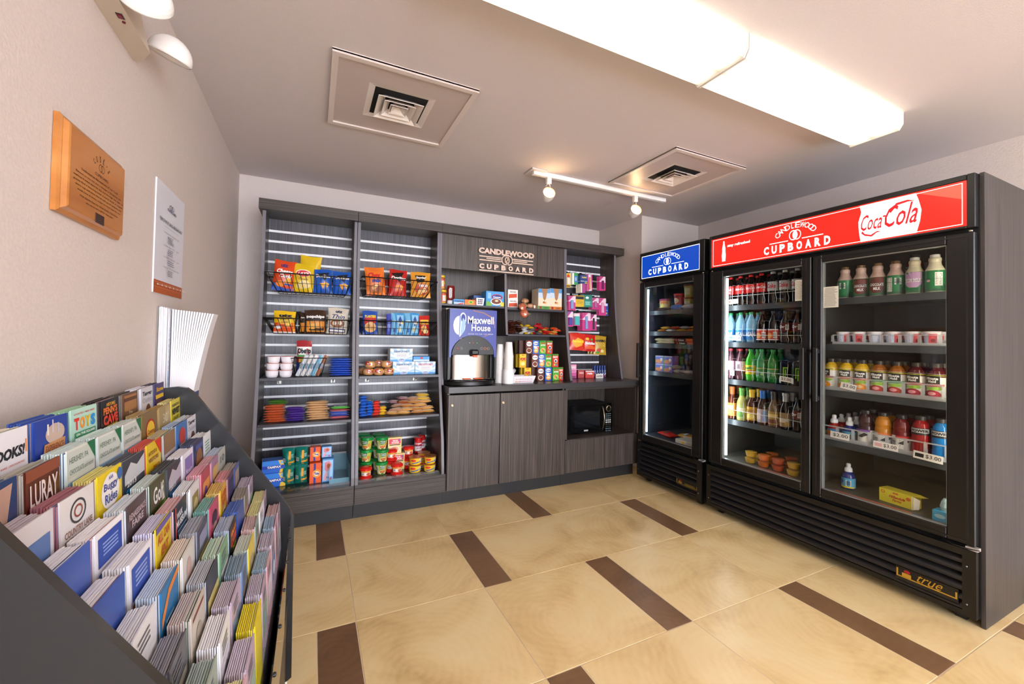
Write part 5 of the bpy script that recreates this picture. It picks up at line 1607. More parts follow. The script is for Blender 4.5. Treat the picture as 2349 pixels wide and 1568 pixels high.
# ---------------------------------------------------------------- coffee machine
cm = thing('coffee_machine', (1.07, 0.62, CT), 'tall black and steel coffee machine with blue Maxwell House panel', 'coffee machine')
mb = MB()
mb.cbox(0.868, 1.300, 0.520, 0.850, 0.935, 1.478, M_BLK, 0.006)
mb.cbox(0.878, 1.292, 0.560, 0.850, CT+0.001, 0.936, M_BLK, 0.004)
mb.build('body', cm, world=True)
# front frame in black around the panel and arch
XC = 1.082; YF0 = 0.478
mb = MB()
mb.cbox(0.880, 0.900, YF0+0.004, 0.520, 0.935, 1.480, M_BLK, 0.004)
mb.cbox(1.266, 1.286, YF0+0.004, 0.520, 0.935, 1.480, M_BLK, 0.004)
mb.build('front_frame', cm, world=True)
mb = MB(); BL = mat('2c3c9c', 0.3)
# blue panel with an arched cut-out
arch = [(XC+0.178*math.cos(R(a)), 1.130+0.150*math.sin(R(a))) for a in range(180, -1, -12)]
fx0, fx1, fz0, fz1 = 0.888, 1.278, 1.110, 1.482
n = len(arch)
yy = YF0-0.006
vs = []
topv = [(fx0+(fx1-fx0)*i/(n-1), fz1) for i in range(n)]
outer = topv[:]
outer[0] = (fx0, fz1); 
vs = [(x, yy, z) for x, z in arch] + [(x, yy, z) for x, z in outer]
fs = [(i+1, i, n+i, n+i+1) for i in range(n-1)]
mb.add(vs, [tuple(reversed(f)) for f in fs], BL)
mb.add([(fx0, yy, fz0), (arch[0][0], yy, fz0), (arch[0][0], yy, arch[0][1]), (fx0, yy, fz1)], [(0, 1, 2, 3)], BL)
mb.add([(arch[-1][0], yy, fz0), (fx1, yy, fz0), (fx1, yy, fz1), (arch[-1][0], yy, arch[-1][1])], [(0, 1, 2, 3)], BL)
mb.box(fx0, fx1, yy+0.0005, 0.520, fz1-0.004, fz1, BL)
mb.box(fx0, fx0+0.004, yy+0.0005, 0.520, fz0, fz1, BL); mb.box(fx1-0.004, fx1, yy+0.0005, 0.520, fz0, fz1, BL)
bp = mb.build('brand_panel', cm, world=True)
mb = MB(); fnp = lambda u, v, e=0: (fx0+(fx1-fx0)*u, yy-0.0006-e, 1.110+0.372*v)
decals(mb, [('e', .20, .66, .125, .20, 'f2f4fa'), ('p', [(.09, .66), (.32, .66), (.27, .50), (.21, .42)], 'f2f4fa'), ('e', .27, .80, .07, .13, 'f2f4fa'), ('e', .275, .81, .045, .09, '2c3c9c'),
            ('p', [(.20, .86), (.225, .86), (.205, .45), (.19, .45)], '6c8cd0'), ('p', [(.27, .82), (.33, .74), (.29, .52), (.225, .46), (.24, .70)], '9cc4e8'),
            ('e', .24, .36, .018, .03, 'b87838'),
            ('t', 'Maxwell', .37, .93, .70, .86, 'f4f4fa', .02), ('t', 'House', .45, .86, .55, .69, 'f4f4fa', .02), ('t', 'GOOD TO THE LAST DROP', .38, .92, .475, .50, 'c8d0ec', .01)], fnp)
pts = [(.48, .98), (.70, .94), (.86, .86), (.945, .74), (.95, .62), (.86, .50), (.72, .44), (.64, .36)]
for q in range(len(pts)-1):
    (a, b), (c, d) = pts[q], pts[q+1]
    decals(mb, [('p', [(a, b-.008), (c, d-.010), (c+.012, d+.010), (a+.012, b+.008)], 'a8765c')], lambda u, v, e: fnp(u, v, 0.0002))
mb.build('artwork', bp).data.transform(Matrix.Translation(-Vector(cm.location)))
mb = MB()
# black arched control panel
N = 20
a2 = [(XC+0.172*math.cos(R(a)), 1.132+0.146*math.sin(R(a))) for a in range(0, 181, 9)]
vs = [(x, YF0-0.012, z) for x, z in a2]; n = len(vs)
vb = [(x*1.0, 0.520, z) for x, z in a2]
mb.add(vs, [tuple(range(n-1, -1, -1))], M_BLK)
mb.add(vs+vb, [(i, i+1, n+i+1, n+i) for i in range(n-1)], M_BLK, True)
mb.add([vs[0], vs[-1], vb[-1], vb[0]], [(0, 1, 2, 3)], M_BLK)
cp = mb.build('control_panel', cm, world=True)
def csub(mb, nm, par):
    o = mb.build(nm, par); o.data.transform(Matrix.Translation(-Vector(cm.location))); return o
for (bx, bz, c) in ((0.955, 1.178, 'a02030'), (0.985, 1.178, '8a8a90'), (1.150, 1.178, '8a8a90'), (1.178, 1.178, 'e0682c'), (1.206, 1.178, '8a8a90')):
    mb = MB(); A = Matrix.Translation((bx, YF0-0.0122, bz)) @ Matrix.Rotation(R(90), 4, 'X')
    mb.lathe([(0.011, 0), (0.011, 0.002), (0.008, 0.003), (0.0075, 0.0025), (0, 0.0025)], 18, [mat(c, 0.3)]*2+[mat('18181c', 0.3)]*2, A)
    csub(mb, 'push_button', cp)
for (bx, c) in ((1.050, 'c8c8cc'), (1.080, 'e03020'), (1.112, '50c030')):
    mb = MB(); A = Matrix.Translation((bx, YF0-0.0122, 1.222)) @ Matrix.Rotation(R(90), 4, 'X')
    mb.lathe([(0.003, 0), (0.0025, 0.001), (0, 0.0015)], 10, mat(c, 0.3, emit=0.8 if c != 'c8c8cc' else 0), A); csub(mb, 'indicator_light', cp)
mb = MB()
mb.cbox(XC-0.030, XC+0.036, 0.430, YF0-0.010, 1.128, 1.170, M_BLK, 0.010)
mb.build('spout_housing', cm, world=True)
mb = MB(); mb.cbox(XC-0.016, XC+0.022, 0.428, 0.450, 1.112, 1.128, mat('e0602c', 0.3), 0.003); mb.build('spout_nozzle', cm, world=True)
# curved steel splash guard
steel = mat('bcb6ae', 0.16, 1.0)
mb = MB(); N = 24; vs = []
for z in (0.936, 1.126):
    for i in range(N+1):
        a = R(-90+180*i/N)
        vs.append((XC+0.166*math.sin(a)*1.0, 0.520-0.030*math.cos(a)*1.25+0.0, z))
mb.add(vs, [(i, i+1, N+2+i, N+1+i) for i in range(N)], steel, True)
mb.build('steel_front', cm, world=True)
mb = MB()
mb.lathe([(0.205, 0.0), (0.212, 0.006), (0.210, 0.030), (0.200, 0.036), (0.0, 0.036)], 40, M_BLK, Matrix.Translation((XC-0.002, 0.575, CT+0.001)) @ Matrix.Diagonal((1.0, 0.82, 1, 1)))
mb.build('drip_base', cm, world=True)
mb = MB()
mb.box(XC-0.10, XC+0.10, 0.435, 0.475, CT+0.0372, CT+0.0392, mat('2a2a2c', 0.3))
mb.build('drip_grate', cm, world=True)
for xa, xb, c in ((1.000, 1.070, 'e8642c'), (1.090, 1.170, 'e8642c')):
    mb = MB(); mb.tube([(xa, 0.4700, 0.9425), (xb, 0.4700, 0.9425)], 0.0045, c, 10)
    tag(mb.build('stir_stick'), 'orange-tipped stir stick leaning %s against the steel front' % ('at left' if xa < 1.05 else 'at right'), 'stir stick', 'orange stir sticks')
mb = MB(); mb.lathe([(0.009, 0), (0.009, 0.010), (0.005, 0.012)], 14, mat('aaaab0', 0.2, 0.8), Matrix.Translation((0.8645, 0.60, 1.03)) @ Matrix.Rotation(R(-90), 4, 'Y'))
mb.build('side_lock', cm, world=True)
# white card lying on top
mb = MB(); mb.cbox(0.895, 1.075, 0.600, 0.720, 1.4785, 1.4935, mat('d8d4cc', 0.5), 0.002)
tag(mb.build('paper_carton'), 'flat white carton lying on top of the coffee machine', 'carton')

# paper cups
def cup(fr=True):
    def mk():
        mb = MB()
        mw = mat('eeebe8', 0.5)
        mb.lathe([(0.027, 0.0), (0.038, 0.108), (0.0405, 0.108), (0.0412, 0.111), (0.040, 0.1135), (0.0375, 0.112), (0.0270, 0.004)], 24, mw, cap=False)
        mb.lathe([(0.0, 0.003), (0.0272, 0.003)], 24, mw, cap=False)
        o = mb.build('paper_cup')
        if fr:
            m2 = MB()
            decals(m2, [('r', .25, .75, .2, .75, 'dfe4d8'), ('o', .5, .48, .24, .27, .12, 'b08c9c'), ('p', [(.38, .3), (.5, .66), (.62, .3)], '7cb08c'), ('e', .5, .36, .10, .08, 'd8b04c')], wrapfn(lambda v: 0.0272+0.0105*v, 0.104, 0.002), True)
            m2.build('print', o)
        return o
    return mk
flip = (R(180), 0, 0)
def cup_stack(x, y, n, base, lab, toplab, grp, frm):
    # cups nested upside-down, rims showing as rings
    for i in range(n):
        last = i == n-1
        place('cup_top' if last and frm else 'cup_plain', cup(last and frm), (x, y, base+0.1136+0.0098*i), toplab if last else lab, 'cup', grp, (R(180), 0, R(180) if not (last and frm) else R(0)))
cup_stack(1.350, 0.560, 22, CT+0.0008, 'white paper cup nested in the slimmer stack by the machine', 'top white paper cup of the slimmer stack by the machine', 'cups in the slimmer stack', False)
def sleeve():
    mb = MB(); mw = mat('f4f3f6', 0.3)
    mb.lathe([(0.044, 0.0), (0.0475, 0.006), (0.0475, 0.100), (0.043, 0.118), (0.0435, 0.118), (0.0480, 0.100), (0.048, 0.004), (0.044, -0.0)], 28, mw, cap=False)
    return mb.build('cup_sleeve')
place('sleeve', sleeve, (1.398, 0.490, CT+0.0008), 'smooth white plastic sleeve around the foot of the taller stack', 'cup sleeve')
cup_stack(1.398, 0.490, 24, CT+0.001, 'white paper cup nested in the taller stack beside the machine', 'top printed paper cup of the taller stack beside the machine', 'cups in the taller stack', True)

# counter basket with packets
t = thing('plastic_basket', (1.540, 0.52, CT), 'white slotted plastic basket of pink and orange packets on counter', 'basket')
mb = MB(); mw = mat('e9e6ea', 0.35)
hx0, hx1 = 0.088, 0.102
vs = []
for (a, b, z) in ((hx0, .050, .0008), (hx1, .062, .060), (hx1+.005, .067, .060), (hx1+.005, .067, .055), (hx0+.003, .053, .0008)):
    vs += [(1.540-a, .545-b, CT+z), (1.540+a, .545-b, CT+z), (1.540+a, .545+b, CT+z), (1.540-a, .545+b, CT+z)]
mb.add(vs, [(k*4+q, k*4+(q+1) % 4, (k+1)*4+(q+1) % 4, (k+1)*4+q) for k in range(4) for q in range(4)], mw)
mb.box(1.540-hx0, 1.540+hx0, .495, .595, CT+.0008, CT+.003, mw)
mb.build('body', t, world=True)
mb = MB()
for r in range(2):
    for c in range(9):
        z = CT+.012+.020*r; x = 1.540-.070+.0175*c
        y = .545-.053-.014*((z-CT)/.06)-.0012
        mb.box(x-.006, x+.006, y-.0005, y+.0003, z, z+.014, mat(('e0783c', 'dca04c', '8c7c7c', 'e87cb0', 'e87cb0', 'e890bc', 'e8a0c4', 'c8c0c8', 'e890bc')[c], 0.6))
mb.build('slots', t, world=True)
rr = random.Random(2)
for i in range(12):
    def mk(c=('e89ac0' if i > 4 else 'e8a050')):
        return bag_mesh(0.050, 0.045, 0.005, c, [('r', .1, .9, .5, .8, W_)], 1, 4, 4).build('sugar_packet')
    place('pk%d' % (i > 4), mk, (1.475+0.0115*i, 0.535+rr.uniform(0, .02), CT+0.008), ('pink' if i > 4 else 'orange')+' paper packet standing in the white counter basket', 'packet', ('pink' if i > 4 else 'orange')+' packets', (R(8), R(rr.uniform(-6, 6)), R(rr.uniform(60, 110))))
for i, (x, y, z) in enumerate(((1.492, .615, CT+.001), (1.535, .62, CT+.001), (1.500, .61, CT+.038), (1.530, .615, CT+.075), (1.497, .615, CT+.112))):
    def mk():
        return bag_mesh(0.052, 0.036, 0.036, 'c8ccd6', [('r', .2, .7, .3, .6, '6c7080'), ('r', .5, .9, .6, .85, 'f4f4f6')], 6, 8, 8, False, 0.15).build('foil_pouch')
    place('cream', mk, (x, y, z), 'silver foil pouch piled behind the white counter basket', 'pouch', 'silver foil pouches', (0, R(8-6*i), R(20*i)))

# ---------------------------------------------------------------- microwave
mw_ = thing('microwave', (2.26, 0.72, 0.4045), 'black microwave oven in the open cabinet niche', 'microwave')
mb = MB(); mb.cbox(2.000, 2.514, 0.560, 0.860, 0.414, 0.668, M_BLKM, 0.006); mb.build('body', mw_, world=True)
mb = MB(); GB = mat('08090b', 0.08)
mb.cbox(2.002, 2.428, 0.545, 0.560, 0.414, 0.668, GB, 0.003); dr = mb.build('door', mw_, world=True)
def msub(mb, nm, par):
    o = mb.build(nm, par); o.data.transform(Matrix.Translation(-Vector(mw_.location))); return o
mb = MB(); mb.box(2.085, 2.375, 0.5442, 0.5449, 0.470, 0.610, mat('15181c', 0.06)); msub(mb, 'window', dr)
mb = MB()
hp_ = [(2.398, 0.536 if 0 else 0.545-0.030*math.sin(PI*i/10)*1.0-0.004, 0.425+0.225*i/10) for i in range(11)]
mb.tube(hp_, 0.009, M_BLK, 10)
msub(mb, 'handle', dr)
mb = MB(); mb.tube([(x-0.006, y-0.0075, z) for x, y, z in hp_], 0.003, mat('d8bf98', 0.2, 0.9), 8); msub(mb, 'handle_trim', dr)
mb = MB(); mb.cbox(2.195, 2.240, 0.5435, 0.5449, 0.4285, 0.4415, mat('b8b8bc', 0.3), 0.0005)
mb.text('OSTER', 2.202, 2.233, 0.432, 0.438, '18181a', lambda u, v: (u, 0.5432, v)); msub(mb, 'badge', dr)
mb = MB(); mb.cbox(2.429, 2.513, 0.545, 0.560, 0.414, 0.668, GB, 0.003); pn = mb.build('control_panel', mw_, world=True)
mb = MB(); A = Matrix.Translation((2.471, 0.5448, 0.622)) @ Matrix.Rotation(R(90), 4, 'X')
mb.lathe([(0.029, 0), (0.029, 0.004), (0.024, 0.005), (0.023, 0.003), (0, 0.003)], 32, [mat('dcc8a4', 0.15, 0.9)]*3+[mat('0c100c', 0.1)], A); msub(mb, 'dial_display', pn)
for r in range(9):
    for c in range(3):
        mb = MB()
        x = 2.447+0.022*c; z = 0.572-0.0195*r
        if 3 <= r <= 4: mb.lathe([(0.0085, 0), (0.0085, 0.001)], 12, mat('c4c8c8', 0.4), Matrix.Translation((x, 0.5449, z)) @ Matrix.Rotation(R(90), 4, 'X') @ Matrix.Diagonal((1, .8, 1, 1)))
        else: mb.box(x-.007, x+.007, 0.5441, 0.5449, z-.005, z+.004, mat('5c7478' if r < 3 or r > 6 else '3c3a36', 0.4))
        msub(mb, 'key', pn)
for xx in (2.03, 2.48):
    for y_ in (0.59, 0.83):
        mb = MB(); mb.box(xx, xx+.02, y_, y_+.02, 0.4045, 0.4145, M_BLKM); mb.build('foot', mw_, world=True)

# ---------------------------------------------------------------- hanging packs
def card(w_, h_, base, spec, blister=None):
    def mk():
        mb = MB()
        mb.cbox(-w_/2, w_/2, 0, 0.0015, -h_, 0, mat('efe6d0', 0.5), 0.0004)
        decals(mb, [('r', 0, 1, 0, 1, base)] + spec, lambda u, v, e: (-w_/2+w_*u, -0.0002-e*.5, -h_+h_*v))
        o = mb.build('hanging_pack')
        if blister:
            bx, bz, bw, bh, c = blister
            mb = MB()
            mb.cbox((bx-.5-bw/2)*w_, (bx-.5+bw/2)*w_, -0.0105, -0.0006, -h_+h_*(bz-bh/2), -h_+h_*(bz+bh/2), mat(c, 0.2), 0.003)
            mb.build('blister', o)
        return o
    return mk
PINK = [('p', [(0, 0), (1, 0), (1, .5), (0, .9)], 'c82c80'), ('p', [(0, .62), (.7, .98), (1, .98), (1, .55)], 'ecd4e0'), ('l', .1, .5, .86, .97, 2, '6c4c5c')]
HANG = [ # style, x centre, z top, w, h, count, base, spec, blister, description
 ('hy', 2.120, 1.896, .052, .135, 2, 'e8c020', [('r', .1, .9, .05, .15, '6c4c10'), ('e', .5, .8, .3, .12, 'd83020')], (.5, .45, .6, .5, 'e8e4d8'), 'yellow pack high at left of the right bay'),
 ('hw', 2.195, 1.906, .060, .112, 5, 'e4ecdc', [('r', .35, 1, .0, 1, '2c9a48'), ('r', .45, .95, .2, .75, '3c7ccc'), ('l', .5, .9, .3, .6, 3, W_)], None, 'white and green pack on the top row of hooks'),
 ('hb', 2.300, 1.893, .078, .085, 5, '1c3c7c', [('r', .05, .95, .62, .92, '24488c'), ('t', 'Advil', .2, .85, .64, .86, 'e8c430', .04), ('r', .05, .95, .28, .34, W_), ('r', .6, .95, .06, .16, 'e8c430')], None, 'navy and yellow pack on the top row of hooks'),
 ('hp', 2.365, 1.905, .060, .160, 3, 'd04c94', [('p', [(.4, 0), (.9, 0), (.7, 1), (.3, 1)], 'ecdce8')], (.5, .45, .3, .75, 'd8905c'), 'tall pink comb pack on the top row of hooks'),
 ('hc', 2.290, 1.822, .050, .100, 5, 'a83c88', [('r', 0, .3, 0, 1, 'f0e8d4')], None, 'plum and cream pack hanging below the navy ones'),
 ('hp2', 2.520, 1.898, .070, .140, 3, 'd03c88', PINK, (.55, .4, .35, .6, '6c2c5c'), 'pink pack at the far right of the top row'),
 ('hq', 2.165, 1.684, .074, .138, 3, 'cc3c88', PINK, (.5, .4, .4, .6, '7ca0d0'), 'pink pack at the left of the second row of hooks'),
 ('hz', 2.255, 1.692, .092, .106, 5, 'e4b81c', [('r', .04, .96, .66, .94, '18181a'), ('l', .1, .9, .2, .55, 4, 'a8841c')], None, 'yellow and black pack on the second row of hooks'),
 ('hg', 2.352, 1.706, .088, .120, 5, '1c7c6c', [('r', .05, .95, .1, .5, '2c9c8c'), ('l', .15, .85, .15, .45, 4, 'a8e0d4'), ('e', .4, .75, .2, .1, 'e8f4f0')], None, 'teal green pack on the second row of hooks'),
 ('hr', 2.440, 1.682, .072, .115, 4, 'cc4890', PINK, (.5, .42, .4, .55, 'b06a9c'), 'pink pack right of the teal ones on the second row'),
 ('hs', 2.525, 1.683, .080, .172, 3, 'd44890', PINK, (.5, .45, .4, .6, 'e8a8cc'), 'tall pink pack at the right end of second row'),
 ('ht', 2.560, 1.635, .066, .124, 2, '1c50a4', [('r', .1, .9, .78, .96, 'e4e8f0'), ('r', .1, .9, .4, .46, '7cb0e0'), ('r', .2, .8, .14, .24, 'e8c430')], None, 'blue pack with white head hanging lowest in the second row'),
 ('hu', 2.150, 1.535, .058, .144, 3, '9c3c9c', PINK, (.5, .35, .7, .5, '3c2c8c'), 'violet pack at the left of the third row of hooks'),
 ('hv', 2.225, 1.521, .060, .120, 3, 'd84c94', [('r', 0, 1, .75, 1, 'e8d8dc')], (.5, .40, .8, .7, '3cb4b4'), 'pink pack with teal bottle on the third row of hooks'),
 ('hx', 2.335, 1.530, .090, .175, 5, 'd44c90', PINK, (.5, .45, .3, .7, '7ca4d8'), 'large pink pack with blue brush on the third row'),
 ('hn', 2.420, 1.520, .066, .158, 3, '8c2c6c', PINK, (.5, .4, .3, .7, '3c1c3c'), 'plum pack at the right of the third row'),
]
hook_m = M_BLK
for q, (k, x, zt, w_, h_, n, base, spec, bl, lab) in enumerate(HANG):
    yf = 0.730
    t = thing('peg_hook', (x, SY, zt), 'black wire peg hook holding the '+lab.split(' pack')[0]+' packs, '+('top', 'second', 'third')[0 if zt > 1.8 else 1 if zt > 1.58 else 2]+' row', 'hook', 'peg hooks')
    mb = MB(); mb.tube([(0, -0.004, 0.012), (0, -0.05, 0.006), (0, yf-SY-0.020, -0.004), (0, yf-SY-0.034, 0.012)], 0.0018, hook_m, 6); mb.build('prong', t)
    mb = MB(); mb.box(-0.012, 0.012, -0.008, -0.003, -0.004, 0.028, hook_m); mb.build('back_plate', t)
    for i in range(n):
        place('hang'+k, card(w_, h_, base, spec, bl), (x-0.0035*i, yf+0.0145*i, zt-0.007), lab if n == 1 else lab+(', front of its hook' if i == 0 else ', behind the front one'), 'hanging pack', 'packs: '+lab[:40], (R(-2), 0, R(-8)))
for key, x, z, w_, h_, d_, base, spec, n, lab in (('sb1', 2.222, 1.162, .160, .158, .03, 'd8301c', [('p', [(.15, .5), (.5, .75), (.9, .62), (.8, .3), (.4, .15), (.2, .3)], 'f0a81c'), ('t', 'Starburst', .12, .92, .46, .62, 'f4e01c', .05, .2)], 3, 'red Starburst candy bag hanging at the left of three'),
                                    ('sk1', 2.360, 1.152, .130, .158, .03, 'cc1c1c', [('p', [(.0, .2), (.5, .38), (1, .3), (1, .12), (.4, .14)], 'e85c1c'), ('t', 'Skittles', .08, .95, .40, .58, W_, .05, .2), ('e', .3, .75, .14, .08, 'e8c41c'), ('e', .66, .72, .1, .07, '3ca83c')], 3, 'red Skittles candy bag hanging between two others'),
                                    ('hb1', 2.488, 1.118, .136, .182, .03, 'c09c2c', [('t', 'HARIBO', .06, .94, .68, .82, '14141a', .06), ('l', .1, .9, .42, .64, 4, 'e8d88c'), ('e', .4, .24, .2, .1, 'c8401c'), ('e', .65, .2, .14, .08, 'e8dc9c'), ('e', .3, .12, .14, .06, '4c9c3c')], 3, 'gold HARIBO candy bag hanging at the right of three')):
    for i in range(n):
        def mk():
            return bag_mesh(w_, h_, d_, base, spec, 3).build('candy_bag')
        place(key, mk, (x-0.008*i, 0.700+0.034*i, z+0.004*i), lab if i == 0 else lab.split(' hanging')[0]+' tucked behind the front one', 'candy bag', lab.split(' hanging')[0]+'s', (R(-5), R(2-2*i), R(-10)))
Zc = CT+0.0008
for (x, y, z, w_, h_, d_, base, spec, nm, lab) in (
    (2.200, .735, Zc, .062, .052, .05, 'd43c90', [('r', .1, .9, .1, .4, '8c2c6c')], 'small_carton', 'lower dark pink carton at the left foot of right bay'),
    (2.200, .740, Zc+.053, .066, .078, .05, 'e890b4', [('r', .1, .9, .5, .8, 'f0c8d4'), ('r', .1, .9, .1, .3, 'd8649c')], 'small_carton', 'upper pale pink carton at the left foot of right bay'),
    (2.285, .730, Zc, .064, .076, .06, 'b01c1c', [('r', .2, .9, .55, .75, 'e8a8a0')], 'gum_box', 'dark red box left of the bright red one'),
    (2.365, .700, Zc, .092, .072, .08, 'd4241c', [('t', 'Halls', .2, .8, .5, .75, W_, .04), ('r', 0, 1, .85, 1, 'e8dcd8')], 'gum_box', 'bright red box with white word on the counter'),
    (2.455, .665, Zc, .078, .042, .02, 'ece6de', [('t', 'LIGHTERS', .1, .9, .3, .7, '2c2c30', .02)], 'price_card', 'white printed card standing before the blue lighters')):
    o = box_mesh(w_, h_, d_, base, spec).build(nm, label=lab, cat='box' if nm != 'price_card' else 'card')
    o.location = (x, y, z); o.rotation_euler = (0, 0, R(-12))
def lighter():
    mb = MB()
    mb.lathe([(0.009, 0), (0.011, 0.003), (0.011, 0.085), (0.008, 0.09), (0.008, 0.118), (0.0, 0.120)], 14, [mat('1c3c8c', 0.3)]*5, sy=.7)
    o = mb.build('bottle')
    mb = MB(); decals(mb, [('p', [(0, .2), (1, .45), (1, .6), (0, .35)], W_), ('p', [(0, .0), (1, .12), (1, .26), (0, .12)], 'c8242c'), ('e', .5, .8, .2, .06, W_), ('e', .3, .66, .12, .04, W_)], lambda u, v, e: ((u-.5)*.018, -0.0080-e, .004+.078*v)); mb.build('label', o)
    return o
for i in range(5):
    for j in range(2):
        place('lt', lighter, (2.438+0.030*i+0.004*j, 0.720+0.030*j, Zc), 'slim blue bottle with stars and stripes, %s from left, %s row' % (ordinal(i), ('front', 'rear')[j]), 'bottle', 'star-spangled slim bottles')

# ================================================================ COOLER CONTENTS
def bottle(h, r, kind, body, cap, lab=None, lz=(0.35, 0.65), spec=None, name='drink_bottle', rough=0.12):
    def mk():
        bm_ = body if not isinstance(body, str) else mat(body, rough)
        if kind == 'soda':
            P = [(r*.7, 0), (r*.95, .008), (r, .03), (r*.98, h*.3), (r*.93, h*.38), (r, h*.46), (r, h*.60), (r*.88, h*.70), (r*.6, h*.80), (r*.40, h*.88), (r*.36, h*.93)]; c0, cr_ = h*.93, r*.44
        elif kind == 'tea':
            P = [(r*.85, 0), (r, .006), (r, h*.52), (r*.9, h*.60), (r*.55, h*.72), (r*.45, h*.80), (r*.45, h*.88)]; c0, cr_ = h*.76, r*.52
        elif kind == 'milk':
            P = [(r*.9, 0), (r, .008), (r, h*.55), (r*.95, h*.61), (r*.66, h*.73), (r*.60, h*.80), (r*.66, h*.87), (r*.62, h*.91), (r*.46, h*.93)]; c0, cr_ = h*.925, r*.50
        elif kind == 'juice':
            P = [(r*.9, 0), (r, .008), (r*.97, h*.3), (r, h*.5), (r, h*.70), (r*.8, h*.80), (r*.45, h*.88), (r*.42, h*.92)]; c0, cr_ = h*.89, r*.50
        elif kind == 'kid':
            P = [(r*.9, 0), (r, .006), (r, h*.45), (r*.85, h*.57), (r*.5, h*.66), (r*.42, h*.68)]; c0, cr_ = h*.67, r*.55
        elif kind == 'sport':
            P = [(r*.9, 0), (r, .01), (r*.92, h*.28), (r, h*.48), (r*.98, h*.56), (r*.90, h*.60), (r*.97, h*.68), (r*.8, h*.82), (r*.5, h*.90), (r*.48, h*.93)]; c0, cr_ = h*.90, r*.56
        mb = MB(); mb.lathe(P, 22, bm_)
        o = mb.build(name)
        mb = MB()
        if kind == 'kid':
            mb.lathe([(cr_, c0), (cr_*1.08, c0+.004), (cr_, h*.80), (cr_*.6, h*.86), (cr_*.62, h*.97), (cr_*.4, h)], 18, mat(cap, 0.35))
        elif kind == 'tea':
            mb.lathe([(cr_, c0), (cr_*1.02, h*.9), (cr_*1.15, h*.91), (cr_*1.15, h*.995), (cr_*.9, h)], 20, mat(cap, 0.3, 0.2 if cap in ('b8bcc0',) else 0))
        else:
            mb.lathe([(cr_, c0), (cr_*1.04, c0+.002), (cr_*1.0, h*.995), (cr_*.85, h)], 20, mat(cap, 0.35))
        mb.build('cap', o)
        if spec:
            mb = MB()
            lo, hi = lz
            def rad(v):
                z = h*(lo+(hi-lo)*v)
                for (ra, za), (rb, zb_) in zip(P, P[1:]):
                    if za <= z <= zb_: return max(ra, rb) if abs(ra-rb) < r*.15 else ra+(rb-ra)*(z-za)/(zb_-za)
                return r
            if lab: mb.lathe([(rad(q/6)+.0004, h*(lo+(hi-lo)*q/6)) for q in range(7)], 22, mat(lab, 0.35), cap=False)
            decals(mb, spec, wrapfn(lambda v: rad(v)+.0006, h*(hi-lo), h*lo, 150), True)
            mb.build('label', o)
        return o
    return mk
DARK = mat('160a06', 0.08)
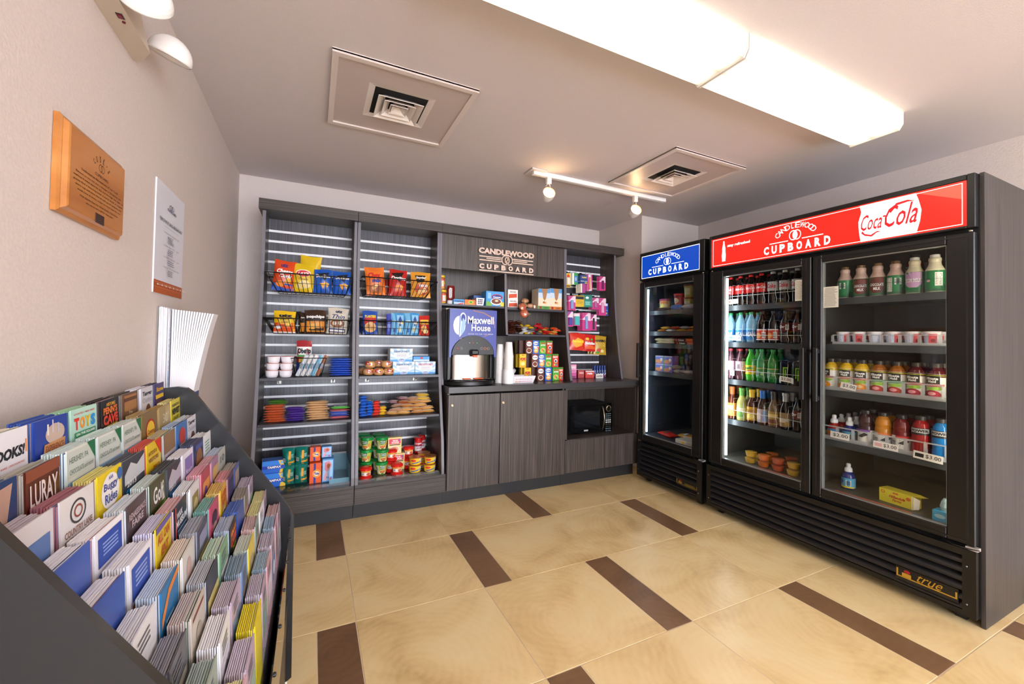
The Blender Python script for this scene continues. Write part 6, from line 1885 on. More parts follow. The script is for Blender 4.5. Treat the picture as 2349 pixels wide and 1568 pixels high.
SPEC = {
 'cola': bottle(.222, .033, 'soda', DARK, 'c81c1c', 'd2201c', (.40, .68), [('t', 'Coca-Cola', .08, .92, .42, .72, W_, .02, .45), ('e', .8, .2, .05, .1, W_)]),
 'diet': bottle(.224, .033, 'soda', DARK, 'd8d8dc', 'b8b8bc', (.40, .68), [('t', 'Coke', .18, .86, .28, .76, 'c0202c', .03, .1)]),
 'zero': bottle(.222, .033, 'soda', DARK, '1a1a1c', '5c1418', (.36, .62), [('t', 'Dr', .2, .6, .4, .7, W_, .03), ('b', .64, .86, .2, .8)]),
 'redb': bottle(.221, .033, 'soda', DARK, '20242c', 'c8402c', (.10, .44), [('r', 0, 1, .9, 1, 'f0e4e0'), ('r', 0, 1, 0, .08, 'f0e4e0'), ('e', .36, .4, .2, .25, 'e8a04c'), ('b', .62, .88, .2, .75)]),
 'water': bottle(.222, .033, 'soda', mat('9fd4ee', 0.08, alpha=0.55), '1c9c54', '1c7cc0', (.10, .46), [('t', 'DASANI', .06, .94, .3, .7, W_, .02), ('r', 0, 1, .9, 1, '8cd0ec')]),
 'pinkw': bottle(.230, .033, 'soda', mat('5c3440', 0.1), 'd03844', 'dcb0c4', (.30, .60), [('b', .3, .6, .1, .8), ('l', .62, .92, .2, .8, 4, '8c5c7c')]),
 'yel': bottle(.230, .034, 'soda', mat('3aa81c', 0.1), '1c9c3c', 'e8d41c', (.22, .50), [('t', 'mello', .1, .8, .55, .86, '1c8c3c', .04, .2), ('t', 'yello', .2, .9, .2, .5, 'd8382c', .04, .2)]),
 'grn': bottle(.232, .034, 'soda', mat('157a2c', 0.1), '1c9c3c', '3f8c4a', (.14, .44), [('r', 0, 1, .9, 1, 'a8a45c'), ('b', .15, .4, .15, .7), ('e', .68, .4, .12, .16, 'a8c88c')]),
 'teao': bottle(.240, .034, 'tea', mat('5c240c', 0.08), 'd0682c', 'e0903c', (.10, .50), [('r', .1, .9, .55, .8, 'f0ead8'), ('e', .5, .3, .3, .2, 'e8b060')]),
 'teag': bottle(.238, .034, 'tea', mat('b0b060', 0.08), '5ca044', 'a8b86c', (.08, .48), [('r', .1, .9, .55, .8, 'd8d8b0'), ('e', .5, .3, .3, .2, '6ca04c')]),
 'teay': bottle(.236, .034, 'tea', mat('4a200c', 0.08), 'd8b01c', 'd09c20', (.08, .48), [('e', .5, .3, .3, .2, 'e8d46c'), ('r', .2, .8, .6, .8, 'a8741c')]),
 'teab': bottle(.240, .034, 'tea', mat('3a2018', 0.08), '1c64b8', 'b8a8a8', (.08, .46), [('r', .6, .95, .1, .9, '7c9cd4'), ('r', .1, .5, .2, .7, 'd8c8c4')]),
 'teak': bottle(.240, .034, 'tea', mat('6c5440', 0.08), '3a3836', 'a8843c', (.08, .44), [('r', .1, .9, .55, .8, 'e0c070'), ('r', .1, .9, .1, .4, '6c3420')]),
 'teas': bottle(.240, .034, 'tea', mat('201410', 0.08), 'b8bcc0', '98805c', (.08, .46), [('r', .1, .9, .3, .6, 'd8d0c0'), ('e', .75, .25, .15, .15, 'c8a04c')]),
 'can': None,
 'cmilk': bottle(.190, .037, 'milk', mat('d3b3a4', 0.35), '7c5c34', '177a45', (.05, .58), [('p', [(.15, .98), (.85, .98), (.85, .3), (.65, .12), (.35, .12), (.15, .3)], '6a2c20'), ('t', 'CHOCOLATE', .20, .80, .50, .66, W_, .03), ('t', 'MILK', .36, .66, .28, .44, W_, .03)], name='milk_bottle'),
 'cmilk2': bottle(.190, .037, 'milk', mat('d3b3a4', 0.35), '7c5c34', '177a45', (.05, .58), [('r', .15, .42, .12, .88, 'd8d8d0'), ('l', .17, .40, .2, .85, 7, '8c8c84'), ('b', .52, .80, .5, .85)], name='milk_bottle'),
 'smilk': bottle(.196, .037, 'milk', mat('e4ddc0', 0.3), 'eeeef0', '177a45', (.05, .60), [('p', [(.12, .99), (.88, .99), (.88, .42), (.66, .24), (.34, .24), (.12, .42)], 'c49cc8'), ('t', 'SKIM MILK', .18, .84, .50, .68, W_, .03)], name='milk_bottle'),
 'wmilk': bottle(.198, .038, 'milk', mat('e6dfc2', 0.3), 'eeeef0', '177a45', (.05, .58), [('r', .58, .88, .25, .9, 'e8e8e0'), ('l', .60, .86, .3, .85, 7, '8c8c84'), ('e', .34, .5, .08, .06, 'e8b8c8')], name='milk_bottle'),
 'kidr': bottle(.146, .033, 'kid', mat('a01c14', 0.1), 'e8e8ec', '3c8cc4', (.06, .44), [('r', 0, 1, .0, .14, 'e8d41c'), ('p', [(.1, .3), (.5, .85), (.8, .7), (.5, .3)], 'e87c2c'), ('e', .3, .7, .12, .12, 'e8d41c')]),
 'kidb': bottle(.146, .033, 'kid', mat('1c2c7c', 0.1), 'e8e8ec', '5ca8cc', (.06, .44), [('r', 0, 1, .0, .14, 'e8d41c'), ('b', .52, .8, .2, .8), ('e', .25, .6, .14, .2, '2c64b8')]),
}
def juice(jc, band, fruit):
    return bottle(.189, .037, 'juice', mat(jc, 0.15), '3c342c', 'e6e4dc', (.04, .72), [('r', .12, .72, .62, .92, '201c1c'), ('t', 'Minute', .18, .66, .77, .88, W_, .04), ('t', 'Maid', .26, .58, .66, .76, W_, .04), ('r', .12, .9, .52, .61, band), ('p', [(.05, .50), (.3, .46), (.6, .52), (.9, .46), (.7, .38), (.3, .36)], '9cc84c'),
                  ('e', .42, .20, .34, .17, fruit), ('e', .42, .24, .16, .07, 'f4d0a0' if fruit == 'f0961c' else 'e8a0a8'), ('r', 0, 1, .93, .96, 'a8b83c')], name='juice_bottle')
SPEC['mmo'] = juice('e0b41c', 'e0602c', 'f0961c'); SPEC['mma'] = juice('a05c1c', '2c9c4c', 'b8342c'); SPEC['mmc'] = juice('5a1c20', 'cc2c2c', 'a81c3c')
def vit(jc, band): return bottle(.200, .038, 'sport', mat(jc, 0.1), '2a2a2c', 'e2e2de', (.06, .46), [('t', 'vitamin', .10, .30, .1, .9, '2c2c30', .0), ('r', .3, .96, .84, 1, band), ('l', .45, .9, .3, .75, 4, '9c9ca0'), ('p', [(.4, .5), (.7, .8), (.9, .7), (.6, .45)], '3c3c40')])
SPEC['vitp'] = vit('3a1c20', '7c3ca8'); SPEC['vito'] = vit('c07c1c', 'e87c3c'); SPEC['vitr'] = vit('6a1016', 'c81c24')
def powr(jc): return bottle(.208, .038, 'sport', mat(jc, 0.12), '3a3a3c', '26282c', (.55, .72), [('r', .1, .9, .3, .9, 'c8ccd0'), ('t', 'POWER', .15, .85, .4, .8, '18181c', .05)])
SPEC['powr'] = powr('98181c'); SPEC['powb'] = powr('1478c4')
def energy_can():
    mb = MB(); mb.lathe([(.024, 0), (.032, .006), (.032, .150), (.026, .158), (.027, .161), (.024, .161), (.022, .156), (0, .156)], 22, [mat('141416', .25, .5)]*4+[mat('c0c0c4', .25, .8)]*3)
    o = mb.build('energy_can')
    mb = MB(); decals(mb, [('r', .52, .60, .3, .8, '8cd02c'), ('r', .66, .73, .2, .7, '8cd02c'), ('r', .52, .8, .74, .80, '8cd02c'), ('r', .1, .4, .05, .3, 'd8d8d4')], wrapfn(.0323, .14, .006), True); mb.build('label', o)
    return o
SPEC['can'] = energy_can
NAMEZ = {'cola': 'red-label cola bottle', 'diet': 'silver-label diet cola bottle', 'zero': 'dark soda bottle with maroon label', 'redb': 'dark soda bottle with low red label', 'water': 'blue water bottle with green cap', 'pinkw': 'dark bottle with pale pink label', 'yel': 'green soda bottle with yellow label',
         'grn': 'green soda bottle with olive label', 'can': 'black can with green stripes', 'teao': 'orange-capped tea bottle', 'teag': 'green-capped tea bottle', 'teay': 'yellow-capped tea bottle', 'teab': 'blue-capped tea bottle', 'teak': 'dark-capped tea bottle', 'teas': 'silver-capped tea bottle',
         'cmilk': 'chocolate milk bottle, brown label', 'cmilk2': 'chocolate milk bottle turned to its back', 'smilk': 'milk bottle with lilac label', 'wmilk': 'white-capped milk bottle, green label', 'kidr': 'small red bottle with white sip cap', 'kidb': 'small blue bottle with white sip cap',
         'mmo': 'orange juice bottle', 'mma': 'apple juice bottle with green band', 'mmc': 'dark red juice bottle', 'vitp': 'purple drink bottle with white label', 'vito': 'orange drink bottle with white label', 'vitr': 'red drink bottle with white label', 'powr': 'red sports drink bottle', 'powb': 'bright blue sports drink bottle'}
ROWN = ('front', 'second', 'third', 'fourth', 'fifth')
def lane_row(kinds, y0, pitch, zi, doorname, depth, xs=2.800, dx=0.078, mat_back=None):
    z = SHZ[zi] + 0.0006
    sh = ('top', 'second', 'third', 'fourth')[zi]
    for i, k in enumerate(kinds):
        dd = depth[i] if isinstance(depth, (list, tuple)) else depth
        for j in range(dd):
            kk = k
            rz = R(-90 + ((i*37+j*53) % 40 - 20))
            place('b_'+kk, SPEC[kk], (xs+dx*j, y0-pitch*i, z), '%s, %s row, %s from left, %s shelf, %s door' % (NAMEZ[kk], ROWN[j], ordinal(i), sh, doorname), 'bottle' if k != 'can' else 'can', NAMEZ[kk]+'s', (0, 0, rz))
lane_row(['cola', 'cola', 'cola', 'cola', 'diet', 'diet', 'diet'], -0.466, 0.080, 0, 'left', 2)
lane_row(['water', 'water', 'water', 'redb', 'redb', 'zero', 'zero'], -0.468, 0.081, 1, 'left', 2)
lane_row(['pinkw', 'pinkw', 'yel', 'grn', 'grn', 'can', 'can'], -0.470, 0.080, 2, 'left', 2)
lane_row(['teao', 'teag', 'teay', 'teab', 'teak', 'teas', 'zero'], -0.485, 0.078, 3, 'left', 2)
lane_row(['cmilk2', 'cmilk', 'cmilk', 'cmilk2', 'smilk', 'wmilk'], -1.215, 0.079, 0, 'right', 1)
lane_row(['mmo', 'mmo', 'mmo', 'mma', 'mma', 'mmc', 'mmc'], -1.145, 0.0785, 2, 'right', 2, dx=0.08)
lane_row(['kidr', 'kidb'], -1.160, 0.080, 3, 'right', [5, 3])
lane_row(['vitp', 'vito', 'vitr', 'powr', 'powb'], -1.320, 0.0785, 3, 'right', 2, dx=0.082)
for o in COL.objects:
    if o.get('label', '').count('red drink bottle') : pass
place('b_powr', SPEC['powr'], (2.885, -1.500, SHZ[0]+.0006), 'dark red tall drink behind the milk bottles on the top shelf', 'bottle', rot=(0, 0, R(-90)), scale=(1, 1, 1.08))
# yogurts in clear bins
def yogurt():
    mb = MB(); mb.lathe([(.024, 0), (.027, .003), (.034, .064), (.036, .066), (.036, .070), (0, .071)], 22, [mat('e9e6ec', .35)]*4+[mat('dcdce2', .25, .3)])
    o = mb.build('yogurt_cup')
    mb = MB(); decals(mb, [('r', 0, .62, .1, .92, 'ccd4ec'), ('r', .62, 1, .1, .92, 'd8505c'), ('l', .1, .55, .3, .85, 5, '6c84c8'), ('e', .82, .35, .1, .15, '8c1c24'), ('r', 0, 1, .0, .08, W_)], wrapfn(lambda v: .0272+.0065*v, .058, .004), True); mb.build('label', o)
    return o
for i in range(6):
    for j in range(2):
        place('yog', yogurt, (2.795+.076*j, -1.210-.0782*i, SHZ[1]+.007), 'strawberry yogurt cup, %s from the left in its clear bin, %s row' % (ordinal(i), ROWN[j]), 'yogurt', 'yogurt cups', (0, 0, R(-90+(50 if i == 2 else -25 if i in (1, 5) else 10))))
FROST = mat('cfd2d6', 0.3, alpha=0.42)
def tray(zi, y0, y1, n, hgt, lab, fr=FROST):
    z = SHZ[zi]+.0002
    t = thing('shelf_organizer', (2.765, (y0+y1)/2, z), lab, 'shelf bin')
    p = (y0-y1)/n
    mb = MB(); mb.box(2.757, 2.762, y1, y0, z, z+hgt*.30, fr)
    mb.box(2.757, 2.762, y1, y0, z+hgt*.92, z+hgt, fr)
    mb.build('front_rail', t, world=True)
    for i in range(n+1):
        mb = MB(); yy_ = y0-p*i
        mb.box(2.757, 2.762, yy_-.007, yy_+.007, z+hgt*.30, z+hgt*.92, fr)
        mb.box(2.762, 3.00, yy_-.0010, yy_+.0010, z, z+hgt*.55, fr)
        mb.build('divider', t, world=True)
tray(0, -1.172, -1.652, 6, .075, 'clear plastic bottle organizer on the milk shelf', M_ACRYL)
tray(1, -1.170, -1.722, 7, .060, 'frosted plastic bin row holding yogurt cups')
tray(2, -1.112, -1.655, 7, .085, 'frosted plastic organizer before the juice bottles')
tray(3, -1.118, -1.665, 7, .085, 'frosted plastic organizer before the sports drinks')
WWH = mat('d6d8d8', 0.35)
for zi in range(4):
    z = SHZ[zi]+.0002
    t = thing('wire_organizer', (2.762, -0.75, z), 'white wire bottle divider on the %s shelf of the left door' % ('top', 'second', 'third', 'lowest')[zi], 'wire rack', 'white wire bottle dividers')
    mb = MB(); zz = z+(.072 if zi != 1 else .055); mb.tube([(2.760, -.425, zz), (2.760, -1.075, zz)], .0018, WWH, 6); mb.build('rail', t, world=True)
    for i in range(9):
        y = (-.430-.080*i) if zi < 3 else (-.446-.078*i)
        if y < -1.08: break
        mb = MB(); mb.tube([(2.760, y, z+.001), (2.7585, y-.006, z+.03), (2.760, y+.004, zz), (2.760, y-.002, z+.13), (2.770, y+.006, z+.155), (2.90, y, z+.16)], .0018, WWH, 5); mb.build('wire', t, world=True)
def ptag(x, y, z, w_, h_, word, rx, lab, block=None):
    mb = MB(); mb.box(-w_/2, w_/2, 0, .0012, 0, h_, mat('f0eeea', .5))
    sp = [('t', word, .42 if block else .14, .94, .22, .80, '3a3a3c', .01)]
    if block: sp.append(('r', .06, .36, .25, .75, block))
    decals(mb, sp, lambda u, v, e: (-w_/2+w_*u, -.0004-e*.5, h_*v))
    o = mb.build('price_tag', label=lab, cat='price tag', group='shelf price tags')
    o.location = (x, y, z); o.rotation_euler = (0, R(rx), R(-90))
ptag(2.744, -.520, 1.548, .095, .034, '$2.00', -2, 'white $2.00 tag under the red-label colas', 'e05048')
ptag(2.744, -.540, 1.280, .100, .034, '$2.00', 4, 'white $2.00 tag in front of the blue water bottles', '4c7c9c')
ptag(2.744, -.525, 1.020, .030, .036, 'c', 3, 'small white tag hanging before the pale pink bottles', None)
ptag(2.744, -.905, 1.012, .080, .034, '$3.00', 6, 'white $3.00 tag at the right of the third shelf')
ptag(2.744, -1.255, 1.005, .078, .036, '$3.00', 10, 'cream $3.00 tag before the orange juice bottles')
ptag(2.744, -1.215, .712, .096, .038, '$2.00', 2, 'white $2.00 tag before the small sip-cap bottles')
ptag(2.744, -1.430, .705, .108, .036, '$3.00', 2, 'white $3.00 tag before the red vitamin drink', 'e8b0b0')
ptag(2.744, -1.600, .690, .112, .038, '$3.00', 4, 'white $3.00 tag with black block before blue drink', '1c1c1e')
# fruit cups, bottle, butter on the cooler floor
def fruit(c):
    def mk():
        mb = MB(); mb.lathe([(.026, 0), (.030, .004), (.037, .034), (.0, .035)], 20, mat(c, .35)); o = mb.build('fruit_cup')
        mb = MB(); mb.lathe([(.0262, -.0004), (.0305, .003), (.0385, .040), (.042, .041), (.042, .043), (.0, .0435)], 20, M_FILM, cap=False); mb.build('clear_cup', o)
        return o
    return mk
FC = [('y', 2.760, -.660, 0), ('y', 2.762, -.662, 1), ('o', 2.760, -.755, 0), ('o', 2.762, -.756, 1), ('r', 2.760, -.850, 0), ('r', 2.762, -.852, 1), ('y', 2.755, -.950, 0), ('y', 2.757, -.952, 1),
      ('y', 2.860, -.655, 0), ('o', 2.865, -.740, 0), ('o', 2.868, -.745, 1), ('r', 2.870, -.870, 0), ('r', 2.872, -.872, 1), ('y', 2.955, -.640, 0), ('o', 2.960, -.725, 0)]
FN = {'y': ('yellow', 'd8a82c'), 'o': ('bright orange', 'e8701c'), 'r': ('peach-red', 'd0502c')}
for q, (k, x, y, l) in enumerate(FC):
    place('f'+k, fruit(FN[k][1]), (x, y, .4186+.0440*l), '%s fruit cup, %s, %s on the left cooler floor' % (FN[k][0], ('bottom of a pair' if l == 0 else 'top of a pair') if x < 2.95 else 'single', 'front row' if x < 2.8 else 'middle row' if x < 2.9 else 'rear row'), 'fruit cup', FN[k][0]+' fruit cups')
o = place('b_kidb', SPEC['kidb'], (2.822, -1.224, .4186), 'lone small blue sip-cap bottle on the right cooler floor', 'bottle', rot=(0, 0, R(-90)))
ob = box_mesh(.150, .070, .070, 'e8d83c', [('t', 'Hillandale', .30, .78, .44, .66, 'cc3c24', .03, .4), ('t', 'Farms', .40, .68, .22, .40, 'cc3c24', .03, .4), ('o', .12, .78, .06, .12, .3, 'cc3c24'), ('r', .42, .58, .78, .90, 'e0702c'), ('e', .88, .70, .07, .13, 'e0702c'), ('r', .97, 1, 0, 1, 'f4f0dc')]).build('butter_carton', label='yellow Hillandale Farms butter carton lying on the cooler floor', cat='carton')
ob.location = (2.765, -1.465, .4186); ob.rotation_euler = (0, 0, R(-97))
m2 = MB(); m2.add([(.075, .005, .070), (.112, .004, .074), (.108, .064, .066), (.075, .065, .070)], [(0, 1, 2, 3)], 'e8d83c'); m2.add([(.0755, .002, .002), (.098, .006, .010), (.100, .010, .058), (.0755, .004, .068)], [(0, 1, 2, 3)], 'f2efe4'); m2.build('open_flap', ob)
ob = box_mesh(.070, .050, .06, '3ca8dc', [('e', .4, .5, .3, .2, 'a8dcf0')]).build('small_carton', label='small bright blue carton at the right corner of cooler floor', cat='carton'); ob.location = (2.705, -1.665, .4186); ob.rotation_euler = (0, 0, R(-90))
mb = MB(); mb.lathe([(.020, 0), (.024, .02), (.018, .045), (.010, .06)], 16, mat('b4d4dc', .2, alpha=.6)); tag(mb.build('plastic_cup'), 'pale clear cup standing on the small blue carton', 'cup').location = (2.735, -1.672, .4692)
# papers on the glass
for (ya, yb_, za, zb_, lab) in ((-1.008, -1.052, 1.530, 1.660, 'white price list taped inside the left cooler door'), (-1.168, -1.246, 1.478, 1.600, 'white price list taped at the left of right cooler door')):
    mb = MB()
    decals(mb, [('l', .06, .94, .05, .95, 14, '8c8a80')], lambda u, v, e: (XF+.0090-e*.5, ya+(yb_-ya)*u, za+(zb_-za)*v))
    mb.box(XF+.0092, XF+.0099, yb_, ya, za, zb_, mat('d4d0c0', .6))
    tag(mb.build('price_list'), lab, 'paper', 'price lists')
mb = MB(); mb.box(XF+.030, XF+.0315, -1.56, -1.22, .4245, .4265, mat('e04c30', .4)); mb.box(XF+.030, XF+.0315, -1.22, -1.18, .4245, .4265, mat('2c4ca0', .4)); mb.box(XF+.030, XF+.0315, -1.60, -1.56, .4245, .4265, mat('2c4ca0', .4))
tag(mb.build('edge_strip'), 'thin red and blue sticker strip along the right door foot', 'sticker')
mb = MB(); mb.box(XF+.030, XF+.0315, -.98, -.76, .4245, .4265, mat('e04c30', .4)); mb.box(XF+.030, XF+.0315, -.76, -.72, .4245, .4265, mat('2c4ca0', .4))
tag(mb.build('edge_strip'), 'thin red and blue sticker strip along the left door foot', 'sticker')

# ---------------------------------------------------------------- freezer contents
FZ = (1.532, 1.345, 1.235, 0.985)
def tub(w0, w1, h, c, cl, spec):
    def mk():
        mb = MB(); mb.lathe([(w0, 0), (w1, h*.86)], 24, mat(c, .4)); o = mb.build('ice_cream_tub')
        mb = MB(); decals(mb, spec, wrapfn(lambda v: w0+(w1-w0)*v+.0002, h*.84, .002), True); mb.build('label', o)
        mb = MB(); mb.lathe([(w1*1.04, h*.84), (w1*1.07, h*.86), (w1*1.06, h*.98), (w1*.98, h)], 24, mat(cl, .35)); mb.build('lid', o)
        return o
    return mk
zt_ = 1.532+.0008-.0
T1 = tub(.040, .046, .115, 'd8cc8c', 'a83c6c', [('r', 0, 1, .7, .95, 'd8843c'), ('e', .25, .8, .15, .12, 'e8e4dc'), ('r', .3, .8, .1, .6, 'e8dc7c')])
T2 = tub(.036, .044, .098, 'b8242c', 'd02028', [('e', .45, .4, .3, .3, 'e8d4b0'), ('r', .1, .9, .74, .96, '8c1c20'), ('r', .35, .6, .1, .4, 'd8b8a0')])
T3 = tub(.038, .044, .110, 'b4ac5c', '8c4c2c', [('r', .3, .8, .2, .8, 'd8d8b0')])
place('t1', T1, (2.860, .245, zt_), 'yellow ice cream tub with pink lid, left of freezer top shelf', 'tub', rot=(0, 0, R(-90)))
place('t2', T2, (2.860, .080, zt_+.052), 'red ice cream tub set on cartons in the freezer top shelf', 'tub', rot=(0, 0, R(-90)))
place('t3', T3, (2.860, -.030, zt_), 'olive ice cream tub at right, bottom of a pair', 'tub', 'olive tubs', rot=(0, 0, R(-90)))
place('t3', T3, (2.860, -.030, zt_+.1105), 'olive ice cream tub at right, top of a pair', 'tub', 'olive tubs', rot=(0, 0, R(-90)))
def put_box(w_, h_, d_, base, spec, loc, rz, nm, lab, cat, grp=None):
    o = box_mesh(w_, h_, d_, base, spec).build(nm, label=lab, cat=cat, group=grp); o.location = loc; o.rotation_euler = (0, 0, R(rz)); return o
put_box(.10, .050, .10, '6a4434', [('r', .1, .9, .2, .6, 'a8846c')], (2.820, .080, zt_), -90, 'frozen_food_box', 'brown carton under the red ice cream tub', 'box')
put_box(.060, .080, .08, 'a89c8c', [('p', [(.1, 1), (.9, 1), (.5, .3)], '3c3430'), ('r', 0, 1, 0, .3, '8c6c50')], (2.850, .310, zt_), -90, 'frozen_food_box', 'narrow open carton at the left end of freezer top shelf', 'box')
def floppy(w_, d_, h_, base, spec, loc, rz, nm, lab, cat, grp=None, seed=1):
    o = bag_mesh(w_, d_, h_, base, spec, seed, 9, 8, True, .22).build(nm, label=lab, cat=cat, group=grp); o.location = loc; o.rotation_euler = (0, 0, R(rz)); return o
Z_ = FZ
for q, (y, w_, base, sc, lab) in enumerate(((.220, .16, '4a2c28', 'c8c0b8', 'dark frozen bar pack along the front of top freezer shelf'),)):
    floppy(w_, .05, .03, base, [('r', .1, .9, .3, .7, sc)], (2.775, y-.02, zt_), -90, 'frozen_bar', lab, 'frozen food')
floppy(.11, .08, .05, '2464c4', [('r', .2, .6, .2, .7, 'e8ecf4')], (2.775, .040, zt_), -80, 'frozen_bag', 'blue and white frozen bag on the top freezer shelf', 'frozen food')
floppy(.11, .08, .05, 'dcdce4', [('r', .1, .4, .2, .8, '2c5cc0')], (2.775, -.060, zt_), -100, 'frozen_bag', 'white frozen bag at the right of the top freezer shelf', 'frozen food')
cols = [('c87c2c', 'orange'), ('d8a43c', 'yellow'), ('d8d8dc', 'silver'), ('b8442c', 'red'), ('c8a030', 'gold'), ('a8a8b0', 'grey')]
for i in range(9):
    c, n_ = cols[i % 6]
    floppy(.085, .06, .024, c, [('r', .1, .9, .3, .6, 'e8d8b8')], (2.785, .235-.055*i, Z_[1]+.0006+(.024 if i % 2 else 0)), -90+(i*17 % 30-15), 'frozen_snack', n_+' wrapped frozen snack on the second freezer shelf', 'frozen food', n_+' frozen snacks', i)
for i in range(6):
    c = ('d8c89c', 'cfc0a0', 'e0d4b4')[i % 3]
    floppy(.10, .07, .028, c, [('r', .2, .7, .2, .5, 'a8987c')], (2.790, .245-.062*(i % 3), Z_[2]+.0006+.027*(i//3)), -90+(i*23 % 24-12), 'frozen_sandwich', 'cream wrapped frozen sandwich on the third freezer shelf', 'frozen food', 'cream frozen sandwiches', i)
for j in range(2):
    put_box(.185, .026, .15, 'd8461c', [('r', 0, .62, 0, 1, '1c1414'), ('t', 'Celeste', .18, .52, .2, .8, W_, .03), ('r', .66, .98, .15, .85, 'e87c1c'), ('e', .08, .5, .05, .4, 'd83c1c')], (2.775, -.060+.012*j, Z_[2]+.0006+.0265*j), -90, 'pizza_box', 'black and orange Celeste pizza box, %s of two in freezer' % ('lower', 'upper')[j], 'box', 'flat pizza boxes')
for i, (y, l) in enumerate(((.235, 0), (.135, 0), (.235, 1), (.135, 1))):
    put_box(.098, .072, .08, '6c5ca8', [('r', 0, 1, .6, 1, '5c64b0'), ('e', .4, .3, .4, .25, 'c87c4c'), ('r', 0, 1, .9, 1, 'c0b8c4'), ('e', .75, .55, .15, .2, 'd8c4b0'), ('r', 0, .06, 0, 1, '4c9c4c')], (2.790, y, Z_[3]+.0006+.0725*l), -90, 'frozen_cone_box', 'purple and orange frozen treat box, %s %s on lowest freezer shelf' % (('bottom', 'top')[l], ('left', 'right')[i % 2]), 'box', 'purple frozen treat boxes')
for i in range(5):
    floppy(.09, .07, .035, ('b8b0a8', '8c7c70', 'c8bcb0')[i % 3], [('r', .1, .6, .2, .5, 'e0dcd8')], (2.795, .040-.062*(i % 4), Z_[3]+.0006+.034*(i//4)), -90+i*9, 'frozen_bag', ('grey', 'taupe', 'pale')[i % 3]+' film-wrapped frozen pack on the lowest freezer shelf', 'frozen food', ('grey', 'taupe', 'pale')[i % 3]+' frozen packs', i)
CB = 'a87c48'
put_box(.185, .190, .20, CB, [('r', .1, .45, .12, .22, '4c3420'), ('o', .72, .2, .12, .08, .2, '5c4028'), ('l', .1, .5, .3, .5, 3, '6c4c2c')], (3.02, -.135, .4186), -90, 'cardboard_box', 'lower brown cardboard carton inside the freezer', 'box', 'brown cartons')
put_box(.185, .190, .20, CB, [('r', .1, .45, .2, .3, '4c3420'), ('o', .72, .3, .12, .08, .2, '5c4028'), ('l', .1, .5, .5, .8, 4, '6c4c2c')], (3.02, -.135, .6090), -90, 'cardboard_box', 'upper brown cardboard carton inside the freezer', 'box', 'brown cartons')
floppy(.17, .10, .04, 'c8281c', [('r', .4, .6, .1, .5, '5c3c30')], (2.760, .150, .4186), -100, 'frozen_bag', 'red frozen bag lying on the freezer floor', 'frozen food', None, 3)
floppy(.20, .10, .045, 'c8963c', [('r', .3, .42, .1, .9, 'dfe6f4'), ('r', .42, .46, .1, .9, '2c5cb0'), ('r', .8, .9, .2, .6, '2c5cb0')], (2.850, -.02, .4186), -84, 'frozen_bag', 'golden frozen bag behind the flat white box', 'frozen food', None, 4)
put_box(.20, .032, .12, 'e6e2da', [('e', .4, .5, .08, .3, 'e8c02c'), ('l', .55, .9, .2, .8, 3, 'b8b0a0')], (2.712, -.130, .4186), -90, 'frozen_food_box', 'flat white frozen food box at the freezer front', 'box')
# ================================================================ BROCHURE RACK
rk = thing('brochure_rack', (-0.33, -1.37, 0), 'stepped black brochure rack packed with leaflets against the left wall', 'rack')
RB = mat('17171a', 0.32)
RW0, RW1 = -1.885, -0.870
RP = [(-0.566, 0.030), (-0.566, 1.075), (-0.440, 1.088), (-0.415, 1.083), (-0.395, 1.066), (-0.130, 0.680), (-0.105, 0.640), (-0.092, 0.610), (-0.086, 0.040), (-0.100, 0.030)]
RE = mat('3a3630', 0.25)
for y0, y1 in ((RW0, RW0+0.018), (RW1-0.018, RW1)):
    mb = MB(); mb.prism([(a, b) for a, b in RP], 1, y0, y1, mat('121214', 0.6) if y0 < -1.5 else RB, edge=RE); mb.build('side_panel', rk, world=True)
mb = MB(); mb.box(-0.566, -0.556, RW0+.018, RW1-.018, 0.03, 1.075, RB); mb.build('back_panel', rk, world=True)
mb = MB(); mb.box(-0.112, -0.104, RW0+.018, RW1-.018, 0.05, 0.43, RB); mb.build('front_board', rk, world=True)
mb = MB()
mb.box(-0.556, -0.112, RW0+.018, RW1-.018, 0.05, 0.07, RB); mb.build('bottom_board', rk, world=True)
for y in (RW0+.009, RW1-.009):
    for x in (-0.11, -0.52):
        mb = MB(); mb.lathe([(.010, 0.0005), (.012, .01), (.012, .030)], 12, mat('d8d4cc', .4), Matrix.Translation((x, y, 0))); mb.build('glide', rk, world=True)
NT, NC = 9, 8
XK = lambda k: -0.462 + 0.0420*k
ZK = lambda k: 1.108 - 0.0550*k
YJ = lambda j: -1.768 + 0.1205*j if j < 7 else -0.9405
BH, BW = 0.205, 0.100
for k in range(NT):
    x, z = XK(k), ZK(k)
    mb = MB(); mb.box(x-0.042, x+0.0015, RW0+.018, RW1-.018, z-BH-0.006, z-BH-0.002, RB); mb.build('pocket_floor', rk, world=True)
    mb = MB(); mb.box(x+0.0005, x+0.0022, RW0+.018, RW1-.018, z-BH-0.002, z-0.105, M_ACRYL)
    mb.build('pocket_front', rk, world=True)
    for j in range(1, NC):
        y = YJ(j)-0.0618
        mb = MB(); mb.box(x-0.040, x, y-.0008, y+.0008, z-BH-0.002, z-0.12, M_ACRYL); mb.build('pocket_divider', rk, world=True)
mb = MB(); mb.box(-0.103, -0.100, RW0+.018, RW1-.018, 0.40, 0.615, M_ACRYL); mb.build('clear_front', rk, world=True)
for i in range(6):
    mb = MB(); mb.lathe([(.005, 0), (.004, .003), (0, .004)], 10, mat('2a2a2c', .3, .6), Matrix.Translation((-0.100, -1.75+.155*i, 0.57)) @ Matrix.Rotation(R(90), 4, 'Y')); mb.build('screw', rk, world=True)

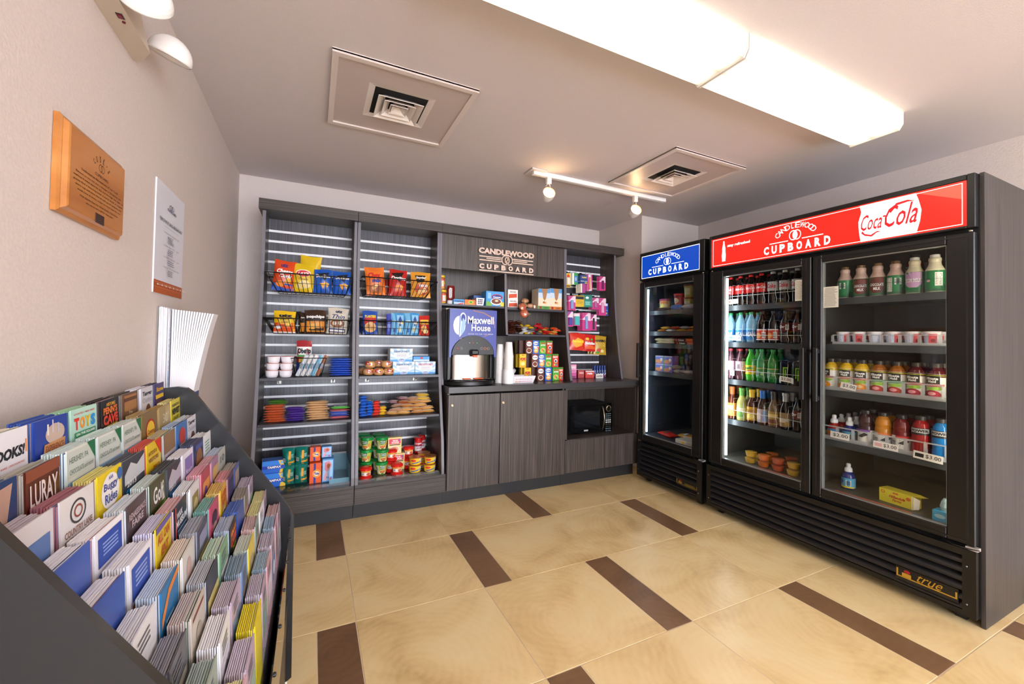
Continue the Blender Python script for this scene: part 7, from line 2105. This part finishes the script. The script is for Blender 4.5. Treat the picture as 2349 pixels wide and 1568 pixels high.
# cover designs: (background, decals, edge colour of the stack, short description)
T_ = lambda s, a, b, c, d, col, bold=.02, sh=0: ('t', s, a, b, c, d, col, bold, sh)
COV = {
 (0,0): ('e8e6ea', [T_('BUS', .1, .9, .72, .8, '23232a')], 'e9e4e0', 'white card'),
 (0,1): ('eceaf0', [T_('BOOKS!', .04, .92, .70, .82, '1c1c24', .05, .2), T_('USED - RARE - DISCOUNTED', .1, .9, .62, .64, 'cc5c50'), ('r', .93, .96, .72, .86, 'e8842c')], 'f2ead8', 'white BOOKS! card'),
 (0,2): ('1f3f9c', [('e', .6, .80, .3, .12, 'c8b0a0'), ('r', .35, .40, .80, .93, 'e8e4e0'), ('r', .50, .54, .82, .97, 'd0c8d4'), ('r', .66, .70, .8, .92, 'b8c8e0'), ('p', [(.25, .70), (.9, .72), (.85, .58), (.2, .56)], 'c89058'), T_('EXPERIENCE', .28, .84, .60, .68, '8c4428', .03)], '3c5cb0', 'blue crown-topped EXPERIENCE brochure'),
 (0,3): ('b4dccc', [T_('LOCATED 1 MILE WEST', .1, .9, .92, .945, 'cc5c4c'), T_('T', .10, .28, .72, .88, 'd8382c', .06), T_('O', .30, .50, .72, .88, 'e8942c', .06), T_('Y', .50, .70, .72, .88, 'd8b41c', .06), T_('S', .72, .90, .72, .88, '2c8cd0', .06), ('r', .1, .9, .62, .69, '2c8c5c'), T_('ON THE SQUARE', .14, .86, .635, .675, W_, .03), T_('Learn and Fun', .14, .8, .52, .58, '2c4c8c', 0, .3)], 'a8d8b0', 'mint green TOYS brochure'),
 (0,4): ('161414', [T_('HISTORIC', .3, .8, .90, .95, 'e8a83c', .03), T_("PENN'S", .12, .9, .78, .89, 'e0742c', .05), T_('CAVE', .10, .92, .62, .77, 'd8402c', .06), T_('LIVE TREK', .3, .9, .55, .61, 'e8cc2c', .04)], '2a2624', "black PENN'S CAVE brochure"),
 (0,5): ('6c4c34', [('r', .1, .9, .70, .96, 'a87848'), ('r', .1, .9, .86, .92, '5c3c28'), T_('The', .36, .6, .64, .69, 'e0d0b0'), T_('Hotel Inn', .2, .85, .56, .62, 'e0d0b0')], '5c544c', 'brown photo brochure'),
 (0,6): ('d6d4da', [T_('Tanger', .12, .90, .82, .93, '202024', .03), T_('Outlets', .10, .94, .72, .81, '9c9ca4', 0), ('e', .55, .56, .2, .12, '6c4434')], 'e8e8f2', 'white Tanger brochure'),
 (0,7): ('3a2468', [T_('Stone', .2, .9, .84, .93, 'e8b42c', .04), ('r', .1, .9, .70, .78, 'e8c02c'), ('e', .5, .56, .3, .1, '8c5c2c')], '3c3c5c', 'purple and yellow brochure'),
 (1,0): ('28406c', [('p', [(.2, .9), (.9, .95), (.7, .4), (.3, .5)], 'b89484'), ('r', 0, .4, .2, .5, '8cb4d4')], '6c7c90', 'blue photo brochure'),
 (1,1): ('5a2418', [('r', 0, 1, .88, 1, '8c4c34'), T_('LURAY', .10, .92, .60, .84, 'e8dcd8', .02), T_('CAVERNS', .2, .9, .52, .57, 'd8c0b0')], 'b8b4a8', 'dark red LURAY brochure'),
 (1,2): ('d8dcd4', [('r', .0, .98, .66, .97, 'c4ccc4'), T_('HERSHEY, PA', .06, .74, .82, .90, '4c6458', .01), T_('CHOCOLATE and more!', .06, .92, .70, .76, '4c6458', .0), ('p', [(.70, 1), (1, 1), (1, .76)], '1c6c44'), ('r', 0, 1, .3, .62, '8cb4dc'), ('e', .7, .5, .15, .1, 'c8844c'), ('r', .1, .3, .3, .5, '3c5c34')], 'dcece8', 'HERSHEY, PA leaflet'),
 (1,5): ('7c6438', [('e', .5, .68, .32, .2, 'a8281c'), ('e', .5, .68, .27, .16, 'e0bc2c'), T_('Caverns', .28, .74, .62, .70, '8c1c14', .03)], 'b89c68', 'olive brochure with yellow oval'),
 (1,6): ('a8905c', [('r', .5, .96, .5, .97, 'b8a47c'), T_("30'", .3, .8, .68, .86, 'e8dcc0', .0)], 'c4a05c', 'tan brochure with number 30'),
 (1,7): ('d8c828', [T_("WASHINGTON'S", .1, .9, .86, .92, '3c3c1c', .02), T_('NEWEST', .08, .92, .70, .83, '24240c', .06), T_('GALLERY', .2, .8, .60, .66, '3c3c1c', .02)], 'e8dc9c', 'yellow NEWEST brochure'),
 (2,0): ('d8d4d8', [('r', .1, .9, .5, .8, '5c7cb4')], 'cdc4cc', 'grey leaflet'),
 (2,1): ('dcd8d8', [('o', .5, .80, .24, .13, .18, '3c3c3c'), ('o', .5, .80, .13, .07, .3, '8c4c3c'), T_('COUNTRY LANE', .1, .92, .58, .65, '8c5c44', .02), T_('FURNITURE', .1, .92, .48, .56, '8c5c44', .03)], 'b0707c', 'white COUNTRY LANE FURNITURE brochure'),
 (2,2): ('e8cc1c', [('e', .5, .74, .38, .22, 'ece8e4'), T_('AAA', .42, .62, .88, .93, '2c3c8c', .03), T_('Buggy', .22, .80, .74, .86, '2c3c8c', .02), T_('Rides', .26, .76, .60, .72, '2c3c8c', .02), ('p', [(0, .40), (1, .56), (1, .50), (0, .32)], 'd8402c'), ('e', .88, .88, .1, .08, '3c6cb0')], 'e8dc84', 'yellow Buggy Rides brochure'),
 (2,3): ('3a3c44', [('p', [(0, .8), (.3, .94), (.6, .86), (1, .96), (1, .7), (0, .66)], 'c0c0c4'), T_('2013', .1, .55, .62, .70, 'e0e0e0', .03), T_('SEASON', .04, .96, .48, .60, '2c94dc', .07)], '5c6068', 'black 2013 SEASON brochure'),
 (2,4): ('e4c01c', [T_('ANTIQUES &', .1, .7, .80, .87, '8c5c10', .03), T_('VISITORS', .1, .8, .70, .77, '8c5c10', .03), T_('2013', .4, .85, .56, .62, 'a83c10', .02), ('p', [(.55, 1), (1, 1), (1, .72)], 'cc3424')], 'd8584c', 'yellow brochure with red corner'),
 (2,5): ('b8b4bc', [T_('INDIAN', .15, .9, .52, .60, '5c4c84', .03), T_('CAVERNS', .1, .9, .42, .50, '5c4c84', .03), ('r', 0, 1, .66, 1, '8c6c4c')], 'c8bc9c', 'grey INDIAN CAVERNS brochure'),
 (2,6): ('3c6cac', [('e', .5, .74, .3, .16, 'b83c34'), ('r', .2, .8, .52, .6, 'c8a88c'), ('r', 0, 1, .3, .45, '2c3c5c')], 'b4c8e8', 'blue brochure with red oval'),
 (2,7): ('d4d2da', [T_('Tanger', .12, .90, .82, .93, '202024', .03), T_('Outlets', .10, .94, .72, .81, '9c9ca4', 0), ('e', .6, .56, .2, .12, '6c4434')], 'dce4f0', 'white Tanger brochure at the far end'),
 (3,0): ('3c5cb0', [], 'f0eef4', 'blue leaflet'),
 (3,1): ('eceaf0', [('r', .08, .92, .62, .93, '2c4ca4'), ('l', .2, .8, .7, .86, 4, '8ca8e0'), ('r', .08, .92, .25, .56, '4c74cc')], 'f4f2f6', 'white and blue framed brochure'),
 (3,2): ('4c4044', [T_('RENAISSANCE', .08, .94, .80, .88, 'c8b4b8', .02), T_('FAIRE', .2, .8, .69, .78, 'c8b4b8', .03), ('e', .5, .4, .3, .2, '2c3c6c'), ('e', .55, .46, .12, .1, '9c4c54')], 'dce4ec', 'brown RENAISSANCE FAIRE brochure'),
 (3,3): ('3c4424', [T_('Golf', .16, .86, .66, .90, 'eceae4', .02), ('p', [(0, .5), (1, .62), (1, .2), (0, .1)], '6c9c28'), ('p', [(.7, .62), (.9, .62), (.84, .74)], 'd8d0c4')], 'd4e0dc', 'dark green Golf brochure'),
 (3,4): ('3a3844', [('p', [(0, .8), (.3, .94), (.6, .86), (1, .96), (1, .7), (0, .66)], 'b0a8b4'), T_('2013', .1, .55, .62, .70, 'd0d0d4', .03), T_('SEASON', .04, .96, .48, .60, '2c84d0', .07)], '4c5058', 'second 2013 SEASON brochure'),
 (3,5): ('e8e4f0', [('r', .2, .92, .3, .9, '8474b0'), T_('Museum', .28, .84, .6, .7, 'e4dcf0', .02)], 'f2f0f6', 'white and violet brochure'),
 (3,6): ('2c2c54', [('e', .5, .6, .36, .26, '8c5c34'), ('r', .1, .9, .84, .94, '4c5c9c')], '4c5474', 'navy photo brochure'),
 (3,7): ('eceef0', [('l', .2, .8, .62, .86, 4, '6c9c7c'), ('r', .2, .8, .2, .5, '7ca48c')], 'f4f4f6', 'white brochure with green lines'),
 (4,0): ('3454a8', [], 'f2f0f4', 'blue leaflet'),
 (4,1): ('eae8ee', [('r', .08, .92, .56, .92, '3454ac'), ('l', .2, .8, .66, .86, 4, '9cb0e0'), ('r', .08, .92, .2, .52, 'd8783c')], 'f4f2f4', 'white brochure with blue and orange panels'),
 (4,2): ('dcc02c', [T_('ALL CAN', .1, .9, .76, .88, 'b85428', .04, .2), T_('EAT', .3, .8, .58, .70, 'b85428', .05, .2), ('r', 0, 1, .92, 1, '6c5ca0'), ('e', .5, .36, .3, .15, 'd88a3c')], 'd8d4ec', 'yellow brochure with orange writing'),
 (4,3): ('20283c', [T_('WAX', .14, .6, .80, .89, 'd8dce4', .04), T_('MUSEUM', .08, .94, .68, .78, 'd8dce4', .04), ('l', .1, .9, .4, .64, 6, '8cb4e0'), ('r', 0, .08, .3, 1, 'c83c34')], 'e4b8bc', 'dark WAX MUSEUM brochure'),
 (4,4): ('e0e0e4', [('r', .2, .9, .4, .84, '8c7c4c'), ('e', .55, .62, .24, .14, 'c8b884')], 'f0f0f2', 'white brochure with gold picture'),
 (4,5): ('b04858', [('r', .1, .9, .4, .8, 'd8904c'), ('e', .4, .6, .2, .1, '5c3c8c')], 'e8a8b4', 'pink and orange brochure'),
 (4,6): ('a87c9c', [('r', .1, .9, .4, .85, 'c8a86c')], 'e4b4bc', 'mauve photo brochure'),
 (4,7): ('b8b8b0', [T_('10', .2, .8, .74, .88, '5c5c64', .02), ('r', .1, .9, .2, .5, '8cb4d4')], 'c8d4e8', 'grey brochure with number 10'),
 (5,1): ('1f74ac', [('p', [(0, .70), (.4, .92), (1, 1), (1, .92), (.45, .84), (0, .58)], 'dc843c'), ('l', .2, .7, .4, .62, 3, 'b8d8ec')], 'ccdcf0', 'blue brochure with orange arc'),
 (5,2): ('d8d4d0', [('e', .5, .7, .2, .16, 'c8a8a0'), ('p', [(.2, .4), (.8, .6), (.84, .55), (.24, .34)], 'd8743c')], 'e8dcd4', 'cream brochure with line drawing'),
 (5,3): ('4c4c5c', [('r', 0, 1, .3, .6, 'c8b45c'), ('r', .1, .9, .7, .9, '8c8ca8')], 'a8acb8', 'grey and yellow brochure'),
 (5,4): ('c0506c', [('e', .5, .74, .3, .12, '3c2c34'), ('e', .5, .5, .3, .16, 'b8988c')], '7cb0a8', 'rose and teal brochure'),
 (5,5): ('d8a820', [T_('50 KIDS', .1, .92, .80, .9, 'c83c24', .04), T_('PLAY', .2, .9, .66, .78, 'c83c24', .04), ('e', .5, .48, .28, .14, 'e8d4a4'), ('e', .5, .47, .16, .08, 'b84c2c')], 'e8c870', 'golden brochure with red writing'),
 (5,6): ('5c3c5c', [('r', .1, .9, .4, .9, '34345c')], 'dc9ca4', 'plum brochure'),
 (5,7): ('4c5c9c', [('r', .1, .9, .5, .9, '9c8c84')], 'b8b0a8', 'blue and grey brochure'),
 (6,1): ('c8beb0', [('r', .1, .9, .9, .94, '7c3c34'), ('e', .5, .66, .2, .1, 'a89c8c')], 'cdc0bc', 'beige brochure with red rule'),
 (6,2): ('3c3c44', [('r', 0, 1, .4, .7, 'c8bc74')], 'b8bcc4', 'charcoal brochure'),
 (6,4): ('141416', [T_("PENN'S", .12, .9, .80, .90, 'e0842c', .05), T_('CAVE', .10, .92, .64, .78, 'd8483c', .06), T_('TREK', .3, .9, .55, .61, 'a8c82c', .04)], 'b0c0d8', "black CAVE brochure in a lower tier"),
 (6,5): ('2c4c9c', [('r', .0, 1, .2, .5, 'a8542c')], '5474c8', 'royal blue brochure'),
 (7,4): ('e0c83c', [('e', .5, .6, .3, .16, 'b8a88c')], 'd8e4d8', 'yellow-bordered brochure'),
 (8,2): ('e4d020', [], 'ecd830', 'bright yellow leaflet'),
}
GEN = [('d8d4e0', 'd4dce8', 'pale blue'), ('9cac9c', 'a8b8b4', 'grey-green'), ('c8b0a4', 'cdc4b8', 'beige'), ('6c84ac', '8ca0b4', 'steel blue'), ('d4a4b0', 'e4c0cc', 'pale pink'), ('e8e8ec', 'f2f2f6', 'white'), ('8c8478', 'aaa298', 'taupe'), ('7ca884', 'c8e0c8', 'pale green'), ('4c4c54', '8c8c98', 'dark grey'), ('b8a4b8', 'c8bccc', 'lilac')]
def cover_mesh(base, spec, w_=BW, h_=BH, th=0.0022):
    mb = MB()
    mb.box(-w_/2, w_/2, 0, th, 0, h_, mat(base, 0.3))
    decals(mb, spec, lambda u, v, e: (-w_/2+w_*u, -0.0003-e*.5, h_*v))
    return mb
def raise_(d):
    # the designs above are laid out on the visible upper part of the cards
    f = lambda v: 1-(1-v)*0.74
    d = list(d)
    if d[0] in ('r', 't', 'l'):
        i = 4 if d[0] == 't' else 3
        d[i], d[i+1] = f(d[i]), f(d[i+1])
    elif d[0] in ('e', 'o'):
        d[2] = f(d[2]); d[4] *= 0.74
    elif d[0] == 'p':
        d[1] = [(u, f(v)) for u, v in d[1]]
    return tuple(d)
COV = {k: (v[0], [raise_(d) for d in v[1]], v[2], v[3]) for k, v in COV.items()}
for s in ((1, 3), (1, 4)): COV[s] = COV[(1, 2)]
tiern = ('top', 'second', 'third', 'fourth', 'fifth', 'sixth', 'seventh', 'eighth', 'lowest')
farn = ('eighth', 'seventh', 'sixth', 'fifth', 'fourth', 'third', 'second', 'first')
rr = random.Random(21)
stuff = MB()
for k in range(NT):
    for j in range(NC):
        g = GEN[(k*3+j*7+k*j) % 10]
        if (k, j) in COV: base, spec, edge, desc = COV[(k, j)]
        else:
            base, edge, desc = g[0], g[1], g[2]+' leaflet'
            spec = [('r', .08, .92, .45, .75, GEN[(k+j*3) % 10][0]), ('l', .15, .85, .80, .93, 3, '6c6c74'), ('e', .5, .58, .2, .1, GEN[(k*5+j) % 10][1])]
        if rr.random() < 0.25 and (k, j) not in COV: edge = ('e6dfa0', '9cb4cc', 'd8b8b4')[rr.randrange(3)]
        x, z, y = XK(k), ZK(k), YJ(j)
        lean = R(-7)
        wob = R(rr.uniform(-2.0, 2.0))
        dz = rr.uniform(-.006, .006) if k else 0
        tn = '%s tier, %s from far end' % (tiern[k], farn[j])
        o = cover_mesh(base, spec).build('brochure', label='front %s, %s' % (desc, tn), cat='brochure', group='brochures in the rack')
        zb_ = z-BH-0.0015
        o.location = (x-0.002, y, zb_+max(dz, 0)); o.rotation_euler = (lean*0.4, 0, R(90)+wob)
        n = 9
        sp_ = 0.0036
        for i in range(n):
            xx = x-0.0055-sp_*i; hh = BH-0.003+rr.uniform(-.002, .002)+dz*.5
            if i < 3:
                def mk(edge=edge):
                    mb = MB()
                    mb.box(-BW/2+.001, BW/2-.001, 0, .0024, 0, 1.0, mat(edge, .55))
                    mb.box(-BW/2+.001, BW/2-.001, -.0002, .0002, 0, .999, mat(GEN[(k+j) % 10][0], .4))
                    return mb.build('brochure')
                place(('leaf', edge, (k+j) % 10), mk, (xx, y+rr.uniform(-.0012, .0012), zb_), 'leaflet behind %s, %s' % (desc, tn), 'brochure', 'leaflets behind the front %s, %s' % (desc, tn), (lean*0.35, 0, R(90)+wob), (1, 1, hh))
            else:
                M = Matrix.Translation((xx, y+rr.uniform(-.0012, .0012), zb_)) @ Euler((lean*0.35, 0, R(90)+wob), 'XYZ').to_matrix().to_4x4()
                stuff.box(-BW/2+.001, BW/2-.001, 0, .0024, 0, hh, mat(edge, .55), M)
tag(stuff.build('brochure'), 'rearmost leaflets filling the backs of all rack pockets', 'brochure', 'brochures in the rack', 'stuff')
